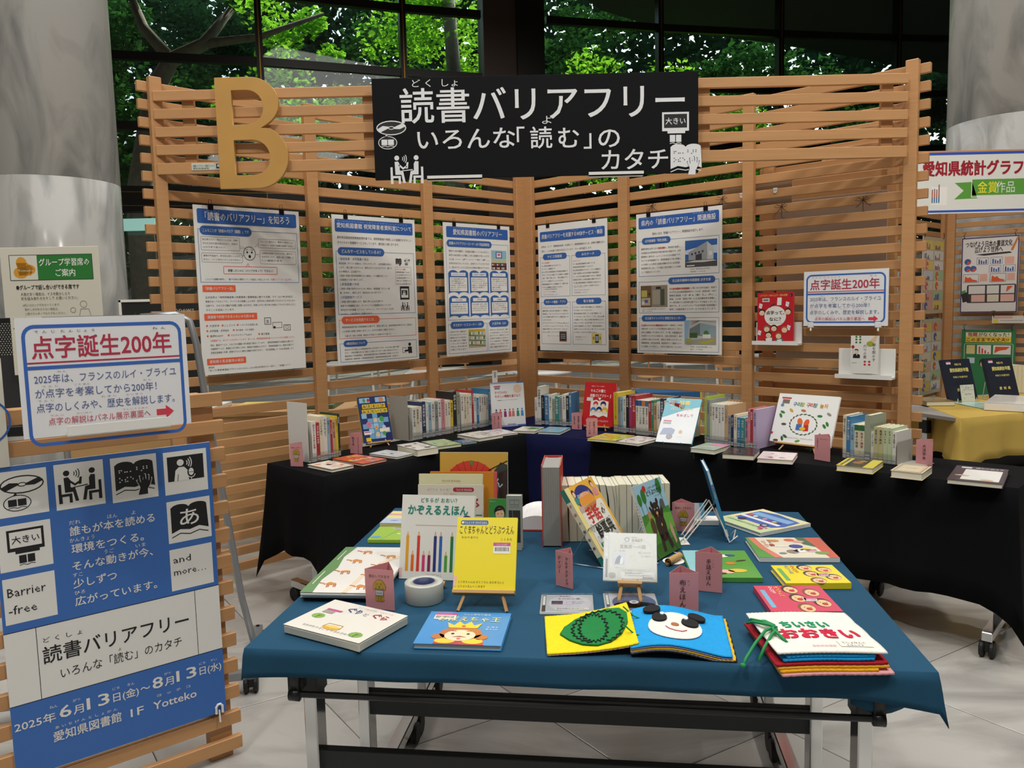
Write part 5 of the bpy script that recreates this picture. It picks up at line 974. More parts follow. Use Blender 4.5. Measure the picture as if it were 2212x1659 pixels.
card('pink folded card with vertical writing before the white booklet すべての人に', (1063, 927), (1084, 928), ZT, .10, f_v('情報・メディア|やさしい', h=20))
card('pink folded card with vertical writing beside the bright blue spine in the corner', (1235, 927), (1257, 928), ZT, .10, f_v('図書館と読書|を考える', h=20))
card('pink folded card with vertical writing standing before the red book りんごの棚', (1267, 944), (1291, 942), ZT, .104, f_v('読書バリア|フリーの本', h=20))
card('pink folded card with a small dog before the Korean picture book', (1759, 992), (1793, 998), ZT, .118, lambda s: (s.tv(20, 14, 10, '外国語えほん', '4A3A40'), s.t(60, 20, 6, '貸出しできます', '4A3A40', w=50, al='c')), f_dog)
card('pink folded card reading 大活字本 at the right end of the right table', (1978, 1001), (2014, 1007), ZT, .112, f_v('大活字本', '', h=22))
# --- standing books on the black tables (base point, yaw, tilt, width, height)
def lean(name, label, B, yaw, tilt, w_, h_, t_, art, **k):
    M = T(*B) @ rotz(radians(yaw)) @ Matrix.Rotation(-radians(tilt), 4, 'X'); return upright_book(name, label, M, w_, h_, t_, art, **k)
def easel(label, B, yaw, tilt, w_, z, hh=.05, ratio=.8):
    """small wooden easel: ledge bar, two front legs, one back strut; origin on the table"""
    M = T(B[0], B[1], z) @ rotz(radians(yaw)); t = thing('wooden_easel', label, 'easel', M); tt = radians(tilt); dz = B[2] - z
    x0, x1 = w_ * (1 - ratio) / 2, w_ * (1 + ratio) / 2; y0 = -dz * math.tan(tt)
    Mt = T(0, 0, dz) @ Matrix.Rotation(-tt, 4, 'X')
    MB().box(x0, -.012, -.010, x1, .02, -.001, M=Mt, b=.001).build('ledge_bar', mat('easel_pine', 'BE9660', .5), t)
    for x, dx in ((x0 + (x1 - x0) * .16, -.008), (x1 - (x1 - x0) * .16, .008)):
        top = Mt @ Vector((w_ / 2 + (x - w_ / 2) * .3, .021, hh * 2.4)); bot = Vector((x + dx, y0 - .008, 0)); MB().tube([bot, top], .0045, 4).build('leg', MATS['easel_pine'], t)
    MB().tube([Vector((w_ / 2, .10, 0)), Mt @ Vector((w_ / 2, .024, hh * 2.2))], .004, 4).build('back_strut', MATS['easel_pine'], t); return t
def a_mieru(s):
    s.r(0, 0, 100, s.H, '1E2F66', L=0)
    for (i, j) in ((0, 0), (1, 0), (3, 0), (4, 0), (2, 3), (3, 4), (0, 3), (1, 4), (2, 4), (3, 5), (4, 4), (1, 6), (2, 6), (3, 7), (0, 5), (1, 5), (2, 5), (4, 6), (3, 6), (1, 7), (2, 7)): s.r(6 + i * 18, 4 + j * 17, 23 + i * 18, 20 + j * 17, ('8FB8D8', '9CC4E0', '6FA4C8')[(i + j) % 3], L=1)
    for k, ch in enumerate('みえるとか'): s.r(13 + k * 16, 25, 27.5 + k * 16, 39, 'E0C028', L=3); s.t(20.3 + k * 16, 36.5, 12, ch, '16203A', al='c', b=.03)
    for k, ch in enumerate('みえないとか'): s.r(10 + k * 14.5, 42, 23.5 + k * 14.5, 56, 'E0C028', L=3); s.t(16.8 + k * 14.5, 53.5, 11.5, ch, '16203A', al='c', b=.03)
    for x, y, c, r in ((50, 78, 'E8C8A0', 6), (72, 76, '4A9A4A', 8), (26, 92, 'C87A9A', 9), (50, 104, 'E0A060', 6), (76, 104, 'D8D4E0', 6), (52, 126, 'E8C8A0', 7), (74, 124, '50A050', 6), (22, 12, '4A9A5A', 5), (36, 12, 'B03A3A', 5), (80, 12, 'C88A5A', 8)): s.e(x, y, r, r * 1.15, c, L=4, n=12); s.e(x - 2, y - 2, 1, 1, '222222', n=6, L=5); s.e(x + 2, y - 2, 1, 1, '222222', n=6, L=5)
    s.r(60, 108, 92, 118, 'F0E8C8', L=4); s.r(6, 112, 30, 124, 'E8E4E0', L=4); s.r(8, 114, 28, 117, 'B04A80', L=5); s.r(10, 134, 26, 146, 'E0C028', L=4)
lean('picture_book', 'dark blue checkered picture book みえるとか みえないとか on a wooden easel', (-.826, 4.315, .752), 31.4, 18.5, .174, .259, .012, a_mieru, cover='1E2F66', spine=lambda s: s.r(0, 0, 100, s.H, 'D8C838'))
easel('wooden easel under the blue checkered picture book', (-.826, 4.315, .752), 31.4, 18.5, .174, ZT, .03)
def a_subete(s):
    s.r(0, 0, 100, s.H, 'DEE0E0', L=0); s.r(0, 0, 100, 4.5, '8FA2C8'); s.r(78, 0, 100, 4.5, '4E6EA8', L=2); s.r(0, s.H - 5, 100, s.H, '8C98D0'); s.r(76, s.H - 5, 100, s.H, '4A62B0', L=2)
    s.e(80, 21, 12, 12, 'E4C2A8'); s.r(10, 10, 30, 13, 'B03A70'); s.r(12, 14, 28, 20, '8A8A86')
    s.t(12, 32, 8.5, 'すべての人に', 'C0482C', w=38, b=.02); s.t(12, 43, 8.5, 'やさしい情報を届けよう', 'C0482C', w=76, b=.02); s.t(16, 52, 3, '－視覚障害のユニバーサルデザインガイド－', '4A4A50', w=66)
    for x, c in ((14, '2A3A8A'), (26, 'C84A2C'), (40, '8A2A78'), (54, 'C8606A'), (64, 'D07070'), (78, '2E8A68'), (91, '4A8AC0')): s.e(x, 78, 2.6, 2.8, c, n=10); s.p([(x - 3.5, 82), (x + 3.5, 82), (x + 4.2, 98), (x - 4.2, 98)], c)
    s.t(46, 121, 4, '愛知県図書館', '3A4A80', w=24)
lean('booklet', 'white booklet すべての人にやさしい情報を届けよう with a row of coloured figures, left of the corner post', (-.128, 4.904, .728), 20.6, 6, .225, .284, .004, a_subete, cover='DEE0E0')
sl2 = thing('paper_slip', 'narrow white paper slip sticking up behind the white booklet', 'label', T(*( Vector((-.128, 4.904, .74)) + Vector((.0, .05, 0)))) @ rotz(radians(20))); MB().box(.005, 0, 0, .04, .001, .345).build('slip', WHITE, sl2)
s = Sheet(.035, .06); s.tv(50, 12, 34, '図書館', '5A5A5A'); s.build(sl2, M=T(.005, 0, .28))
def a_ringo(s):
    s.r(0, 0, 100, s.H, 'C01F24', L=0); s.t(22, 13, 4, '読書バリアフリーの世界へ', 'F0D8D0', w=42); s.t(22, 28, 10, 'りんごの棚と', 'F4F0EC', w=46, b=.02); s.t(20, 42, 10, '読書バリアフリー', 'F4F0EC', w=58, b=.02); s.t(84, 44, 15, '1', 'F4F0EC', b=.02)
    s.r(10, 44, 30, 54, 'DAD6D0', L=3); s.p([(24, 54), (42, 50), (50, 54), (60, 50), (80, 54), (80, 98), (66, 94), (52, 100), (38, 94), (24, 98)], 'ECEAE4', 2)
    for x, y, c, h_ in ((40, 62, 'C83A30', 8), (64, 62, '3A2A5A', 9), (34, 80, '3A7AC0', 9), (52, 78, '1C2C54', 9), (70, 80, 'D8B83A', 10)): s.e(x, y, h_, h_, c, L=4, n=14); s.e(x, y + 4, h_ * .72, h_ * .6, 'EED8C4', L=5, n=12)
    s.p([(46, 44), (52, 52), (56, 44)], 'ECEAE4', 5); s.t(14, 112, 6, '自分にあった読み方ってなんだろう？', 'F0E8E4', w=70, b=.01)
lean('picture_book', 'bright red book りんごの棚と読書バリアフリー 1 on a wooden easel in the corner', (.42, 4.801, .752), -34, 12.9, .214, .265, .012, a_ringo, cover='C01F24')
easel('wooden easel under the red book in the corner', (.42, 4.801, .752), -34, 12.9, .214, ZT, .03)
def a_blue(s):
    s.r(0, 0, 100, s.H, 'D6DCE0', L=0); s.p([(0, 0), (100, 0), (100, 26), (60, 38), (0, 66)], '2FA0B8'); s.e(22, 15, 13, 11, 'E0E4E4', L=2); s.t(14, 17, 5, '読書を', 'C04A70', w=18)
    s.t(40, 20, 15, '読書', 'D8CC50', w=30, b=.03, L=5); s.t(20, 40, 12, 'バリアフリー', 'D8CC50', w=62, b=.03, L=5); s.t(40, 60, 10, 'をめざして', 'C84A8A', w=46, b=.02, L=5); s.r(8, 74, 30, 78, 'C04A80', L=3); s.r(8, 80, 30, 86, '9A9A98', L=3)
    s.p([(6, 122), (12, 100), (34, 98), (46, 104), (44, 118), (24, 120)], '8A98B8', 3); s.e(34, 126, 9, 9, '8A8C94', L=4); s.e(62, 110, 5, 6, 'C8A070', L=3); s.r(56, 116, 68, 126, 'D8DCE0', L=3)
lean('book', 'glossy turquoise and white book catching the ceiling light, propped on a wire stand', (.774, 4.253, .733), -29.9, 42, .201, .292, .014, a_blue, cover='2FA0B8', m=ink('very_glossy_print', .12, 1.0))
def a_korean(s):
    s.r(0, 0, 100, s.H, 'E2E4E2', L=0); s.r(6, 6, 22, 9, 'B84A50'); s.r(8, 10, 20, 17, '7A6A60'); s.e(9, 20, 3, 3, '6A80B0', n=8)
    for x, t_, c in ((27, '구', '2A5A9A'), (34, '리', '3A8A4A'), (40, '랑', '9AB03A'), (49, '구', 'B82A3A'), (55, '리', 'C8402A'), (61, '랑', '2A8A8A'), (71, '놀', 'C8A030'), (78, '자', 'D88A30')): s.t(x, 20, 8, t_, c, w=6, b=.03)
    s.ring(50, 50, 22, 17, .7, '4A5A3A', n=30)
    for a in range(0, 360, 18): s.e(50 + 22 * cos(radians(a)), 50 + 17 * sin(radians(a)), 2.4, 1.1, ('3A5A2E', '5A3A2E', '2E4A4A')[a % 3], n=6, a=a + 60)
    s.e(44, 46, 4.2, 6.5, 'D8682C', L=3, a=-20); s.e(55, 47, 4.2, 6.5, 'D8582C', L=3, a=15); s.p([(39, 50), (48, 50), (49, 60), (39, 60)], '3A6AA8', 4); s.p([(51, 51), (59, 50), (60, 60), (52, 61)], 'B82A2A', 4); s.e(50, 57, 5, 3, 'D8B030', L=5)
    for x, y, c, a in ((12, 32, '3A7A3A', 20), (10, 38, '3A7A3A', 60), (26, 28, 'C8A030', 40), (46, 27, 'B8704A', 10), (74, 34, '2E7A3A', 0), (88, 30, '8A8A80', 30), (88, 46, '2E7A2E', 60), (84, 50, '2E7A2E', 50), (18, 52, '5A4A3A', 0), (24, 72, '2E5A34', 30), (20, 76, '3A5A34', 70), (10, 80, '5A3A30', 0), (46, 78, '6A9A4A', -20), (76, 70, '7A4A40', 70), (80, 66, '7A4A40', 80), (92, 66, '9AA0A0', 0), (94, 80, 'B07A4A', 20)): s.e(x, y, 4.4, 2.2, c, n=10, a=a)
    for k in range(7): s.l([(72, 88), (72 + 12 * cos(k * .9), 86 + 6 * sin(k * .9))], .35, '4A6A44')
    s.t(26, s.H - 8, 2.2, '나카가와 리에코 · 야마와키 유리코', '6A6A6A', w=44); s.r(0, 66, 3, 70, 'C02A2A', L=3)
lean('picture_book', 'wide white Korean picture book 구리랑 구리랑 놀자 with plants around two small animals on a wooden easel', (1.323, 4.032, .762), -45.4, 25, .318, .262, .012, a_korean, cover='E2E4E2')
easel('wooden easel under the white Korean picture book', (1.323, 4.032, .762), -45.4, 25, .318, ZT, .035)
ws = thing('wire_stand', 'small wire book stand under the glaring turquoise book', 'stand', T(.774, 4.253, ZT) @ rotz(radians(-29.9)))
MB().tube([(.05, .09, .0), (.05, .0, .002), (.05, -.02, .002), (.05, -.02, .014)], .0018, 6).tube([(.15, .09, .0), (.15, .0, .002), (.15, -.02, .002), (.15, -.02, .014)], .0018, 6).tube([(.05, .09, 0), (.06, .12, .08), (.14, .12, .08), (.15, .09, 0)], .0018, 6).build('wire', CHROME, ws)
# ================================================================ THINGS ON THE TEAL TABLE
Z7 = TZ + .0015
def camel(s, x, y, q, a=0, hump=1):
    ca, sa = cos(radians(a)), sin(radians(a)); R2 = lambda pts: [(x + (u * ca - v * sa) * q, y + (u * sa + v * ca) * q) for u, v in pts]; B, D = 'D08A3C', 'A8562C'
    s.p(R2([(-6, -2), (-4, -5 * hump), (-1, -6 * hump), (3, -4), (6, -3), (7, 1), (3, 3), (-4, 3)]), B, 2); s.p(R2([(-6, -2), (-10, -6), (-12, -5), (-9, -1), (-6, 2)]), B, 3); s.e(*R2([(-12.5, -5)])[0], 1.8 * q, 1.2 * q, D, L=4, n=8)
    for u in (-4, -2, 4, 6): s.p(R2([(u, 2), (u + 1.2, 2), (u + 1.0, 10), (u - .2, 10)]), D, 3)
def a_open(s):
    s.r(0, 0, 100, s.H, 'E2E0DA', L=0); s.p([(0, 0), (17, 0), (12, s.H * .25), (18, s.H * .5), (12, s.H * .75), (16, s.H), (0, s.H)], '5A8A54', 1)
    s.r(6, s.H * .1, 7.2, s.H * .32, 'E8E8E0', L=3); s.r(5, s.H * .58, 6.2, s.H * .84, 'E8E8E0', L=3); s.p([(52, s.H), (58, s.H), (66, s.H * .5), (84, s.H * .3), (100, s.H * .22), (100, s.H * .16), (80, s.H * .24), (60, s.H * .48)], 'E4D2B4', 2)
    for i, (x, y) in enumerate(((38, .12), (35, .34), (32, .58), (29, .84), (76, .22), (74, .44), (72, .66), (70, .88))): camel(s, x, s.H * y, 1.05, -8, 1.2 if i % 2 else .7)
for i in range(3):
    flat_book('open tactile picture book with a green edge and rows of camels, on the left of the teal table' if i == 2 else ('loose board pages lying beneath the open camel book' if i == 0 else 'second set of loose pages beneath the open camel book'),
      [(755 - 2 * i, 1186 - 3 * i + 3), (880, 1188 - 3 * i), (838, 1292 - 4 * i), (641 + (0, 4, 2)[i], 1286 - 4 * i)], (.006, .010, .010)[i], a_open if i == 2 else None, 'DCDAD2', z=Z7 + (0, .0065, .017)[i], name='open_book' if i == 2 else 'loose_pages', board=True)
def a_guri(s):
    s.r(0, 0, 100, s.H, 'DDDBD2', L=0); s.t(34, 20, 12, 'ぐ', '2A3A7A', w=10, b=.02); s.t(46, 21, 12, 'り', '2A4A8A', w=6, b=.02); s.t(57, 22, 8, 'と', '8A8E98', w=6); s.t(68, 21, 12, 'ぐ', '9A2A3A', w=10, b=.02); s.t(80, 22, 12, 'ら', 'B83A48', w=8, b=.02)
    s.t(40, 8, 3.4, 'ちいさなえほん  てんじつき', 'B0A8A4', w=46); s.r(12, 22, 32, 26, 'C0508A', L=3); s.r(12, 27, 26, 33, '9A9690', L=3)
    for x, y in ((16, 42), (84, 62)):
        s.e(x, y, 8, 6, '7AAA4A', n=9, L=2); s.l([(x, y + 5), (x, y - 3)], .9, '6A4A2A', L=3); s.l([(x, y + 1), (x + 4, y - 2)], .7, '6A4A2A', L=3)
    s.e(50, 60, 11, 5, 'D8A83A', n=16, L=2); s.e(50, 58, 9, 2.4, 'E8C868', L=3); s.l([(39, 60), (41, 52), (59, 52), (61, 60)], 1, 'B88A30', L=2)
    s.t(18, s.H - 8, 4.6, 'なかがわりえこ と やまわきゆりこ', '8A8684', w=66)
flat_book('thick white board book ぐりとぐら with a yellow basket lying at the front left corner of the teal table', [(729, 1295), (889, 1334), (768, 1386), (606, 1349)], .022, a_guri, 'DDDBD2', z=Z7, board=True, page=mat('board_pages', 'C9CABF', .7))
def a_king(s):
    s.r(0, 0, 100, s.H, '2A86C8', L=0); barcode(s, 8, 4, 26); s.t(42, 10, 4.6, 'てんじ手作り絵本', 'E8E8F0', w=34); s.t(14, 28, 15, 'おぼえちゃ王', 'E8E08A', w=76, b=.01)
    H = s.H; s.p([(22, H), (24, H * .78), (76, H * .78), (80, H)], 'B82A34', 2); s.e(34, H * .9, 12, 7, 'E8C830', L=3); s.e(66, H * .9, 12, 7, 'E8C830', L=3)
    s.e(49, H * .68, 25, 19, 'B8682C', n=24, L=3); s.e(24, H * .78, 8, 7, 'B8682C', L=3); s.e(74, H * .78, 8, 7, 'B8682C', L=3); s.e(49, H * .74, 18, 15, 'F0D4B4', n=22, L=4)
    s.p([(32, H * .52), (28, H * .36), (37, H * .44), (42, H * .32), (49, H * .42), (56, H * .32), (61, H * .44), (70, H * .36), (66, H * .52)], 'E8C830', 5); s.e(49, H * .47, 2.6, 2.4, 'C02A2A', L=6, n=10)
    for x in (40, 58): s.e(x, H * .70, 2, 2.4, '2A2020', n=8, L=6); s.l([(x - 3, H * .62), (x + 3, H * .62)], .8, '5A3018', L=6)
    s.p([(40, H * .80), (49, H * .76), (58, H * .80), (49, H * .79)], '8A4A20', 6); s.e(49, H * .84, 2.4, 2.6, 'D86A7A', L=6, n=10); s.t(76, 46, 3.6, '文 森子', 'E8E8F0', w=14); s.t(76, 52, 3.6, '絵 ちよか', 'E8E8F0', w=14)
flat_book('blue picture book おぼえちゃ王 with a crowned face lying front centre-left on the teal table', [(931, 1321), (1107, 1325), (1080, 1396), (893, 1390)], .012, a_king, '2A86C8', z=Z7, spine='L')
# tape roll
tr2 = thing('tape_roll', 'wide roll of translucent packing tape with a printed core standing before the pencil book', 'tape', T(-.244, 2.018, TZ + .001))
MB().lathe([(.0295, 0), (.0495, 0), (.0508, .002), (.0508, .049), (.0495, .051), (.0295, .051), (.0295, 0)], 48).build('tape', mat('packing_tape', 'C9CEC6', .3, trans=.25, coat=.5), tr2, True)
MB().lathe([(.0292, .0), (.0292, .051), (.0265, .051), (.0265, 0), (.0292, 0)], 40).build('core', mat('core_card', '2C3660', .5), tr2, True)
MB().lathe([(0, .002), (.026, .002), (.026, .003), (0, .003)], 24).build('core_label', mat('core_grey', '9A9EA4', .5), tr2, True)
# ---- pink cards
card('pink folded card 貸出しできます with a golden dog, beside the open camel book', (791, 1314), (853, 1319), Z7, .105, f_dog)
card('pink folded card reading マルチメディアデイジー, left of the upright CD case', (1201, 1264), (1238, 1273), Z7, .098, f_v('マルチメディア|デイジー', 'まるちめでぃあ|でいじー', h=21, x=46, top=.12), f_dog)
card('pink folded card reading 布えほん, foremost of the pink cards', (1446, 1322), (1509, 1322), Z7, .100, f_v('布えほん', 'ぬの', h=24, x=46))
card('pink folded card reading 手話えほん, behind the 布えほん card', (1502, 1275), (1560, 1281), Z7, .106, f_v('手話えほん', 'しゅわ', h=20, x=50))
card('pink folded card with a golden dog at the back of the teal table, right of the bear book', (1452, 1147), (1500, 1150), Z7, .098, f_dog, lambda s: None)
# ---- standing books
def a_yel(s):
    s.r(0, 0, 100, s.H, 'E4D21C', L=0); s.r(6, 5, 52, 12.5, '2F62A8', 3); s.t(12, 11, 5, 'てんじつき さわるえほん', 'F0F0E4', w=38); s.e(9.5, 8.8, 2, 2, 'F0E0B0', L=4, n=10)
    s.t(5, 27, 14, 'こぐまちゃんとどうぶつえん', '1E1C14', w=90, sy=1.15, b=.0); s.t(9, 35.5, 4.6, 'わかやまけん', '5A5420', w=28); s.t(74, 38, 4.4, 'こ ぐ ま 社', '5A5420', w=18)
    s.r(62, 42, 90, 60, 'E4E2DA', 1.5, L=3); s.r(62, 42, 90, 47.5, 'C04A88', L=4); s.t(76, 46.5, 3.4, '愛知県図書館', 'F0E0EC', w=18, al='c')
    k = 65
    while k < 87: q = rnd.choice((.5, .9)); s.r(k, 49.5, k + q, 56, '222222', L=5); k += q + rnd.choice((.6, 1))
    s.t(8, s.H - 11, 4.4, 'こぐまちゃんは おとうさん おかあさんと', '5A5420', w=74); s.t(8, s.H - 4, 4.4, 'どうぶつえんへ いきます', '5A5420', w=44); s.r(0, s.H - 22, 5, s.H - 5, 'E4B4A8', L=3)
lean('board_book', 'yellow braille board book こぐまちゃんとどうぶつえん on a wooden easel', (-.165, 1.971, .764), -6.7, 31.4, .161, .191, .012, a_yel, cover='E4D21C')
easel('wooden easel under the yellow board book', (-.165, 1.971, .764), -6.7, 31.4, .161, Z7, .04, 1.0)
def a_pen(s):
    s.r(0, 0, 100, s.H, 'DEDFD8', L=0); s.t(26, 9.5, 7, 'どちらが おおい？', '1E7A6C', w=50, b=.01); s.t(9, 25, 14, 'かぞえるえほん', '1E8474', w=82, b=.035, res=2); s.l([(20, 40), (92, 40)], .6, 'C89A94')
    s.e(90, 34, 8, 8, '3A3478', L=3); s.t(85, 36, 5, 'さわる', 'E8E8F0', w=10)
    for i, (c, tall) in enumerate((('E0A028', 1), ('D86A28', 0), ('D03A34', 1), ('C83A78', 0), ('7A2A5A', 0), ('26307A', 1), ('2A62B0', 1), ('4A9A3A', 0), ('1E7A3E', 1))):
        x = 8 + i * 7.6; y0 = 48 if tall else 73; y1 = 100; s.p([(x + 2, y0), (x + .2, y0 + 6), (x + 3.8, y0 + 6)], 'D8B088', 2); s.p([(x + 2, y0), (x + 1.4, y0 + 2), (x + 2.6, y0 + 2)], c, 3); s.r(x, y0 + 6, x + 4, y1, c, L=2); s.r(x + 1.3, y0 + 6.4, x + 1.7, y1 - 1, 'FFFFFF' if False else c, L=3)
    s.t(38, 106, 4, 'むらやまじゅんこ', '3A3A70', w=20); s.r(0, 96, 4, 108, 'E0B8B4', L=2)
lean('board_book', 'white board book かぞえるえほん with coloured pencils standing behind the tape roll', (-.336, 2.188, Z7), -10.2, 15.9, .215, .237, .016, a_pen, cover='DEDFD8')
dw = thing('wooden_dowel', 'short wooden dowel lying behind the tape roll', 'dowel', T(0, 0, 0)); p, q = at(903, 1259, TZ + .012), at(962, 1262, TZ + .012); dw.location = p; MB().tube([Vector((0, 0, 0)), q - p], .0085, 14).build('rod', MATS['easel_pine'], dw)
dw = thing('wooden_tube', 'short hollow wooden tube lying on a white disc right of the bear book', 'dowel'); p, q = at(1443, 1214, TZ + .014), at(1468, 1200, TZ + .014); dw.location = p; d_ = q - p
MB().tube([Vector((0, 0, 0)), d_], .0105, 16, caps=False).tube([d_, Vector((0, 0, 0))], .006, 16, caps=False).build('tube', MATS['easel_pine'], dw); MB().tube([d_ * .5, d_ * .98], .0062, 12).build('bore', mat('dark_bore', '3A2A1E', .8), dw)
c_ = at(1455, 1212, TZ + .002); tag(MB().lathe([(0, 0), (.032, 0), (.032, .0015), (0, .0015)], 28, M=T(c_.x, c_.y, Z7)).build('white_disc', WHITE), 'thin white disc lying under the wooden tube', 'disc')
p = at(1478, 1174, TZ); tag(MB().box(-.014, -.02, 0, .014, .06, .001).build('paper_tab', WHITE, None, M=T(p.x, p.y, Z7)), 'small white paper tab sticking out before the back pink dog card', 'label')
# group behind: upright books seen one above another
def plain(bg): return lambda s: s.r(0, 0, 100, s.H, bg, L=0)
def a_kabuki(s):
    s.r(0, 0, 100, s.H, 'C8A040', L=0); s.p([(70, 40), (90, 14), (100, 18), (100, s.H), (72, s.H)], '33423A', 1); s.p([(86, 30), (100, 24), (100, s.H), (90, s.H)], '2E2420', 2); s.e(46, 52, 40, 40, 'C8402C', n=30, L=3)
    for a in range(190, 360, 16): s.l([(46, 52), (46 + 41 * cos(radians(a)), 52 + 41 * sin(radians(a)))], .6, '7A2018', L=4)
    s.r(45, 12, 49, 18, '4A8A3A', L=5); s.t(22, 46, 24, 'ぶ', '8CC4D8', w=20, b=.02, L=6); s.t(54, 46, 24, 'ぶ', '8CC4D8', w=20, b=.02, L=6); s.t(38, 50, 16, 'ん', '8CC4D8', w=14, b=.02, L=6); s.t(80, 50, 16, 'ん', '8CC4D8', w=13, b=.02, L=6); s.l([(72, 26), (100, 12)], 1.4, '2A2018', L=5)
def std(name, label, bl, w_, h_, tilt, t_, art, cover, yaw=-8, z=Z7, **k):
    B = at(*bl, z); return lean(name, label, (B.x, B.y, z), yaw, tilt, w_, h_, t_, art, cover=cover, **k)
std('picture_book', 'tall picture book with a red umbrella and blue ぶんぶん lettering, rearmost of the upright books', (951, 1128), .245, .250, 7, .012, a_kabuki, 'D8DCE0')
std('picture_book', 'orange and pink edged picture book just before the red umbrella book', (930, 1140), .235, .196, 6, .014, lambda s: (s.r(0, 0, 100, s.H, 'C88420', L=0), s.r(96, 0, 100, s.H, 'C85A4A')), 'D8647A')
std('board_book', 'pale yellow-green braille board book, its pastel title half covered', (905, 1150), .222, .200, 8, .012, lambda s: (s.r(0, 0, 100, s.H, 'D6D4AC', L=0), s.t(36, 12, 4, 'てんじつき さわるえほん', 'A0524A', w=30), s.t(30, 17, 4, '⠿⠍⠕⠇ ⠗⠎⠿', 'C0B890', w=36), [s.r(6 + i * 13, 22, 15 + i * 13, 30, ('7AA8C8', '6A9AA8', 'D8988A', '8AAAC0', 'C88AA0', '9A8AC0', 'A07AB8')[i], 2) for i in range(7)]), 'D6D4AC')
std('board_book', 'beige braille board book with a dark red label, directly behind the pencil book', (903, 1162), .222, .178, 8, .012, lambda s: (s.r(0, 0, 100, s.H, 'D2CBBC', L=0), s.t(15, 9, 4.6, '⠿⠍⠕⠇ ⠗⠎⠿⠍', 'B05A50', w=36), s.r(54, 4, 86, 10.5, 'A0262E', 3), s.t(59, 9, 4, 'てんじつき さわるえほん', 'F0E8E4', w=24), s.t(40, 15, 4, '⠕⠇ ⠿⠗⠎', 'B05A50', w=20), s.t(82, 34, 18, 'ろ', 'A81E2A', w=12, b=.03), s.r(88, 44, 98, 46, '3A7A3A'), s.r(82, 48, 99, 72, 'C84A18', 1)), 'D2CBBC')
std('book', 'green book with a drawn young woman\'s face, right of the beige board book', (1056, 1170), .062, .140, 6, .010, lambda s: (s.r(0, 0, 100, s.H, '3C8A40', L=0), s.t(6, 16, 9, 'わたしの', 'C8E0C0', w=30), s.e(60, 68, 30, 34, '1C1A18', L=2), s.e(60, 78, 24, 29, 'E0B890', L=3), s.p([(36, 70), (44, 52), (70, 50), (84, 70), (74, 58), (50, 62)], '1C1A18', 4), s.e(50, 78, 3, 2.4, '2A2018', L=5, n=8), s.e(70, 78, 3, 2.4, '2A2018', L=5, n=8), s.l([(54, 94), (60, 97), (66, 94)], 1.4, 'A05048', L=5), s.r(30, 110, 90, s.H, 'C8CCB8', L=2)), '3C8A40')
std('book', 'grey LLブック with a dark photograph, standing at the right end of the upright group', (1095, 1188), .048, .172, 4, .030, lambda s: (s.r(0, 0, 100, s.H, '8E958E', L=0), s.box(24, 28, 54, 58, '5A605C', 2), s.box(54, 28, 84, 58, '5A605C', 2), s.t(24, 78, 16, 'ＬＬブック', '3E4442', w=60), s.r(16, 96, 92, s.H * .86, '2A2C2C'), s.l([(40, 96), (46, s.H * .8)], 6, '5A5E5C', L=3)), 'A8AAA2')
# back-left flat books
flat_book('yellow, pink and pale blue picture book lying at the back left corner of the teal table', [(846, 1104), (900, 1105), (893, 1131), (824, 1130)], .012, lambda s: (s.r(0, 0, 100, s.H, 'E4D890', L=0), s.r(0, s.H * .6, 100, s.H, 'B4C4DC'), s.r(0, s.H * .22, 100, s.H * .36, 'D8A0A0'), s.e(40, s.H * .78, 14, 5, '7A88B0'), s.e(80, s.H * .35, 10, 4, 'B85A58')), 'DCD08A', z=Z7, spine='B')
flat_book('lime green picture book with purple shapes lying behind the camel book', [(824, 1138), (905, 1138), (890, 1167), (790, 1166)], .010, lambda s: (s.r(0, 0, 100, s.H, '9CC43C', L=0), barcode(s, 40, 6, 22), s.e(14, s.H * .8, 12, 9, '5AA0C8', L=2), s.e(90, s.H * .3, 16, 12, 'A088B8', L=2), s.e(82, s.H * .25, 8, 6, 'D8C840', L=3), s.e(62, s.H * .55, 5, 4, 'E8E8E0', L=2), s.l([(30, s.H), (60, 0)], 1.4, '4AA89A')), '9CC43C', z=Z7, spine='B')
# open thick white volume lying behind, seen past the LL book
ob = thing('open_volume', 'thick open volume with curved white pages and red covers lying behind the red upright book', 'book', T(0, 0, 0)); a = at(1118, 1146, Z7); M = T(a.x, a.y, Z7) @ rotz(radians(-6)); ob.matrix_world = M
pr = [(0, .004)] + [(.17 * i / 12, .030 + .022 * sin(pi * min(1, i / 9.)) ** .7) for i in range(13)] + [(.17, .004)]
m = MB(); m.prism([(x, z) for x, z in pr], -.2, 0, Matrix(((1, 0, 0, 0), (0, 0, -1, 0), (0, 1, 0, 0), (0, 0, 0, 1)))); m.build('pages', mat('bright_pages', 'E6E6E6', .8), ob); MB().box(-.004, -.004, 0, .176, .206, .003).build('cover', mat('cover_B04A3A', 'B04A3A', .4), ob)
s = Sheet(.15, .10); [s.l([(8, 12 + i * 12), (80 - (i % 3) * 10, 12 + i * 12)], 1.4, 'C4C4C8') for i in range(4)]; s.build(ob, M=T(.01, .06, .0535), face='F')
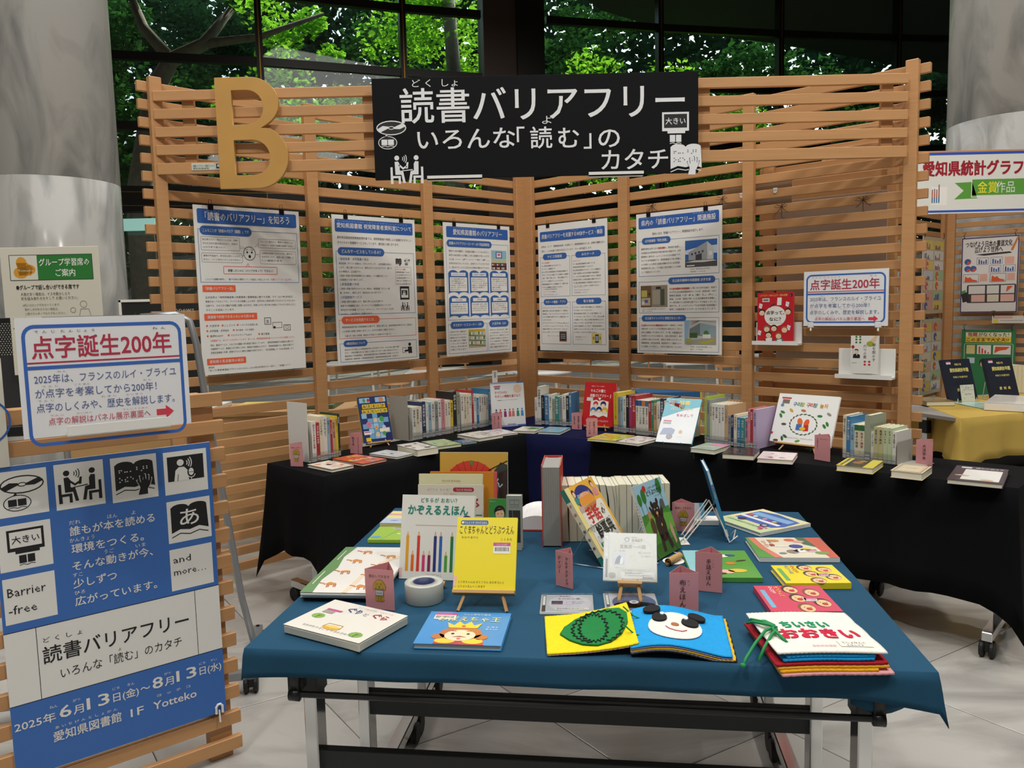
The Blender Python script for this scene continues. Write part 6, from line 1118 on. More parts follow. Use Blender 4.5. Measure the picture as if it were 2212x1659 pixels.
# thick red-covered volume standing fore-edge out
rv = thing('thick_volume', 'very thick red-covered volume standing upright with its fore-edge to the front', 'book', T(.088, 2.452, Z7) @ rotz(radians(-6)))
RC = mat('cover_C8503A', 'C2452F', .4); MB().box(-.003, -.002, 0, .0, .17, .262).box(.056, -.002, 0, .059, .17, .262).box(-.003, .17, 0, .059, .173, .262).build('cover', RC, rv)
mp_ = MB(); [mp_.box(.0 + .056 * i / 24, (i % 3) * .0006, .003, .0 + .056 * (i + 1) / 24 - .0002, .17, .256) for i in range(24)]; mp_.build('pages', mat('grey_pages', '9A9894', .8, noise=(60, .15, (40, 1, .3))), rv)
MB().box(.01, .165, .2575, .046, .171, .2595).build('head_band', mat('cover_8A1E22', '9A1E26', .6), rv)
# white row of fore-edges
SPW = [(9, .187), (9, .187), (8.5, .186), (8, .187), (8, .188), (7, .186), (7, .183), (4.5, .182), (4.5, .184), (9, .186), (6, .185), (6.5, .186), (7.5, .186), (7, .186), (7, .187), (8.5, .187), (6, .187)]
A_, B_ = at(1213, 1171, Z7), at(1448, 1166, Z7); d_ = B_ - A_; M0 = frame(A_, d_); x = 0; tot = sum(q[0] for q in SPW)
for i, (q, h_) in enumerate(SPW):
    w_ = q / tot * d_.length; sh = (-.003, 0, .0, .002, .006, .01, .014, .010, .004, -.001, -.001, 0, 0, 0, .0, 0, 0)[i]
    t = thing('paperback_volume', 'cream paged volume standing fore-edge out, %s from the red-covered volume' % ordn(i), 'book', M0 @ T(x, 0, 0), 'cream volumes standing fore-edge out in one row')
    cx_ = ('C89A80', 'C89A80', 'B8AE9C', '8A9AA8', 'A8A8B4', '9AB0A8', 'A098B0', 'C0C4C0', 'B8BCA8', 'B4B8A0', '8A86A0', 'B8BCA8', 'B0B4A4', 'B8BCA8', 'A8A0B0', 'B8B4A0', 'B8BCA8')[i]
    m = MB(); kk = 5
    def col(x0, x1, y0, y1, z0, z1, mb): # bent column: leans by sh through its middle
        pts = []
        for j in range(kk + 1): u = j / kk; o = sh * sin(pi * u * .9) * 1.1; pts.append((o, z0 + (z1 - z0) * u))
        n = len(mb.v)
        for o, z in pts: mb.v += [(x0 + o, y0, z), (x1 + o, y0, z), (x1 + o, y1, z), (x0 + o, y1, z)]
        mb.f += [(n + 3, n + 2, n + 1, n)] + [(n + 4 * kk, n + 4 * kk + 1, n + 4 * kk + 2, n + 4 * kk + 3)]
        for j in range(kk):
            for e in range(4): mb.f.append((n + 4 * j + e, n + 4 * j + (e + 1) % 4, n + 4 * j + 4 + (e + 1) % 4, n + 4 * j + 4 + e))
    col(.0006, w_ - .0012, .001, .128, .001, h_ - .001, m); m.build('pages', mat('cream_fore_edge', 'D2CEB8', .8), t)
    m = MB(); col(0, .0005, 0, .13, 0, h_, m); col(w_ - .0011, w_ - .0006, 0, .13, 0, h_, m); col(0, w_ - .0006, .1285, .13, 0, h_, m); m.build('cover', mat('cover_' + cx_, cx_, .5), t); x += w_
# two steeply leaning paperbacks on wire stands
def a_shuwa(s):
    H = s.H; s.r(0, 0, 100, H, 'E8B040', L=0); s.p([(0, 0), (14, 0), (10, H), (0, H)], 'E8D890', 1); s.r(10, H * .78, 100, H, 'D8742A', L=1); s.e(46, 24, 30, 20, '26307A', L=2); s.e(48, 32, 26, 16, 'E8983A', L=3); s.t(24, 22, 7, '基本表現がよくわかる', 'F0F0E8', w=44, L=6)
    s.r(12, 36, 92, H * .82, 'E2E0D6', 5, L=3); s.t(22, 62, 26, '手話', 'C42A2A', w=44, b=.04, L=6, res=2); s.t(70, 60, 14, 'の', '222222', w=12, b=.03, L=6); s.t(26, 88, 24, '絵事典', '1E1A1A', w=58, b=.04, L=6, res=2)
    s.r(16, H * .74, 84, H * .80, '2E7A48', 3, L=6); s.t(20, H * .785, 6, '気持ちをこめて伝えよう', 'F0F0E8', w=60, L=8); s.e(18, 12, 5, 6, '5A2A20', L=4); s.e(18, 14, 4, 4.4, 'E8C0A0', L=5); s.e(86, 10, 5, 6, '5A2A20', L=4); s.e(86, 12, 4, 4.4, 'E8C0A0', L=5); s.r(80, 18, 94, 30, 'D8889A', 3, L=4); s.r(12, 19, 24, 30, '3A8A80', 3, L=4)
    for x, y, c in ((18, 70, '4A8A5A'), (84, 72, '3A6AB0'), (20, 90, '4A7AB8'), (82, 50, 'C85A4A')): s.ring(x, y, 3.4, 6, .8, c, n=10, L=5)
    s.r(12, 34, 26, 44, 'C0A8A0', L=5)
lean('picture_dictionary', 'orange sign language picture dictionary 手話の絵事典 leaning steeply on a wire stand', (.265, 2.229, Z7 + .004), 60.8, 32.2, .200, .256, .016, a_shuwa, cover='E8B040', spine=lambda s: (s.r(0, 0, 100, s.H, 'E4DFC8', L=0), s.r(0, 0, 100, s.H * .16, '2A7A74'), s.r(0, s.H * .86, 100, s.H, '2A7A74'), [s.tv(50, s.H * (.19 + .108 * i), 62, c, 'C42A2A' if i < 2 else '1E1A1A', b=.04) for i, c in enumerate('手話の絵事典')]))
def a_bear(s):
    H = s.H; s.r(0, 0, 100, H, '9CC4D8', L=0); s.r(0, H * .4, 100, H, '4E8A34', L=1); s.p([(0, H * .55), (40, H * .42), (100, H * .5), (100, H * .7), (0, H * .7)], '6AA83E', 2); s.r(0, H * .82, 100, H, '3E6E2A', L=2)
    for x, y, a in ((8, 26, 9), (24, 22, 11), (84, 14, 12)): s.e(x, y, a * .7, a * 1.2, '3A7A2E', L=3); s.l([(x, y + a), (x + 2, H * .45)], 1.2, '5A4030', L=3)
    s.e(32, 10, 6, 6, 'C0302A', L=4); s.t(42, 13, 6, 'しゅわしゅわ村の', '2A3A3A', w=42, L=5); s.t(36, 24, 11, 'どうぶつたち', '1E2A2A', w=52, b=.02, L=5); s.t(60, 30, 3.4, 'くせ さなえ', '3A4A4A', w=22)
    B = '3A2A22'
    s.e(52, 52, 13, 14, B, L=4); s.e(42, 40, 4, 6, B, L=4); s.e(62, 38, 4, 6, B, L=4); s.e(54, 82, 17, 28, B, L=4); s.p([(40, 96), (50, 96), (48, 126), (38, 126)], B, 4); s.p([(58, 96), (70, 96), (76, 124), (66, 126)], B, 4); s.p([(40, 66), (30, 44), (34, 42), (46, 60)], B, 4); s.p([(62, 62), (76, 36), (82, 40), (68, 72)], B, 4)
    s.e(52, 58, 4, 3, 'C8A060', L=6); s.e(47, 50, 1.2, 1.4, 'F0F0E8', L=6, n=8); s.e(57, 50, 1.2, 1.4, 'F0F0E8', L=6, n=8); s.e(52, 63, 2.4, 2.4, 'B04A40', L=6, n=8); s.e(78, 46, 8, 9, '5A5E5A', L=5); s.e(28, 78, 8, 16, '5A4030', L=4); s.e(26, 58, 6, 9, 'B88A60', L=4); s.p([(84, 80), (90, 92), (92, 118), (86, 122), (80, 96)], 'C89A84', 4); s.e(56, 80, 1.6, 3, 'D8C060', L=6)
lean('picture_book', 'green picture book どうぶつたち with a dark bear raising its arms, leaning steeply behind the CD case', (.411, 2.268, Z7 + .004), 51.7, 19.3, .171, .227, .010, a_bear, cover='9CC4D8', spine=lambda s: (s.r(0, 0, 100, s.H, 'DDE0DC', L=0), s.tv(50, s.H * .2, 60, 'しゅわしゅわ村のどうぶつたち', '2A2A2A', step=95, b=.02)))
def wire(label, P, yaw, w_=.11, d_=.10, h_=.11):
    t = thing('wire_stand', label, 'stand', T(*P) @ rotz(radians(yaw))); m = MB()
    for x in (0, w_): m.tube([(x, .0, .03), (x, -.012, .012), (x, -.008, .002), (x, d_ * .15, .002), (x, d_, .002), (x + (.01 if x == 0 else -.01), d_ * .5, h_)], .0017, 6)
    m.tube([(.01, d_ * .5, h_), (w_ - .01, d_ * .5, h_)], .0017, 6); m.build('wire', CHROME, t); return t
wire('wire book stand under the orange sign language dictionary', (.262, 2.222, Z7), 60.8, .14, .12)
wire('wire book stand under the green bear book', (.412, 2.262, Z7), 51.7, .12, .10)
# CD cases
def a_cd(s, up=True):
    s.r(10, 0, 100, s.H, 'C9CBC2', L=0); s.ring(56, s.H * .5, 40, 40 * s.H / 92, .5, 'A8AAA4', n=36); s.ring(56, s.H * .52, 6, 6, .5, 'B0B2AC'); s.ring(44, 12, 4, 4, 1.4, '4A5A80'); s.t(54, 9, 5, 'Enjoy', 'B04A3A', w=10); s.t(54, 16, 7.5, 'DAISY', '22242C', w=20, b=.03)
    s.t(30, 30, 9, '耳無芳一の話', '2A2E34', w=50); s.t(34, 20.5, 3, 'みみなしほういち', '6A6E74', w=26); s.t(20, 37, 3.4, '作：小泉八雲', '4A4E54', w=20); s.r(18, 40, 40, 64, 'B8C4D4', L=2); s.p([(20, 62), (24, 50), (30, 44), (36, 52), (38, 62)], '34466E', 3); s.p([(30, 62), (32, 50), (36, 48), (37, 62)], 'DADEE4', 4); s.t(66, 40, 3.6, '朗読：松山多賀子', '4A4E54', w=24); s.t(72, 47, 3.6, '絵：高崎貞子', '4A4E54', w=18)
    s.r(18, 67, 40, 70, 'D8D8D0', L=2); s.t(22, 69.6, 2.4, '日本障害者リハビリテーション協会', '4A4E54', w=17)
    for i in range(3): s.t(34, 74 + i * 3, 2.4, 'このDAISYは、障害者情報ネットワークで公開されています。', '4A4E54', w=48)
    s.r(33, s.H - 18, 97, s.H - 4, 'DDDEDA', L=4); s.t(40, s.H - 13.5, 4, '貸出点数は1人1点です。', '3A3E44', w=36, L=6); s.t(40, s.H - 9, 4, 'ケースをカウンターへお持ち下さい。', '3A3E44', w=50, L=6); s.t(74, s.H - 5, 3.6, '愛知県図書館', '3A3E44', w=20, L=6); s.r(0, 0, 9, s.H, 'B8BCB8', L=0); s.r(2, 6, 7, s.H * .5, 'D8D8D0', L=2); s.tv(4.5, 8, 4, 'みみなしほういち', '5A5A5A'); s.r(3, s.H * .55, 7, s.H - 6, '2A2C30', L=2); s.e(16, s.H - 10, 7, 6, '8A8C80', L=3)
def cdcase(label, M, art, face, w_=.142, h_=.125):
    t = thing('disc_case', label, 'CD case', M); e = .010
    if face == 'V': MB().box(0, .004, 0, w_, e, h_, b=.001).build('tray', mat('case_tray', 'B4B8B4', .3), t); MB().box(0, -.0005, 0, w_, .0015, h_, b=.0004).build('lid', CLEAR, t); s = Sheet(w_ - .004, h_ - .004); art(s); s.build(t, m=INK, M=T(.002, .0035, .002))
    else: MB().box(0, 0, 0, w_, h_, .005, b=.001).build('tray', mat('case_tray', 'B4B8B4', .3), t); MB().box(0, 0, .0085, w_, h_, .0100, b=.0004).build('lid', CLEAR, t); s = Sheet(w_ - .004, h_ - .004); art(s); s.build(t, m=INK, face='F', M=T(.002, .002, .0053))
    return t
cdcase('CD case labelled 耳無芳一の話 DAISY standing on a small wooden easel', T(.226, 2.013, .764) @ rotz(radians(-9.5)) @ Matrix.Rotation(-radians(38), 4, 'X'), a_cd, 'V', .141, .134)
easel('small wooden easel under the standing CD case', (.226, 2.013, .764), -9.5, 38, .141, Z7, .035, .45)
def a_cd2(s):
    s.r(0, 0, 100, s.H, 'B4B8BE', L=0); s.r(2, 4, 9, s.H - 4, '2A2E34'); s.r(3, 8, 8, s.H * .6, 'DADAD4', L=2); s.e(56, s.H * .5, 42, 42, 'C6C4CC', n=36); s.ring(56, s.H * .5, 8, 8, .8, 'A8A8B0', n=20, L=3); s.t(36, 12, 6, 'DAISY', '4A2A3A', w=22, b=.03); s.t(32, 26, 9, 'よだかの星', '5A4A6A', w=44); s.r(20, 34, 42, 52, '28304A', L=3); s.r(20, 46, 42, 52, '8A4A3A', L=4); s.t(60, 40, 4, '朗読：松山多賀子', '6A6A72', w=26); s.t(60, 48, 4, '絵：高崎貞子', '6A6A72', w=20); s.r(28, 68, 92, 80, 'D8D8D4', L=4); s.t(30, 76, 6, '貸出点数は1人1点です。', '3A3A40', w=56, L=6)
def a_cd3(s):
    s.r(0, 0, 100, s.H, 'B8BCC4', L=0); s.r(2, 4, 9, s.H - 4, '2A2E34'); s.r(3, 8, 8, s.H * .6, 'DADAD4', L=2); s.e(56, s.H * .48, 42, 42, '4E5A84', n=36); s.e(56, s.H * .62, 40, 16, '3E4A78', L=2, n=24); s.e(52, s.H * .3, 26, 10, '6A769C', L=3, n=20); s.e(56, s.H * .48, 9, 9, 'D8DADC', L=4, n=20); s.e(56, s.H * .48, 4, 4, '8A8E98', L=5); s.t(36, 12, 7, 'わいわい文庫', 'DADCE4', w=44, L=5); s.t(38, 34, 4, 'マルチメディアDAISY図書', 'C8CCD8', w=34, L=5)
M, w_, h_ = quad_frame([(1175, 1281), (1283, 1281), (1281, 1321), (1159, 1320)], TZ + .01); M = T(0, 0, -.01) @ M; cdcase('CD case with a pale disc よだかの星 lying left on the teal table', M, a_cd2, 'F', w_, h_)
M, w_, h_ = quad_frame([(1311, 1278), (1418, 1278), (1424, 1320), (1299, 1320)], TZ + .01); M = T(0, 0, -.01) @ M; cdcase('CD case with a blue disc わいわい文庫 lying behind the open felt book', M, a_cd3, 'F', w_, h_)
# right side flat picture books
def a_bus(s):
    H = s.H; s.r(0, 0, 100, H, 'E4DCAC', L=0); s.r(0, H * .7, 100, H, 'C4D8A8', L=1); s.p([(8, 14), (40, 6), (92, 14), (96, H * .5), (88, H * .68), (10, H * .68)], '2F62B8', 2); s.p([(12, 20), (86, 18), (88, H * .34), (12, H * .36)], '7AB0D8', 3); s.r(10, H * .48, 88, H * .56, 'E8E8EC', L=4); s.e(26, H * .68, 7, 7, '28284A', L=5); s.e(74, H * .68, 7, 7, '28284A', L=5); s.e(74, H * .68, 4, 4, 'A8C0D8', L=6)
    for i, c in enumerate(('D85A4A', 'F0F0E8', '4A9A5A', 'E8A0A8', '8A4A9A', 'E8C040', '3A3A5A')): s.e(18 + i * 10, H * .42, 4, 4, c, L=5, n=10)
    s.t(10, H * .84, 8, 'しゅわしゅわ村のだいすきなひとたち', '3A6A3A', w=66, b=.01); s.e(84, H * .86, 4, 4, 'D05A6A', L=4); barcode(s, 72, H * .74, 16)
flat_book('picture book with a blue bus full of animals lying at the back right corner of the teal table', [(1647, 1099), (1752, 1131), (1642, 1151), (1545, 1119)], .012, a_bus, 'DDE0DC', z=Z7, spine='R', group='picture books lying along the right side of the teal table')
def a_mura(s):
    H = s.H; s.r(0, 0, 100, H, 'E0DAC4', L=0); s.p([(0, 0), (12, 0), (16, H * .5), (30, H), (0, H)], '4E9A48', 1); s.p([(3, 0), (12, 0), (17, H * .5), (30, H), (20, H), (8, H * .5)], 'D8806C', 2); s.p([(70, 0), (100, 0), (100, H), (88, H), (82, H * .4)], 'C8604A', 1); s.p([(66, 0), (78, 0), (84, H * .5), (70, H * .35)], '3A6A4A', 2)
    for x, y, a, b, c in ((34, .18, 8, 5, 'C88A5A'), (56, .14, 7, 6, 'D8685A'), (66, .22, 8, 5, 'E0A090'), (40, .45, 12, 3, 'E8E8E4'), (58, .46, 9, 8, '3A4A9A'), (48, .72, 8, 8, '8A8480'), (58, .66, 8, 8, 'F0F0EA'), (34, .8, 5, 4, '6A8A9A'), (68, .6, 6, 5, 'D8C040'), (84, .78, 9, 6, '7A9A50'), (28, .4, 4, 4, 'C84A3A')): s.e(x, H * y, a, b, c, L=3, n=14)
    for x, y in ((55, .64), (61, .64)): s.e(x, H * y, 2, 2.4, '1A1A1A', L=5, n=8)
    s.tv(20, H * .18, 7, 'どうぶつ', 'B02A34', b=.02); s.tv(28, H * .12, 6, 'どっちが村', '3A2A2A', b=.02); barcode(s, 66, H * .62, 14)
flat_book('picture book crowded with farm and zoo animals lying second from the back on the right of the teal table', [(1609, 1161), (1772, 1162), (1812, 1205), (1641, 1205)], .013, a_mura, 'DDE0DC', z=Z7, spine='B', group='picture books lying along the right side of the teal table')
def faces(bg, tc1, lines):
    def f(s):
        H = s.H; s.r(0, 0, 100, H, bg, L=0); s.r(5, H * .18, 12, H * .86, '6AB0D0' if bg != 'E4D21C' else '5AA85A', 2)
        for i, (c, t_, h_) in enumerate(lines): s.tv(32 - i * 9, H * .04, h_, t_, c, b=.025, step=h_ * .98)
        for x, y, hc in ((50, .16, '2A1E1A'), (78, .28, '7A4A28'), (52, .50, '3A2A20'), (82, .68, '1E1A1A'), (54, .86, '7A4A28')): s.e(x, H * y, 12, H * .16, hc, L=2); s.e(x + 1, H * (y + .03), 10, H * .13, 'E4C090', L=3, n=18); s.e(x + 2, H * (y + .06), 4.4, H * .05, 'B82A2A', L=4, n=12); s.e(x - 3, H * y, 1.2, 1, '2A1A18', L=5, n=6); s.e(x + 6, H * y, 1.2, 1, '2A1A18', L=5, n=6)
        barcode(s, 60, H * .5, 18)
    return f
GRP = 'picture books lying along the right side of the teal table'
flat_book('bright yellow book みんなであいうえお with shouting faces lying third on the right of the teal table', [(1668, 1221), (1801, 1221), (1835, 1259), (1694, 1261)], .016, faces('E4D21C', 0, [('C42A2A', 'みんなで', 9), ('2A7AB8', 'あいうえお', 8)]), 'E4D21C', z=Z7, spine='B', group=GRP)
flat_book('deep pink book みんなでオノマトペ with shouting faces, partly under the felt book', [(1631, 1265), (1778, 1266), (1812, 1320), (1662, 1322)], .014, faces('CC3A5C', 0, [('E8D83A', 'オノマトペ', 9), ('F0F0EA', 'みんなで', 8)]), 'CC3A5C', z=Z7, spine='L', group=GRP)
def a_green(s):
    H = s.H; s.r(0, 0, 100, H, '4E9A3C', L=0); s.p([(0, 0), (34, 0), (28, H * .5), (36, H), (0, H)], '8CC8D0', 1); s.e(46, H * .35, 7, 6, 'E8B888', L=3); s.e(58, H * .22, 11, 7, 'EDEBE6', L=3); s.e(72, H * .2, 8, 5, '2A4A9A', L=3); s.e(66, H * .5, 8, 6, 'D87A2A', L=3); s.e(50, H * .8, 15, 9, 'E8B0A0', L=3); s.e(70, H * .76, 14, 8, 'E0B830', L=3); s.e(44, H * .86, 8, 4, '2A1E1A', L=4); s.e(16, H * .6, 6, 5, '3A7AB0', L=3); s.e(84, H * .4, 9, 2.6, '3A2A20', L=3, a=-20)
flat_book('green picture book with figures on grass lying behind the two pink title cards', [(1480, 1189), (1617, 1190), (1638, 1248), (1490, 1248)], .012, a_green, '4E9A3C', z=Z7, spine='B', group=GRP)
# light blue book behind back pink card + wire stand with a book seen edge-on
std('booklet', 'small light blue and white booklet standing behind the back pink dog card', (1494, 1134), .045, .075, 12, .004, lambda s: (s.r(0, 0, 100, s.H, 'DDE4EA', L=0), s.p([(60, 0), (100, 0), (100, s.H), (80, s.H)], '5AB0DC', 1)), '5AB0DC', yaw=-5)
tag(MB().box(0, 0, 0, .10, .06, .018, b=.001).build('white_box', WHITE, None, M=T(*at(1489, 1135, Z7)) @ rotz(-.1)), 'small flat white box at the back of the teal table beside the wire stand', 'box')
P = at(1577, 1171, Z7)
lean('picture_book', 'thin blue picture book seen edge-on, leaning on a wire stand at the back right', (P.x, P.y, Z7 + .006), 82, 16, .19, .235, .010, lambda s: (s.r(0, 0, 100, s.H, '2A86B8', L=0)), cover='2A86B8', spine=lambda s: (s.r(0, 0, 100, s.H, '2A80B4', L=0), s.tv(50, s.H * .3, 60, 'ともだち', 'D8D04A', b=.03), s.e(50, s.H * .24, 30, 30, 'D85A3A'), s.r(0, s.H * .84, 100, s.H * .94, 'D0D4D4'), s.r(20, 0, 80, s.H * .2, 'C8DCE8')))
t = thing('wire_stand', 'white wire book stand with looped feet holding the thin blue book', 'stand', T(P.x, P.y, Z7)); L3 = lambda px, py, z: at(px, py, TZ + z) - Vector((P.x, P.y, Z7))
WW = mat('white_wire', 'D8D8CE', .35); m = MB(); ap = at(1545, 1120, TZ + .11) - Vector((P.x, P.y, Z7)); ap = Vector((-.045, .02, .115)); a2 = ap + Vector((.0, .07, 0))
m.tube([ap, Vector((-.145, .0, .004)), Vector((-.150, -.012, .016)), Vector((-.155, .012, .003)), ap + Vector((-.004, .012, .0))], .0022, 6).tube([a2, Vector((-.13, .06, .004)), Vector((-.14, .05, .016)), Vector((-.14, .075, .003)), a2 + Vector((-.004, .012, 0))], .0022, 6)
m.tube([ap, Vector((-.006, -.016, .004)), Vector((.022, -.004, .020)), Vector((.016, .018, .004)), Vector((.026, .03, .03)), Vector((.004, .04, .004)), a2], .0022, 6); m.build('wire', WW, t); MB().lathe([(0, -.006), (.006, -.005), (.006, .005), (0, .006)], 10, M=T(*ap)).lathe([(0, -.006), (.006, -.005), (.006, .005), (0, .006)], 10, M=T(*(ap + Vector((.006, .01, .02))))).build('joint', BLKM, t, True)
# ---- felt books
FEL = lambda n, c: mat('felt_' + n, c, .95, noise=(60, .12), bump=.6, bscale=500)
def felt_sheet(name, parent, f, nu, nv, w_, h_, th, m, scallop=.0022, M=None):
    """curved felt page; f(u, v) -> z; scalloped edges"""
    pts = []
    per = []
    for i in range(nu + 1):
        for j in range(nv + 1):
            u, v = i / nu, j / nv; x, y = u * w_, v * h_
            if j == 0: y -= scallop * abs(sin(pi * u * w_ / .009))
            if j == nv: y += scallop * abs(sin(pi * u * w_ / .009))
            if i == nu: x += scallop * abs(sin(pi * v * h_ / .009))
            if i == 0: x -= scallop * abs(sin(pi * v * h_ / .009)) * .5
            pts.append((x, y, f(u, v)))
    fs = [(i * (nv + 1) + j, (i + 1) * (nv + 1) + j, (i + 1) * (nv + 1) + j + 1, i * (nv + 1) + j + 1) for i in range(nu) for j in range(nv)]
    me = bpy.data.meshes.new(name); me.from_pydata(pts, [], fs); me.materials.append(m); me.polygons.foreach_set('use_smooth', [True] * len(fs)); me.update(); o = link(name, me, parent, M)
    sd = o.modifiers.new('thickness', 'SOLIDIFY'); sd.thickness = th; sd.offset = -1; return o
# open felt book: yellow page with a watermelon, blue page with a panda
M1, w1, h1 = quad_frame([(1190, 1334), (1362, 1331), (1368, 1412), (1168, 1415)], TZ + .004); 
fb = thing('felt_book', 'open handmade felt book, yellow page with a watermelon and blue page with a panda face', 'book', T(0, 0, Z7 - TZ - .004) @ M1)
fy = lambda u, v: .006 + .030 * max(0, (u - .25) / .75) ** 1.7 * (.8 + .3 * v) + .003 * sin(6 * v + 4 * u)
felt_sheet('yellow_page', fb, fy, 60, 40, w1, h1, .003, FEL('yellow', 'E6D010'))
felt_sheet('pink_backing', fb, lambda u, v: fy(u, v) - .0035 + (0 if u < .9 else -.006 * (u - .9) * 10), 60, 36, w1 + .001, h1, .002, FEL('pink', 'D8A8A0'))
def conform(name, parent, f, w_, h_, pts, lift, th, m):
    """flat appliqué following a page"""
    bm = bmesh.new(); vs = [bm.verts.new((p[0] * w_, p[1] * h_, 0)) for p in pts]; fc = bm.faces.new(vs); bmesh.ops.triangulate(bm, faces=[fc]); bmesh.ops.subdivide_edges(bm, edges=bm.edges[:], cuts=3, use_grid_fill=True)
    for v in bm.verts: v.co.z = f(v.co.x / w_, v.co.y / h_) + lift
    me = bpy.data.meshes.new(name); bm.to_mesh(me); bm.free(); me.materials.append(m); 
    o = link(name, me, parent); sd = o.modifiers.new('thickness', 'SOLIDIFY'); sd.thickness = th; sd.offset = 1 if me.polygons[0].normal.z > 0 else -1; return o
ell = lambda cx, cy, rx, ry, n=28, a=0: [(cx + rx * cos(2 * pi * i / n) * cos(a) - ry * sin(2 * pi * i / n) * sin(a), cy + rx * cos(2 * pi * i / n) * sin(a) + ry * sin(2 * pi * i / n) * cos(a)) for i in range(n)]
wm = [(.16, .46), (.22, .66), (.36, .82), (.55, .90), (.76, .92), (.90, .84), (.965, .66), (.95, .46), (.86, .28), (.72, .14), (.56, .08), (.40, .14), (.26, .28)]
conform('watermelon', fb, fy, w1, h1, wm, .002, .003, FEL('green', '0E7A3A'))
def zig(cx, cy, rx, ry, f, n=22, amp=.018, a0=0, a1=360):
    P = []
    for i in range(n * 2 + 1):
        a = radians(a0 + (a1 - a0) * i / (2 * n)); k = 1 + (amp / rx) * (1 if i % 2 else -1); x, y = cx + rx * k * cos(a), cy + ry * k * sin(a); P.append((x * w1, y * h1, f(x, y) + .0065))
    return P
mz = MB(); mz.tube(zig(.55, .50, .16, .34, fy), .0016, 5).tube(zig(.60, .50, .29, .38, fy, a0=-75, a1=250), .0016, 5); mz.build('zigzag_stripes', mat('black_yarn', '14201C', .9), fb)
M2, w2, h2 = quad_frame([(1366, 1331), (1556, 1338), (1586, 1428), (1362, 1416)], TZ + .004)
Mrel = M1.inverted() @ M2
bl_ = bpy.data.objects.new('page_stack', None); COL.objects.link(bl_); bl_.parent = fb; bl_.matrix_local = Mrel
fbz = lambda u, v: .012 + .022 * sin(pi * min(1, max(0, u + .08))) ** 1.2 * (1 - .45 * u) + .004 * (1 - u)
for k, (nm, c, dz, dx) in enumerate((('black_page', '1A1A1C', -.0135, .010), ('grey_page', '8A8AA0', -.0105, .004), ('yellow_page', 'E8B818', -.0075, .007), ('violet_page', '8A86B0', -.0035, .001), ('blue_page', '0E96D8', 0, 0))):
    felt_sheet(nm, bl_, lambda u, v, dz=dz: max(.001 + (dz + .0135) * .6, fbz(u, v) + dz * (1.0 + .4 * u)), 50, 32, w2 + dx, h2, .0025, FEL(nm, c))
conform('panda_face', bl_, fbz, w2, h2, ell(.46, .46, .28, .33, 32, -.15), .0015, .0015, FEL('white', 'E2E0D8'))
for nm, cx, cy, rx, ry, a, th, c in (('panda_ear', .22, .84, .095, .09, .05, .007, '161618'), ('panda_ear', .70, .74, .095, .085, -.25, .007, '161618'), ('panda_eye', .30, .62, .08, .105, .15, .006, '161618'), ('panda_eye', .62, .56, .09, .105, -.3, .006, '161618'), ('panda_nose', .46, .47, .042, .042, 0, .003, 'A86A3A'), ('eye_shine', .33, .68, .022, .03, 0, .0085, 'E8E8E4'), ('eye_shine', .575, .62, .022, .03, 0, .0085, 'E8E8E4')):
    conform(nm, bl_, fbz, w2, h2, ell(cx, cy, rx, ry, 20, a), .003, th - .002, FEL('c' + c, c))
MB().tube([(x * w2, y * h2, fbz(x, y) + .0045) for x, y in [(.36, .40), (.40, .34), (.46, .31), (.53, .31), (.58, .36)]], .0009, 5).build('smile_stitch', mat('red_thread', 'B02A40', .8), bl_)
for vy in (.72, .28): MB().tube([(-.02, vy * h2, .05), (.004, vy * h2, fbz(0, vy) + .008), (.018, vy * h2 - .004, fbz(.05, vy) + .002)], .0018, 6).build('binding_cord', mat('green_cord', '178A4A', .7), bl_)
# closed felt book
M3, w3, h3 = quad_frame([(1628, 1319), (1845, 1319), (1893, 1396), (1662, 1410)], TZ + .05)
fc = thing('felt_book', 'closed handmade felt book ちいさいおおきい with white cover, stacked colours and a green cord', 'book', T(0, 0, Z7 - TZ - .05) @ M3)
for nm, c, z, x0, x1, y0, y1 in (('pink_page', 'E0A0A4', .004, .006, .008, -.012, 0), ('amber_page', 'E8AE10', .010, .004, -.022, -.008, 0), ('amber_edge', 'D8A030', .015, .0, .002, -.004, 0), ('red_page', 'B0142A', .022, -.004, .0, -.002, 0), ('blue_page', '1496BC', .030, .012, -.026, 0, 0), ('blue_page', '1496BC', .036, .02, -.024, .002, 0)):
    felt_sheet(nm, fc, lambda u, v, z=z: z + .0015 * sin(5 * u + 3 * v), 40, 20, w3 - x0 + x1, h3 - y0 + y1, .005, FEL(nm, c), M=T(x0, y0, 0))
fcz = lambda u, v: .044 + .003 * sin(3.2 * u + .4) - .003 * u
cov = felt_sheet('white_cover', fc, fcz, 50, 26, w3, h3, .0035, FEL('white', 'E2E0D8'))
s = Sheet(w3, h3); s.t(24, s.H * .42, 17, 'ちいさい', '128A5A', w=46, b=.055, L=0, res=2); s.t(16, s.H * .68, 24, 'おおきい', 'C0163A', w=74, b=.055, L=0, res=2); s.r(62, s.H * .76, 92, s.H * .9, 'DCDAD0', L=0); s.t(66, s.H * .83, 5, 'としょかんの', '5A5A5A', w=22, L=2); s.t(68, s.H * .89, 4, 'えほんです', '5A5A5A', w=16, L=2); s.t(36, s.H * .9, 4, '愛知県図書館', 'D0909A', w=22, L=2)
pr_ = s.build(fc, m=FELTP, face='F', name='felt_letters'); me = pr_.data
for v in me.vertices: v.co.z += fcz(v.co.x / w3, v.co.y / h3) + .0008
GC = mat('green_cord', '178A4A', .7); m = MB(); z0_ = .049
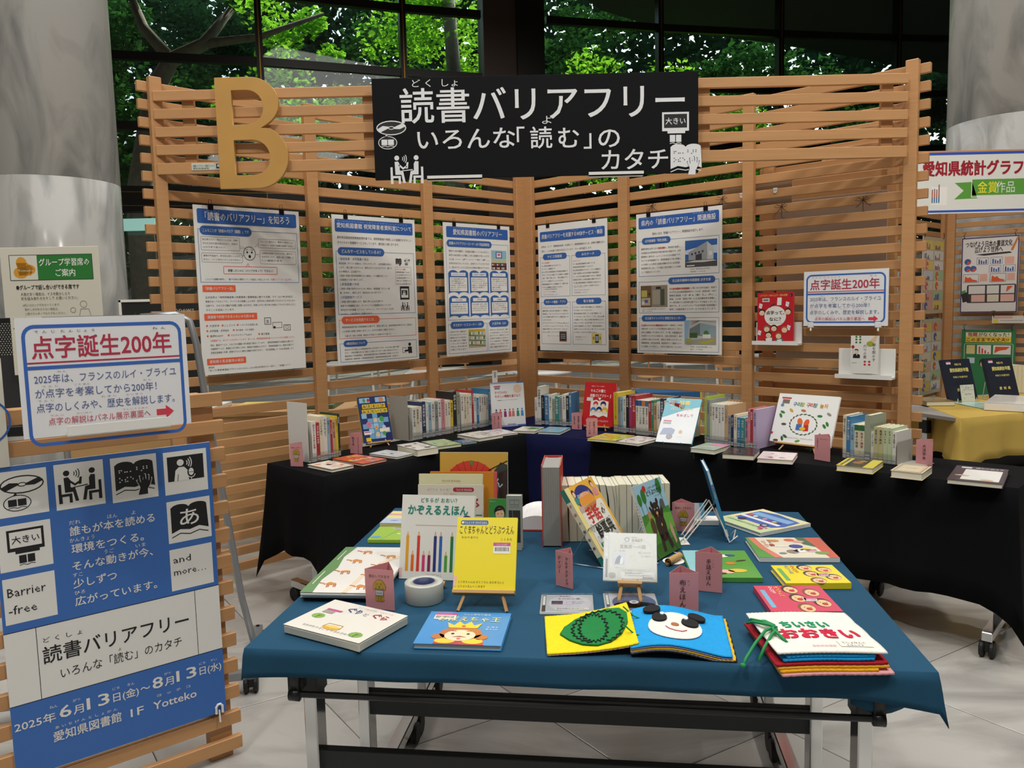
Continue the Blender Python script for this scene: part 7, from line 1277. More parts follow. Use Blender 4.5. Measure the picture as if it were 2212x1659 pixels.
m.tube([(.012, h3 * .72, z0_ - .03), (.005, h3 * .74, z0_), (.020, h3 * .66, z0_ + .006), (.030, h3 * .52, z0_ + .008), (.022, h3 * .44, z0_ + .006), (.030, h3 * .3, z0_ + .002), (.036, h3 * .22, z0_ - .004)], .0034, 8)
m.tube([(.030, h3 * .5, z0_ + .008), (.012, h3 * .6, z0_ + .010), (-.006, h3 * .74, z0_ + .004), (-.012, h3 * .78, z0_ - .008), (-.004, h3 * .70, z0_ + .002), (.018, h3 * .52, z0_ + .010), (.032, h3 * .46, z0_ + .008)], .0034, 8)
m.tube([(.028, h3 * .50, z0_ + .006), (.004, h3 * .42, z0_ + .006), (-.024, h3 * .32, z0_ - .012), (-.052, h3 * .20, z0_ - .034), (-.062, h3 * .14, z0_ - .044)], .0034, 8).tube([(.030, h3 * .44, z0_ + .006), (.012, h3 * .34, z0_ + .004), (-.010, h3 * .24, z0_ - .014), (-.028, h3 * .16, z0_ - .036)], .0034, 8)
m.lathe([(0, -.005), (.006, -.003), (.006, .003), (0, .005)], 8, M=T(-.062, h3 * .14, z0_ - .043)); m.build('cord', GC, fc, True)
# ================================================================ NEAR LEFT PANEL
PHI, TAU = radians(38.55), radians(7.35)
NU = Vector((cos(PHI), sin(PHI), 0)); NN0 = Vector((sin(PHI), -cos(PHI), 0)); NVd = Vector((0, 0, -1)) * cos(TAU) + NN0 * sin(TAU)
MN = frame((-1.4354, 2.1284, 1.077), NU, -NVd)     # local x along, z up the slope, -y toward the viewer
ns = thing('slatted_stand', 'near slatted beech stand leaning back at the lower left, carrying the blue exhibition poster', 'screen', MN)
for k in range(14):
    v = -.155 + .0893 * k; MB().box(-.42, .010, -v - .044, .645, .032, -v, b=.002).build('slat', WOODH, ns)
for x in (-.12, .545): MB().box(x, .032, -1.08, x + .075, .075, .11, b=.003).build('post', WOOD, ns)
MB().box(-.42, .032, .125, .60, .12, .150, b=.003).build('top_cap', WOODH, ns); MB().box(.40, .032, .04, .47, .10, .125).build('cap_bracket', WOODH, ns)
bp = thing('exhibition_poster', 'large blue and white exhibition poster with eight white pictogram squares on the near left stand', 'poster', MN @ T(0, 0, -.90))
MB().box(0, 0, 0, .594, .006, .90, b=.001).build('panel', WHITE, bp)
s = Sheet(.594, .90, '3A6CB8'); DB, WH = '16171B', 'E6E6E2'; H_ = s.H
def fr_(px, py): # image point on the poster plane -> sheet units
    d = ray(px, py); n = NVd.cross(NU).normalized(); o = Vector((-1.4354, 2.1284, 1.077 - H0)); k = o.dot(n) / d.dot(n); P = d * k - o; return P.dot(NU) / .594 * 100, P.dot(NVd) / .594 * 100
sq = [('disc', 2, 1010, 106, 1114), ('talk', 116, 993, 230, 1103), ('braille', 236, 981, 346, 1086), ('voice', 352, 970, 454, 1070)]
def card_sq(kind, pts):
    P = [fr_(*p) for p in pts]; x0, x1 = (P[0][0] + P[3][0]) / 2, (P[1][0] + P[2][0]) / 2; y0, y1 = (P[0][1] + P[1][1]) / 2, (P[2][1] + P[3][1]) / 2
    s.r(x0, y0, x1, y1, WH, L=1); q = min(x1 - x0, y1 - y0) / 100
    if kind: pict(s, kind, x0, y0, q, DB, WH, L=2)
    return x0, y0, x1, y1
card_sq('disc', [(-10, 1023), (100, 1008), (108, 1108), (-2, 1122)]); card_sq('talk', [(115, 1005), (222, 992), (231, 1090), (125, 1104)]); card_sq('braille', [(237, 991), (337, 979), (346, 1075), (247, 1087)]); card_sq('voice', [(352, 978), (445, 968), (454, 1059), (361, 1071)])
card_sq('large', [(-6, 1141), (111, 1123), (120, 1223), (5, 1244)]); card_sq('abook', [(363, 1086), (457, 1073), (466, 1162), (373, 1179)])
a = card_sq(None, [(8, 1259), (122, 1238), (133, 1338), (18, 1362)]); s.t(a[0] + 1.6, a[1] + 9, 6.2, 'Barrier', DB, w=15.8); s.t(a[0] + 1.6, a[1] + 17.5, 6.2, '-free', DB, w=11.5)
a = card_sq(None, [(374, 1193), (466, 1176), (475, 1266), (383, 1285)]); s.t(a[0] + 1.6, a[1] + 7.5, 5.2, 'and', DB, w=9); s.t(a[0] + 1.6, a[1] + 14.2, 5.2, 'more…', DB, w=16.5)
for (px, py), t_, w_, rb_ in (((155, 1160), '誰もが本を読める', 39, ((0, 'だれ', 5), (17, 'ほん', 4.6), (28, 'よ', 2.2))), ((160, 1199), '環境をつくる。', 33, ((-.5, 'かんきょう', 11),)), ((163, 1238), 'そんな動きが今、', 37, ((14.5, 'うご', 4.4), (29, 'いま', 4.8))), ((166, 1277), '少しずつ', 19.5, ((0, 'すこ', 4.4),)), ((171, 1317), '広がっています。', 38, ((0, 'ひろ', 4.8),))):
    x, y = fr_(px, py); s.t(x, y, 5.0, t_, WH, w=w_, b=.014, res=2)
    for dx, r_, rw in rb_: s.t(x + dx, y - 5.3, 2.4, r_, WH, w=rw)
y0 = fr_(12, 1384)[1]; y1 = fr_(30, 1552)[1]; s.r(0, y0, 100, y1, WH, L=1); s.r(0, y0 - .2, 100, y0 + .15, DB, L=2); s.r(0, y1 - .15, 100, y1 + .2, DB, L=2); s.r(13, y0, 13.3, y1, DB, L=2); s.r(87, y0, 87.3, y1, DB, L=2)
x, y = fr_(103, 1448); s.t(x, y, 9.2, '読書バリアフリー', DB, w=68, b=.012, res=3); s.t(x + .5, y - 10, 2.9, 'ど く し ょ', DB, w=17)
x, y = fr_(143, 1482); s.t(x, y, 5.8, 'いろんな「読む」のカタチ', DB, w=57, res=2); s.t(x + 26, y - 6, 1.6, 'よ', DB, w=1.6)
x, y = fr_(42, 1608)
for t_, dx, h_, w_, b_ in (('2025年', 0, 5.2, 18.5, .012), ('6', 19.0, 8.4, 5.4, .016), ('月', 25, 5, 4.8, .012), ('13', 31, 8.4, 11.0, .016), ('日(金)', 43, 5, 13.0, .012), ('～', 56, 5.4, 5.0, .012), ('8', 62, 8.4, 5.4, .016), ('月', 68, 5, 4.8, .012), ('13', 74, 8.4, 11.0, .016), ('日(水)', 86, 5, 12.4, .012)): s.t(min(x + dx, x + dx), y - dx * .012, h_, t_, WH, w=w_ * .93, b=b_, res=2)
for dx, t_ in ((15, 'ねん'), (25, 'がつ'), (43, 'にち'), (50, 'きん'), (68, 'がつ'), (86, 'にち'), (92, 'すい')): s.t(x + dx, y - 6.4, 1.7, t_, WH, w=3.4)
x, y = fr_(130, 1630); s.t(x, y, 5.6, '愛知県図書館', WH, w=30.5, b=.014, res=2); s.t(x + 1, y - 6, 1.7, 'あ い ち け ん と し ょ か ん', WH, w=28); s.t(x + 35, y, 6, '1F', WH, w=6.2, b=.014, res=2); s.t(x + 46, y, 6, 'Yotteko', WH, w=22, b=.014, res=2); s.t(x + 48, y - 6.4, 1.7, 'ヨ  ッ  テ  コ', WH, w=17)
s.build(bp, m=INK)
hk = MB(); hk.tube([(.56, -.008, -.0), (.56, -.008, .022), (.566, -.008, .030), (.574, -.008, .030), (.58, -.008, .022), (.58, -.008, .0)], .004, 8).tube([(.57, -.006, .01), (.57, -.010, -.03)], .003, 6).tube([(.56, -.006, .002), (.56, .02, -.004)], .003, 6).tube([(.58, -.006, .002), (.58, .02, -.004)], .003, 6)
tag(hk.build('support_hook', WPLA, None, M=MN @ T(0, 0, -.897)), 'white plastic U-shaped hook supporting the lower right corner of the blue poster', 'hook')
# leaning 200-year sign above it
u1 = Vector((cos(radians(35.8)), sin(radians(35.8)), 0)); n1 = Vector((u1.y, -u1.x, 0)); v1 = Vector((0, 0, -1)) * cos(radians(29.9)) + n1 * sin(radians(29.9)); P1 = Vector((-1.377, 2.182, 1.443)); SH1 = .318
M = frame(P1 + v1 * SH1, u1, -v1); sg1 = thing('tilted_sign', 'large white 点字誕生200年 sign with blue border tilted back on top of the near left stand', 'sign', M)
MB().box(0, 0, 0, .42, .006, SH1, b=.001).build('board', WHITE, sg1); s = Sheet(.42, SH1, 'E4E5E8'); s.k_ = 1
s2 = Sheet(.42, SH1); s200(s2); kk = s2.H / 67.2
s2.v = [(a_, SH1 - (SH1 - b_) * kk, c_) for a_, b_, c_ in s2.v]
s.v += s2.v; n0 = 4; s.f += [tuple(n0 + i for i in f) for f in s2.f]; s.c += s2.c; s.build(sg1)
lg = thing('sign_ledge', 'long white ledge holding the tilted 200-year sign on the near left stand', 'shelf', M @ T(.10, 0, 0)); MB().box(0, -.014, -.004, .26, .012, .0, b=.0005).box(0, -.014, -.004, .26, -.012, .026, b=.0005).box(0, .008, -.004, .26, .012, .05).build('ledge', WPLA, lg)
nw = thing('corner_notice', 'pale sheet with a blue circle, cut by the left edge of the picture, on the near stand', 'poster', MN @ T(-.40, -.004, .0)); MB().box(0, 0, 0, .45, .003, .30).build('sheet', mat('pale_paper', 'D2D0C4', .7), nw)
s = Sheet(.45, .30); s.ring(88, 38, 14, 14, 1.2, '2A5AA8', n=30); s.t(70, 16, 8, 'よくあるしつもん', '2A3A7A', w=26); s.build(nw)
# ---- brochure rack behind it
RY = radians(14); RM = T(-1.315, 3.16, 0) @ rotz(RY); rk = thing('brochure_rack', 'black perforated brochure rack with a silver tube frame behind the near left stand', 'rack', RM)
pt = .0096; m = MB(); W0 = -1.0; nx = 100; rows = 15; z1 = 1.487
for i in range(nx):
    for j in range(rows):
        x = W0 + i * pt + (pt / 2 if j % 2 else 0); z = z1 - .018 - j * pt * .87 - pt * .87; hx, hz = pt / 2, pt * .87 / 2; r_ = pt * .31; c = Vector((x + hx, 0, z + hz)); n = len(m.v)
        O = [(-hx, -hz), (0, -hz), (hx, -hz), (hx, 0), (hx, hz), (0, hz), (-hx, hz), (-hx, 0)]; I = [(r_ * cos(radians(225 + 45 * k)), r_ * sin(radians(225 + 45 * k))) for k in range(8)]
        m.v += [(c.x + a_, 0, c.z + b_) for a_, b_ in O] + [(c.x + a_, 0, c.z + b_) for a_, b_ in I]; m.f += [(n + k, n + (k + 1) % 8, n + 8 + (k + 1) % 8, n + 8 + k) for k in range(8)]
tag(m.build('perforated_panel', BLKM, rk), kind='stuff')
zb = z1 - .018 - rows * pt * .87; MB().box(W0, -.001, z1 - .020, .0, .012, z1, b=.002).box(-.045, -.008, zb - .29, .0, .010, z1 - .006, b=.003).box(W0, -.02, zb - .31, .0, .03, zb - .27, b=.003).build('frame', BLKM, rk); MB().box(W0, 0, zb - .29, -.02, .004, zb).build('lower_panel', mat('rack_backing', '2A2C2E', .5), rk)
MB().tube([(-.15, .03, z1 - .01), (-.02, .03, z1 - .003), (.03, .03, z1 - .03), (.05, .03, z1 - .12), (.10, .02, z1 - .6), (.17, .0, .30), (.21, -.0, .09)], .014, 12).tube([(W0 + .05, .03, z1 - .01), (W0 - .03, .03, z1 - .05), (W0 - .08, .02, z1 - .6), (W0 - .12, .0, .09)], .014, 12).build('tube_frame', SILV, rk, True)
MB().box(W0, -.26, .06, .22, -.22, .09).box(.19, -.26, .06, .23, .22, .09).build('base_bar', SILV, rk)
for x, y in ((.21, -.24), (.21, .2), (W0, -.24)): caster(rk, T(x, y, 0), .035)
MB().tube([(-.28, -.05, zb - .10), (-.0, -.05, zb - .10), (.02, -.02, zb - .10)], .0022, 6).build('brochure_wire', CHROME, rk)
def sheet_thing(name, label, cat, M, w_, h_, draw, th=.002, col='DAD9D2', mt=None):
    t = thing(name, label, cat, M); MB().box(0, 0, 0, w_, th, h_).build('paper', mat('paper_' + col, col, .7), t); s = Sheet(w_, h_); draw(s); s.build(t); return t
def d_leaf(s):
    s.box(25, 8, 78, 24, '9A9A98', .6); s.t(32, 14, 4, '愛知県図書館', '3A3A3A', w=36); s.t(30, 20, 4.4, '読書バリアフリーコーナー', '2A2A2A', w=42); s.l([(12, 30), (90, 30)], .8, 'A07AA8')
    for i in range(12): s.l([(14, 36 + i * 5), (88 - (i % 4) * 6, 36 + i * 5)], .9, 'A8A8A6')
    s.e(84, 84, 7, 8, '4A4A50', L=3); s.e(84, 86, 5, 6, 'D8D4CC', L=4)
sheet_thing('leaflet', 'stack of white leaflets in the right pocket of the black rack', 'leaflet', RM @ T(-.27, -.03, 1.16), .21, .29, d_leaf, .012)
def d_left(s):
    s.t(4, 12, 7, 'つくってみよう！', '6A6A6A', w=66)
    for i in range(3):
        for j in range(2): s.box(6 + j * 46, 22 + i * 30, 46 + j * 46, 44 + i * 30, '7A7A7A', 1); s.r(12 + j * 46, 27 + i * 30, 28 + j * 46, 39 + i * 30, '8A8A90'); s.l([(8 + j * 46, 48 + i * 30), (42 + j * 46, 48 + i * 30)], 1, 'A8A8A8')
sheet_thing('leaflet', 'white leaflets with small framed drawings in the left pocket of the black rack', 'leaflet', RM @ T(-.98, -.03, 1.10), .225, .31, d_left, .012)
def d_free(s):
    s.t(20, 22, 8, 'ご 自 由 に', '4A4A4A', w=60); s.t(16, 34, 7, 'お取りください', '4A4A4A', w=68); s.t(24, 62, 11, 'Take Free', '3A3A3A', w=52)
    for x, y in ((12, 10), (84, 10), (10, 44), (86, 34), (20, 82), (80, 80), (46, 8)): s.e(x, y, 3.4, 1.6, '3A3A3A', n=6, a=x * 3); s.l([(x, y), (x + 8, y + 2)], .6, '5A5A5A')
sheet_thing('take_free_card', 'pale upright card reading Take Free on the middle of the black rack', 'card', RM @ T(-.592, -.03, 1.27), .106, .222, d_free, .003, 'D2D0BC')
# green header notice on a floor stand
p = aty(117, 600, 3.62); gw = .435
gs = thing('notice_stand', 'floor stand with a notice headed グループ学習席のご案内 in green before the left marble column', 'sign', T(p.x - gw / 2 - .02, 3.62, 0) @ rotz(radians(3)))
MB().box(0, 0, aty(100, 690, 3.62).z, gw, .004, aty(100, 533, 3.62).z, b=.001).build('sheet', mat('paper_D6D2C2', 'D6D2C2', .7), gs); zt_, zb_ = aty(100, 533, 3.62).z, aty(100, 690, 3.62).z
MB().tube([(gw / 2, .02, .02), (gw / 2, .02, zt_ - .05)], .014, 12).lathe([(0, 0), (.15, 0), (.15, .012), (.03, .024), (0, .024)], 24, M=T(gw / 2, .02, 0)).build('pole', SILV, gs, True)
s = Sheet(gw, zt_ - zb_); s.r(9, 8, 93, 34, '2A7A34'); s.box(9, 8, 93, 34, '2A2A2A', .5); s.r(9.4, 8.4, 37, 33.6, 'DAD8CC', L=2); s.e(21, 16, 5.4, 6, 'D8982C', L=4); s.e(20, 26, 7.4, 6, 'D8982C', L=4); s.e(29, 23, 6, 5, 'D8982C', L=4); s.p([(16, 16), (27, 16), (33, 22), (30, 29), (18, 29)], 'D8982C', 4); s.t(17, 25, 3, 'Yotteko', 'F0E8C8', w=16, L=6)
s.t(39, 19, 8.4, 'グループ学習席の', 'E8ECE0', w=51, b=.014); s.t(55, 30, 8.4, 'ご案内', 'E8ECE0', w=20, b=.014); s.t(14, 43.5, 5.4, '●グループで話し合いができる席です', '26241E', w=64, b=.02); s.t(18, 50, 3.8, '人数が多い場合は、イスを動かしたり', '5A564C', w=50); s.t(18, 54.5, 3.8, '机を組み合わせたりして お使いください。', '5A564C', w=58); s.t(19, 61, 3, '※机にはロックがかかっています。', '7A766C', w=38); s.t(21, 65.5, 3, '動かし方がわからない場合は、', '7A766C', w=34); s.t(21, 70, 3, '１階カウンターでおたずねください。', '7A766C', w=42)
s.ring(81, 60, 3.4, 3.4, .5, '8A8678'); s.l([(76, 72), (78, 65), (86, 65), (88, 72)], .5, '8A8678'); s.ring(70, 66, 2.6, 2.6, .5, '8A8678'); s.build(gs, M=T(0, 0, zb_))
# black poster stand with a white frame
p0 = aty(255, 648, 6.3); p1_ = aty(430, 640, 6.3)
bs = thing('framed_poster_stand', 'black plant poster in a thin white frame standing behind the left slatted screen', 'sign', T(p0.x, 6.3, 0)); L = (p1_ - p0).x; zt_ = p0.z
MB().box(0, 0, .05, .02, .03, zt_, b=.002).box(L, 0, .05, L + .02, .03, zt_, b=.002).box(0, 0, zt_ - .02, L + .02, .03, zt_, b=.002).box(0, 0, .3, L, .03, .32).build('frame', WPLA, bs); MB().box(.02, .01, .32, L, .015, zt_ - .02).build('panel', mat('black_poster', '1E2020', .5), bs)
s = Sheet(L - .02, zt_ - .34); s.t(52, 14, 9, 'Akronews', 'A8B0A0', w=40)
for k in range(6): s.p([(10 + k * 6, 60 + k * 12), (16 + k * 3, 12 + k * 14), (24 + k * 8, 30 + k * 15)], ('2A4A1E', '4A7A34')[k % 2], 2)
s.build(bs, M=T(.02, .01, .32))
# ================================================================ RIGHT-HAND EXHIBITION (second pair of slatted screens)
KX, KY = 4.30, 7.90
MS2 = frame((KX, KY, 0), dR); MS1 = frame((KX + dL.x * LW, KY + dL.y * LW, 0), -dL)
screen('slatted_screen', 'slatted screen at the right edge behind the yellow table', MS2, LW, [(.03, .105), (.834, .904), (1.69, 1.755), (2.545, 2.605)], range(-4, 26), xr=(.03, 2.65))
screen('slatted_screen', 'slatted screen seen edge-on through the right screen, meeting the corner behind the yellow table', MS1, LW, [(0, .06), (LW - 1.74, LW - 1.67), (LW - .922, LW - .852), (LW - .105, LW - .03)], range(-4, 26), xr=(-.045, LW - .03))
# back-to-back screen just behind the right screen, with a plain white board
nR = Vector((-dR.y, dR.x, 0)); nR = nR if nR.y > 0 else -nR
MB2 = frame(Vector((CX, CY, 0)) + nR * .34 + dR * 1.60, dR)
screen('slatted_screen', 'short slatted screen standing back to back behind the right end of the right screen', MB2, .86, [(.06, .12), (.765, .82)], range(-2, 26), xr=(.02, .86), base=False, z0p=.0, top=2.46)
wb = thing('blank_board', 'plain white board hanging between the two back-to-back screens on the right', 'board', MR @ T(1.815, .15, 1.12)); MB().box(0, 0, 0, .605, .008, .93, b=.001).build('board', mat('board_back', 'C9C2BA', .7), wb)
wb = thing('blank_board', 'small grey board on clips high behind the right screen, left of its third post', 'board', MR @ T(1.52, .06, 2.02)); MB().box(0, 0, 0, .42, .006, .155).build('board', mat('board_back2', 'B4AA9A', .7), wb)
for x in (1.66, 1.86): tag(MB().box(0, -.004, 0, .022, .0, .018).lathe([(0, -.004), (.011, -.004), (.011, 0), (0, 0)], 14, M=T(.011, 0, 0) @ Matrix.Rotation(-pi / 2, 4, 'X')).build('hanging_clip', WPLA, None, M=MR @ T(x, 0, 2.085 if x < 1.7 else 2.09)), 'round white clip over a slat of the right screen, ' + ('left of the third post' if x < 1.7 else 'right of the third post'), 'clip')
# banner
bx0 = aty(1980, 400, 6.0).x; bn = thing('exhibition_banner', 'white banner 愛知県統計グラフ with blue edge and green 金賞作品 ribbon at the right edge', 'sign', T(bx0, 6.0, aty(1980, 463, 6.0).z)); BH = aty(1980, 331, 6.0).z - aty(1980, 463, 6.0).z; BW = 1.75
MB().box(0, 0, 0, BW, .02, BH, b=.001).build('board', WHITE, bn); s = Sheet(BW, BH, 'DCDDD6'); hh = s.H; s.r(0, 0, 100, 1.1, '2A50B4'); s.r(0, hh - 1.4, 100, hh - .5, '2A50B4')
U = lambda px: (aty(px, 400, 6.0).x - bx0) / BW * 100
s.t(U(1993), hh * .36, 6.6, '愛知県統計グラフコンクール', '9A1428', w=(U(2212) - U(1993)) * 1.62, b=.045, res=2); s.r(U(2100), hh * .45, U(2212) + .5, hh * .71, '5A9A3A'); s.p([(U(2062), hh * .50), (U(2100), hh * .49), (U(2112), hh * .76), (U(2062), hh * .77), (U(2082), hh * .63)], '5A9A3A', 1); s.l([(U(2099), hh * .46), (U(2099), hh * .74), (U(2118), hh * .74)], .3, 'E8E8E0', L=3)
s.t(U(2112), hh * .66, 5.2, '金賞', 'E4E03A', w=U(2150) - U(2108), b=.01, L=5); s.t(U(2152), hh * .66, 5.2, '作品', 'E0E4DC', w=U(2196) - U(2156), b=.0, L=5); s.r(U(2012), hh * .56, U(2046), hh * .86, 'E8E8E2', L=1)
for i, h_ in enumerate((.22, .23, .22, .30)): x = U(2013) + i * .95; s.r(x, hh * (.82 - h_), x + .5, hh * .82, '8A6A7A', L=3); s.r(x, hh * (.82 - h_ * .75), x + .5, hh * .82, 'B85A3A', L=4); s.r(x, hh * (.82 - h_ * .4), x + .5, hh * .82, '3A6A9A', L=5)
s.build(bn)
hd2 = thing('header_lattice', 'slatted header carrying the white statistics banner', 'screen', T(2.50, 6.06, 0))
for i in range(5): MB().box(0, 0, 2.52 - PIT * i, 3.6, .024, 2.568 - PIT * i, b=.002).build('slat', WOODH, hd2)
# posters of the graph competition
def gposter(label, M, w_, h_, draw, bg='DAD6D2'):
    t = thing('competition_poster', label, 'poster', M); MB().box(0, 0, 0, w_, .006, h_, b=.001).build('panel', mat('paper_' + bg, bg, .6), t); s = Sheet(w_, h_); draw(s); s.build(t)
    for fx in (.06, .94): MB().tube([(w_ * fx, -.002, h_ - .01), (w_ * fx - .01, -.01, h_ + .02), (w_ * fx + .008, .0, h_ + .05), (w_ * fx - .02, -.012, h_ + .045)], .003, 5).build('hanging_tie', BLKM, t)
    return t
def on_s2(px, py):
    n = nR; c = Vector((KX, KY, 0)) - n * .05; d = ray(px, py); k = c.dot(n) / d.dot(n); P = Vector((d.x * k, d.y * k, H0 + d.z * k)); return (P - c).dot(dR), P.z
def d_cal(s):
    s.box(1.5, 1.5, 98.5, s.H - 1.5, '3A2A5A', 2); s.t(8, 19, 13, 'つなげよう日本の書道文化', '1E1A1C', w=80, b=.02); s.t(24, 30, 13, '広げよう世界へ', '1E1A1C', w=48, b=.02); s.p([(96, 3), (99, 4), (90, 28), (86, 30), (86, 26)], 'C87A3A', 3); s.p([(26, 34), (84, 31), (88, 34), (40, 37)], '2A2628', 2)
    for x, y in ((12, 48), (12, 62), (22, 62)): s.e(x, y, 6, 6, '3A5A9A', L=2); s.p([(x, y), (x + 6, y), (x + 3, y + 5.4), (x - 2, y + 5)], 'D8542C', 3)
    for x0, y0 in ((28, 41), (52, 41), (50, 57), (74, 57)):
        s.box(x0, y0, x0 + 20, y0 + 13, '5A5A8A', .6)
        for i in range(4): s.r(x0 + 3 + i * 4, y0 + 3 + (i * 2) % 5, x0 + 5.4 + i * 4, y0 + 12, '2F5A9C', L=2)
    for x0 in (5, 52):
        s.box(x0, 73, x0 + 27, 89, '3A3A6A', .6); s.p([(x0 + 2, 88), (x0 + 3, 76), (x0 + 8, 80), (x0 + 12, 78), (x0 + 16, 83), (x0 + 24, 85), (x0 + 25, 88)], 'D8582C', 2); s.r(x0 + 29, 73, x0 + 42, 87, 'DCA898', L=1)
    s.r(76, 41, 92, 55, 'DCA898'); s.r(12, 94, 97, 130, '3A3236', 3); s.r(15, 96, 44, 112, 'D8D4D0', L=2); s.r(47, 96, 68, 112, 'D8D6D2', L=2); s.r(71, 96, 94, 112, 'D8D4D0', L=2); s.p([(80, 110), (82, 98), (92, 98)], 'D8582C', 3); s.r(20, 114, 44, 128, 'DDB0A4', L=2); s.r(48, 114, 68, 128, 'D8CCB8', L=2); s.r(71, 114, 94, 128, 'DDB0A4', L=2); s.p([(2, 112), (12, 108), (16, 126), (5, 129)], '2A2A2C', 3); s.p([(2, 106), (10, 104), (10, 110), (3, 111)], '4A9A4A', 3)
x, z = on_s2(2073, 676); x2_, z2_ = on_s2(2204, 501); gposter('poster つなげよう日本の書道文化 with a brush and many blue and orange charts, at the right edge', MS2 @ T(x, -.055, z), max(.4, x2_ - x), .72, d_cal)
def d_hw(s):
    s.r(0, 0, 100, s.H, '2E7A4A', L=0); s.r(8, 6, 92, 15, 'E8E4C8', L=1); s.r(8, 15, 92, 27, 'E0C838', L=1); s.t(12, 14, 9, '宿題', 'B02A2A', w=18, b=.03); s.t(32, 14, 9, 'がなくなった！', '1E3A2A', w=56, b=.02); s.t(10, 25, 9, 'このままで大丈夫!?', '8A2A1E', w=78, b=.03); s.box(6, 30, 96, s.H - 4, 'D8E0C8', .8, 3)
    s.r(10, 33, 26, 52, 'D8C888'); s.r(30, 33, 56, 52, 'E4E0D8'); s.r(60, 33, 92, 52, 'E4E0D8'); [s.r(33 + i * 5.5, 36 + i * 4, 36 + i * 5.5, 51, 'C8402C', L=3) for i in range(4)]; s.p([(62, 50), (64, 36), (90, 36), (84, 42), (72, 44)], 'D8542C', 3); s.e(44, 70, 9, 9, '2A2220', L=2); s.e(44, 73, 7, 7, 'E0B890', L=3); s.r(12, 60, 26, 72, 'B8D0D8', L=2); s.r(62, 60, 90, 76, 'D8DCD0', L=2); s.r(64, 84, 90, 100, 'E4E0D8', L=2)
x, z = on_s2(2073, 870); x2_, z2_ = on_s2(2195, 712); gposter('green poster 宿題がなくなった！ with red bar charts behind the two dark blue books', MS2 @ T(x, -.055, z2_ - .72), max(.4, x2_ - x), .72, d_hw, '2E7A4A')
def d_mix(seed):
    def f(s):
        R_ = random.Random(seed); s.r(0, 0, 100, s.H, ('B9BCA8', 'A8BEC4', '9AB0BC', 'C4B49A')[seed % 4], L=0)
        for i in range(7):
            for j in range(2):
                x, y, c = 4 + j * 48, 6 + i * s.H / 7.6, R_.choice(('D8D0B8', 'E0C868', 'C8D0D8', 'D8A89A', 'A8C8A0', 'DCDCD4')); s.r(x, y, x + 44, y + s.H / 8.6, c, L=1)
                if R_.random() < .5: s.e(x + 15, y + 8, 8, 7, R_.choice(('D86A3A', '4A9A5A', '5A6AB0', 'D0508A')), L=2, n=14); s.p([(x + 15, y + 8), (x + 23, y + 8), (x + 18, y + 14)], 'E8D860', 3)
                else: [s.r(x + 4 + k * 5, y + R_.uniform(4, 12), x + 7.5 + k * 5, y + 15, R_.choice(('5A5AA0', 'C84A3A', '3A3A5A')), L=2) for k in range(5)]
    return f
for i, (x, z, lab) in enumerate(((1.86, 1.32, 'colourful chart poster half hidden by the outer post of the right screen, upper'), (1.86, .55, 'colourful chart poster with green pie charts half hidden by the outer post, lower'), (.98, .55, 'pastel chart poster seen through the lower slats of the right screen'), (.20, .55, 'chart poster with red and yellow circles seen through the right screen'), (.98, 1.32, 'chart poster seen through the slats behind the small 200-year sign'))):
    gposter(lab, MS1 @ T(x, -.055, z), .56, .72, d_mix(i + 3))
nt_ = gposter('small white notice strip below the calligraphy poster', MS2 @ T(.45, -.055, 1.215), .28, .07, lambda s: (s.r(0, 0, 100, s.H, 'DCD8D0', L=0), s.r(3, 2, 60, 9, 'D8A8A0'), s.r(3, 11, 18, 23, 'E0D040'), s.l([(24, 16), (90, 16)], 1.4, '8A8680')))
# yellow table
Y0 = v2((2.79, 4.874)); ye = v2((.944, .330)); yl = v2((.18, .984))
cloth('yellow_tablecloth', 'mustard yellow cloth over the table at the right edge, its corner hanging in a long point', [Y0, Y0 + ye * 1.75, Y0 + ye * 1.75 + yl * .88, Y0 + yl * .88], TZ + .004, [.27, .27, .27, .27], [.26, .1, .1, .12], YELC, flare=.04, cflare=.11, seed=6, wave=.012)
t = flip_table('side_table', 'table under the yellow cloth with pale crossbars', (Y0.x + .03, Y0.y + .02), (ye.x, ye.y), 1.7, .84, TZ - .002, .42, (.05, .8), (.08, .76), (.36, .42), .14)
MB().box(.15, .05, .30, 1.55, .08, .345).build('crossbar', mat('pale_bar', 'A8A49E', .5), t); MB().box(.15, .05, .12, 1.55, .08, .165).build('crossbar', MATS['pale_bar'], t); MB().box(.16, .09, .10, 1.54, .10, .60).build('dark_panel', mat('dark_panel', '1C1B19', .7), t)  # added pale strips stand for bright floor, dark sheet for the shade behind
def a_navy(s):
    s.r(0, 0, 100, s.H, '262B38', L=0); s.r(14, 6, 30, 14, 'DAD4D8', L=2); s.r(14, 6, 30, 8.5, 'B04A80', L=3); s.t(42, 18, 7, '令和５年', 'D8CC78', w=24, b=.03); s.t(22, 36, 12, '愛知県統計年鑑', 'D8CC78', w=66, b=.05); s.t(28, 54, 6, '令和５年度刊行', 'D8CC78', w=52, b=.03); s.t(34, 92, 9, '愛  知  県', 'D8CC78', w=40, b=.04)
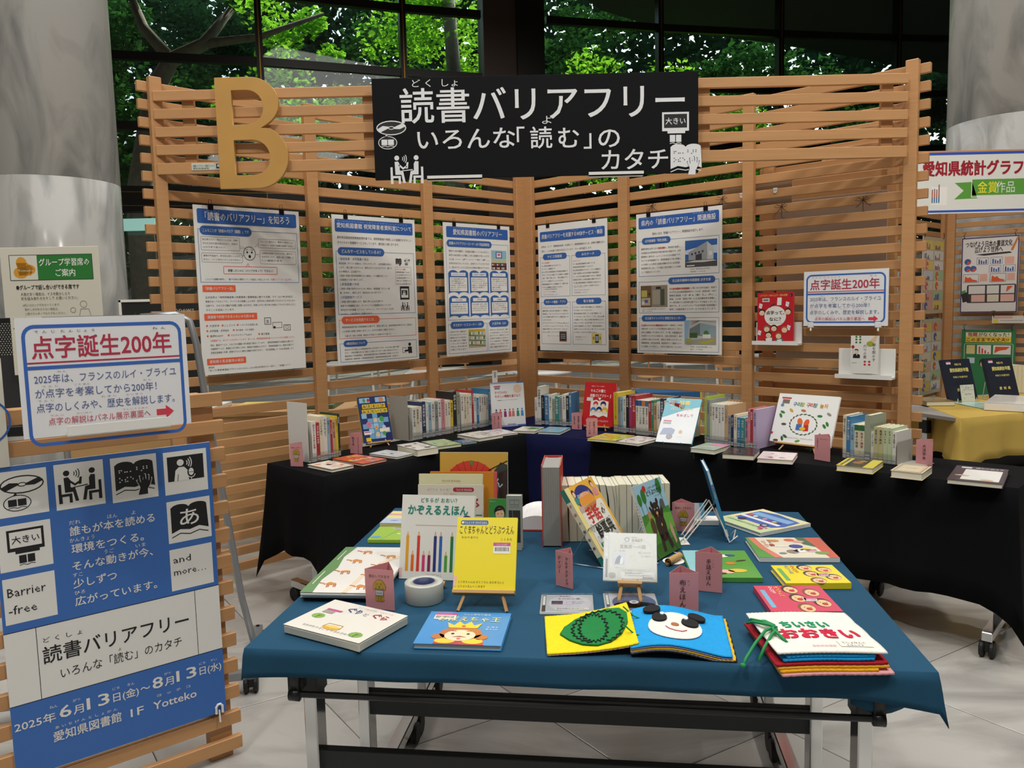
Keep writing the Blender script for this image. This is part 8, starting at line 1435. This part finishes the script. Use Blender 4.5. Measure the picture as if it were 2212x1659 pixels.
for (px, w_), lab in zip((((2052, 866), .255), ((2144, 862), .255)), ('left', 'right')):
    B = at(px[0], px[1], TZ + .02); lean('yearbook', '%s of the two dark navy yearbooks with gold lettering propped on the yellow table' % lab, (B.x, B.y, TZ + .02), 17, 17, w_, .30, .025, a_navy, cover='262B38'); 
    t = thing('wire_stand', 'wire book stand under the %s navy yearbook' % lab, 'stand', T(B.x, B.y, TZ + .006) @ rotz(radians(17))); MB().tube([(.04, -.03, .03), (.04, -.03, .002), (.04, .12, .002), (.06, .12, .12), (.19, .12, .12), (.21, .12, .002), (.21, -.03, .002), (.21, -.03, .03)], .003, 6).build('wire', WW, t)
B = at(2070, 868, TZ + .005); sheet_thing('take_free_card', 'pale Take Free card standing between the two navy yearbooks', 'card', T(B.x, B.y - .05, TZ + .006) @ rotz(.25) @ Matrix.Rotation(-.2, 4, 'X'), .115, .125, d_free, .003, 'D6D6C4')
YZ = TZ + .0065
flat_book('pale turquoise sheet lying at the front edge of the yellow table', [(2120, 867), (2175, 880), (2140, 884), (2058, 871)], .002, blobs('A4CFC8', ['8AC0B8', 'C0D8D0', '7AB0B0'], 33, 8), 'A4CFC8', z=YZ, name='leaflet')
flat_book('thick pile of white paper on the yellow table at the right edge', [(2140, 852), (2240, 856), (2250, 876), (2136, 870)], .05, plain('DAD8D2'), 'DAD8D2', z=YZ, name='paper_pile', board=True)
flat_book('low brown book pile at the back left of the yellow table', [(1978, 858), (2048, 858), (2040, 866), (1990, 868)], .03, blobs('8A7A50', ['6A5A3A', 'B0A070'], 34, 6), '8A7A50', z=YZ, name='book')
for i in range(5):
    B = at(2196 + i * 9, 852, YZ); t = upright_book('yearbook', 'cream volume standing at the back right of the yellow table, %s from the left' % ordn(i), T(B.x, B.y + .1, YZ) @ rotz(.3), .03, .215, .16, plain('D6D0B4'), 'D6D0B4', group='cream volumes at the back of the yellow table')
# ================================================================ CAFÉ FURNITURE BEHIND THE SCREENS
WT = mat('white_laminate', 'DADAD8', .3)
def cafe_table(px, Y, label, r=.38, rect=None, dx=0):
    p = aty(px, 700, Y); t = thing('cafe_table', label, 'table', T(p.x, Y, 0))
    if rect: MB().box(-rect[0] / 2, -rect[1] / 2, .70, rect[0] / 2, rect[1] / 2, .725, b=.004).build('tabletop', WT, t); L_ = [(sx_ * (rect[0] / 2 - .1), sy2 * (rect[1] / 2 - .1)) for sx_ in (-1, 1) for sy2 in (-1, 1)]
    else: MB().lathe([(0, .70), (r, .70), (r + .005, .712), (r, .725), (0, .725)], 36).build('tabletop', WT, t, True); L_ = [(r * .6 * cos(a), r * .6 * sin(a)) for a in (.8, 2.36, 3.9, 5.5)]
    for x, y in L_: MB().tube([(x, y, .70), (x * 1.15, y * 1.15, 0)], .018, 8).build('leg', WPLA, t)
def cafe_chair(px, Y, rz, label):
    p = aty(px, 700, Y); t = thing('cafe_chair', label, 'chair', T(p.x, Y, 0) @ rotz(rz), 'light wooden café chairs behind the slatted screens'); m = MB()
    m.lathe([(0, .43), (.19, .43), (.20, .44), (.19, .455), (0, .455)], 20); m.build('seat', WOOD, t, True)
    bm = MB(); n = 10
    pts = []
    for k in range(n + 1):
        a = radians(200 + 140 * k / n); pts.append((cos(a) * .21, -sin(a) * .21 * -1 if False else sin(a) * .21))
    for k in range(n):
        (x0, y0), (x1, y1) = pts[k], pts[k + 1]; h0 = .70 + .0; bm.add([(x0, y0, h0), (x1, y1, h0), (x1, y1, .83), (x0, y0, .83), (x0 * 1.08, y0 * 1.08, h0), (x1 * 1.08, y1 * 1.08, h0), (x1 * 1.08, y1 * 1.08, .83), (x0 * 1.08, y0 * 1.08, .83)], [(0, 1, 2, 3), (7, 6, 5, 4), (3, 2, 6, 7), (1, 0, 4, 5)])
    bm.build('backrest', WOOD, t)
    for sx_ in (-1, 1):
        MB().tube([(sx_ * .17, -.13, .82), (sx_ * .18, -.15, .44), (sx_ * .2, -.19, 0)], .015, 8).build('leg', WOOD, t); MB().tube([(sx_ * .16, .14, .44), (sx_ * .19, .18, 0)], .015, 8).build('leg', WOOD, t)
cafe_table(1490, 10.2, 'white square café table behind the right screen, under the 関連施設 poster', rect=(.75, .7)); cafe_table(1170, 9.2, 'round white café table just right of the corner post', r=.34); cafe_table(1010, 9.6, 'long white table seen through the slats left of the corner post', rect=(1.5, .6)); cafe_table(760, 11.5, 'white café table seen below the 視覚障害者資料室 poster', rect=(.8, .7)); cafe_table(1700, 11, 'white café table seen past the third post of the right screen', rect=(.9, .7))
for i, (px, Y, rz) in enumerate(((850, 11.0, 2.8), (1110, 10.2, .4), (980, 10.8, 3.4), (1240, 10.6, 2.6), (1405, 11.2, 2.2), (1590, 10.9, -2.4), (1560, 9.6, .6), (905, 10.0, .9))): cafe_chair(px, Y, rz, 'light wooden café chair with curved back, %s from the left behind the screens' % ordn(sorted((850, 1110, 980, 1240, 1405, 1590, 1560, 905)).index(px)))
p = aty(1443, 840, 7.8); bb = thing('low_blue_cabinet', 'low blue cabinet with a yellow edge behind the row right of the red book', 'cabinet', T(p.x - .3, 7.8, 0)); MB().box(0, 0, .08, .62, .35, .60, b=.004).build('body', mat('blue_laminate', '1F5A8C', .5), bb); MB().box(.62, 0, .08, .635, .35, .61).build('edge', mat('yellow_edge', 'C8C040', .5), bb); MB().box(.02, .02, 0, .6, .33, .08).build('plinth', BLKM, bb)
ct = thing('wooden_counter', 'low light wood counter with papers behind the left screen', 'counter', T(-3.0, 5.2, 0)); MB().box(0, 0, 0, 1.9, .5, .80, b=.004).build('body', mat('light_oak', 'C09A66', .5, noise=(4, .12, (1, 1, 8))), ct); MB().box(-.02, -.02, .80, 1.92, .52, .83, b=.003).build('worktop', MATS['light_oak'], ct)
for i, (x, c) in enumerate(((.3, 'D8B84A'), (.7, 'D8D8D0'), (1.1, 'D8C060'), (1.5, '6A8A6A'))): tag(MB().box(-3 + x, 5.25, .832, -3 + x + .30, 5.6, .85 + .008 * (i % 2), b=.001).build('paper_stack', mat('stack_' + c, c, .6)), '%s stack of leaflets on the wooden counter, %s from the left' % (('yellow', 'white', 'amber', 'green')[i], ordn(i)), 'leaflets')
# green lit exit sign on the window wall
EM = bpy.data.materials.new('lit_green_panel'); EM.use_nodes = True; EM.node_tree.nodes['Principled BSDF'].inputs['Emission Color'].default_value = (*lin('7CCFC0'), 1); EM.node_tree.nodes['Principled BSDF'].inputs['Emission Strength'].default_value = .6
p = aty(293, 486, 17.5); es = thing('hanging_lamp_sign', 'small lit green sign box hanging at the window wall beside the left column', 'sign', T(p.x - .42, 17.5, p.z - .12)); MB().box(0, 0, 0, .85, .08, .26, b=.01).build('lit_panel', EM, es); MB().box(.1, .02, .26, .14, .06, .5).box(.7, .02, .26, .74, .06, .5).build('hanger', MULM, es)
bpy.data.objects.remove(_to)
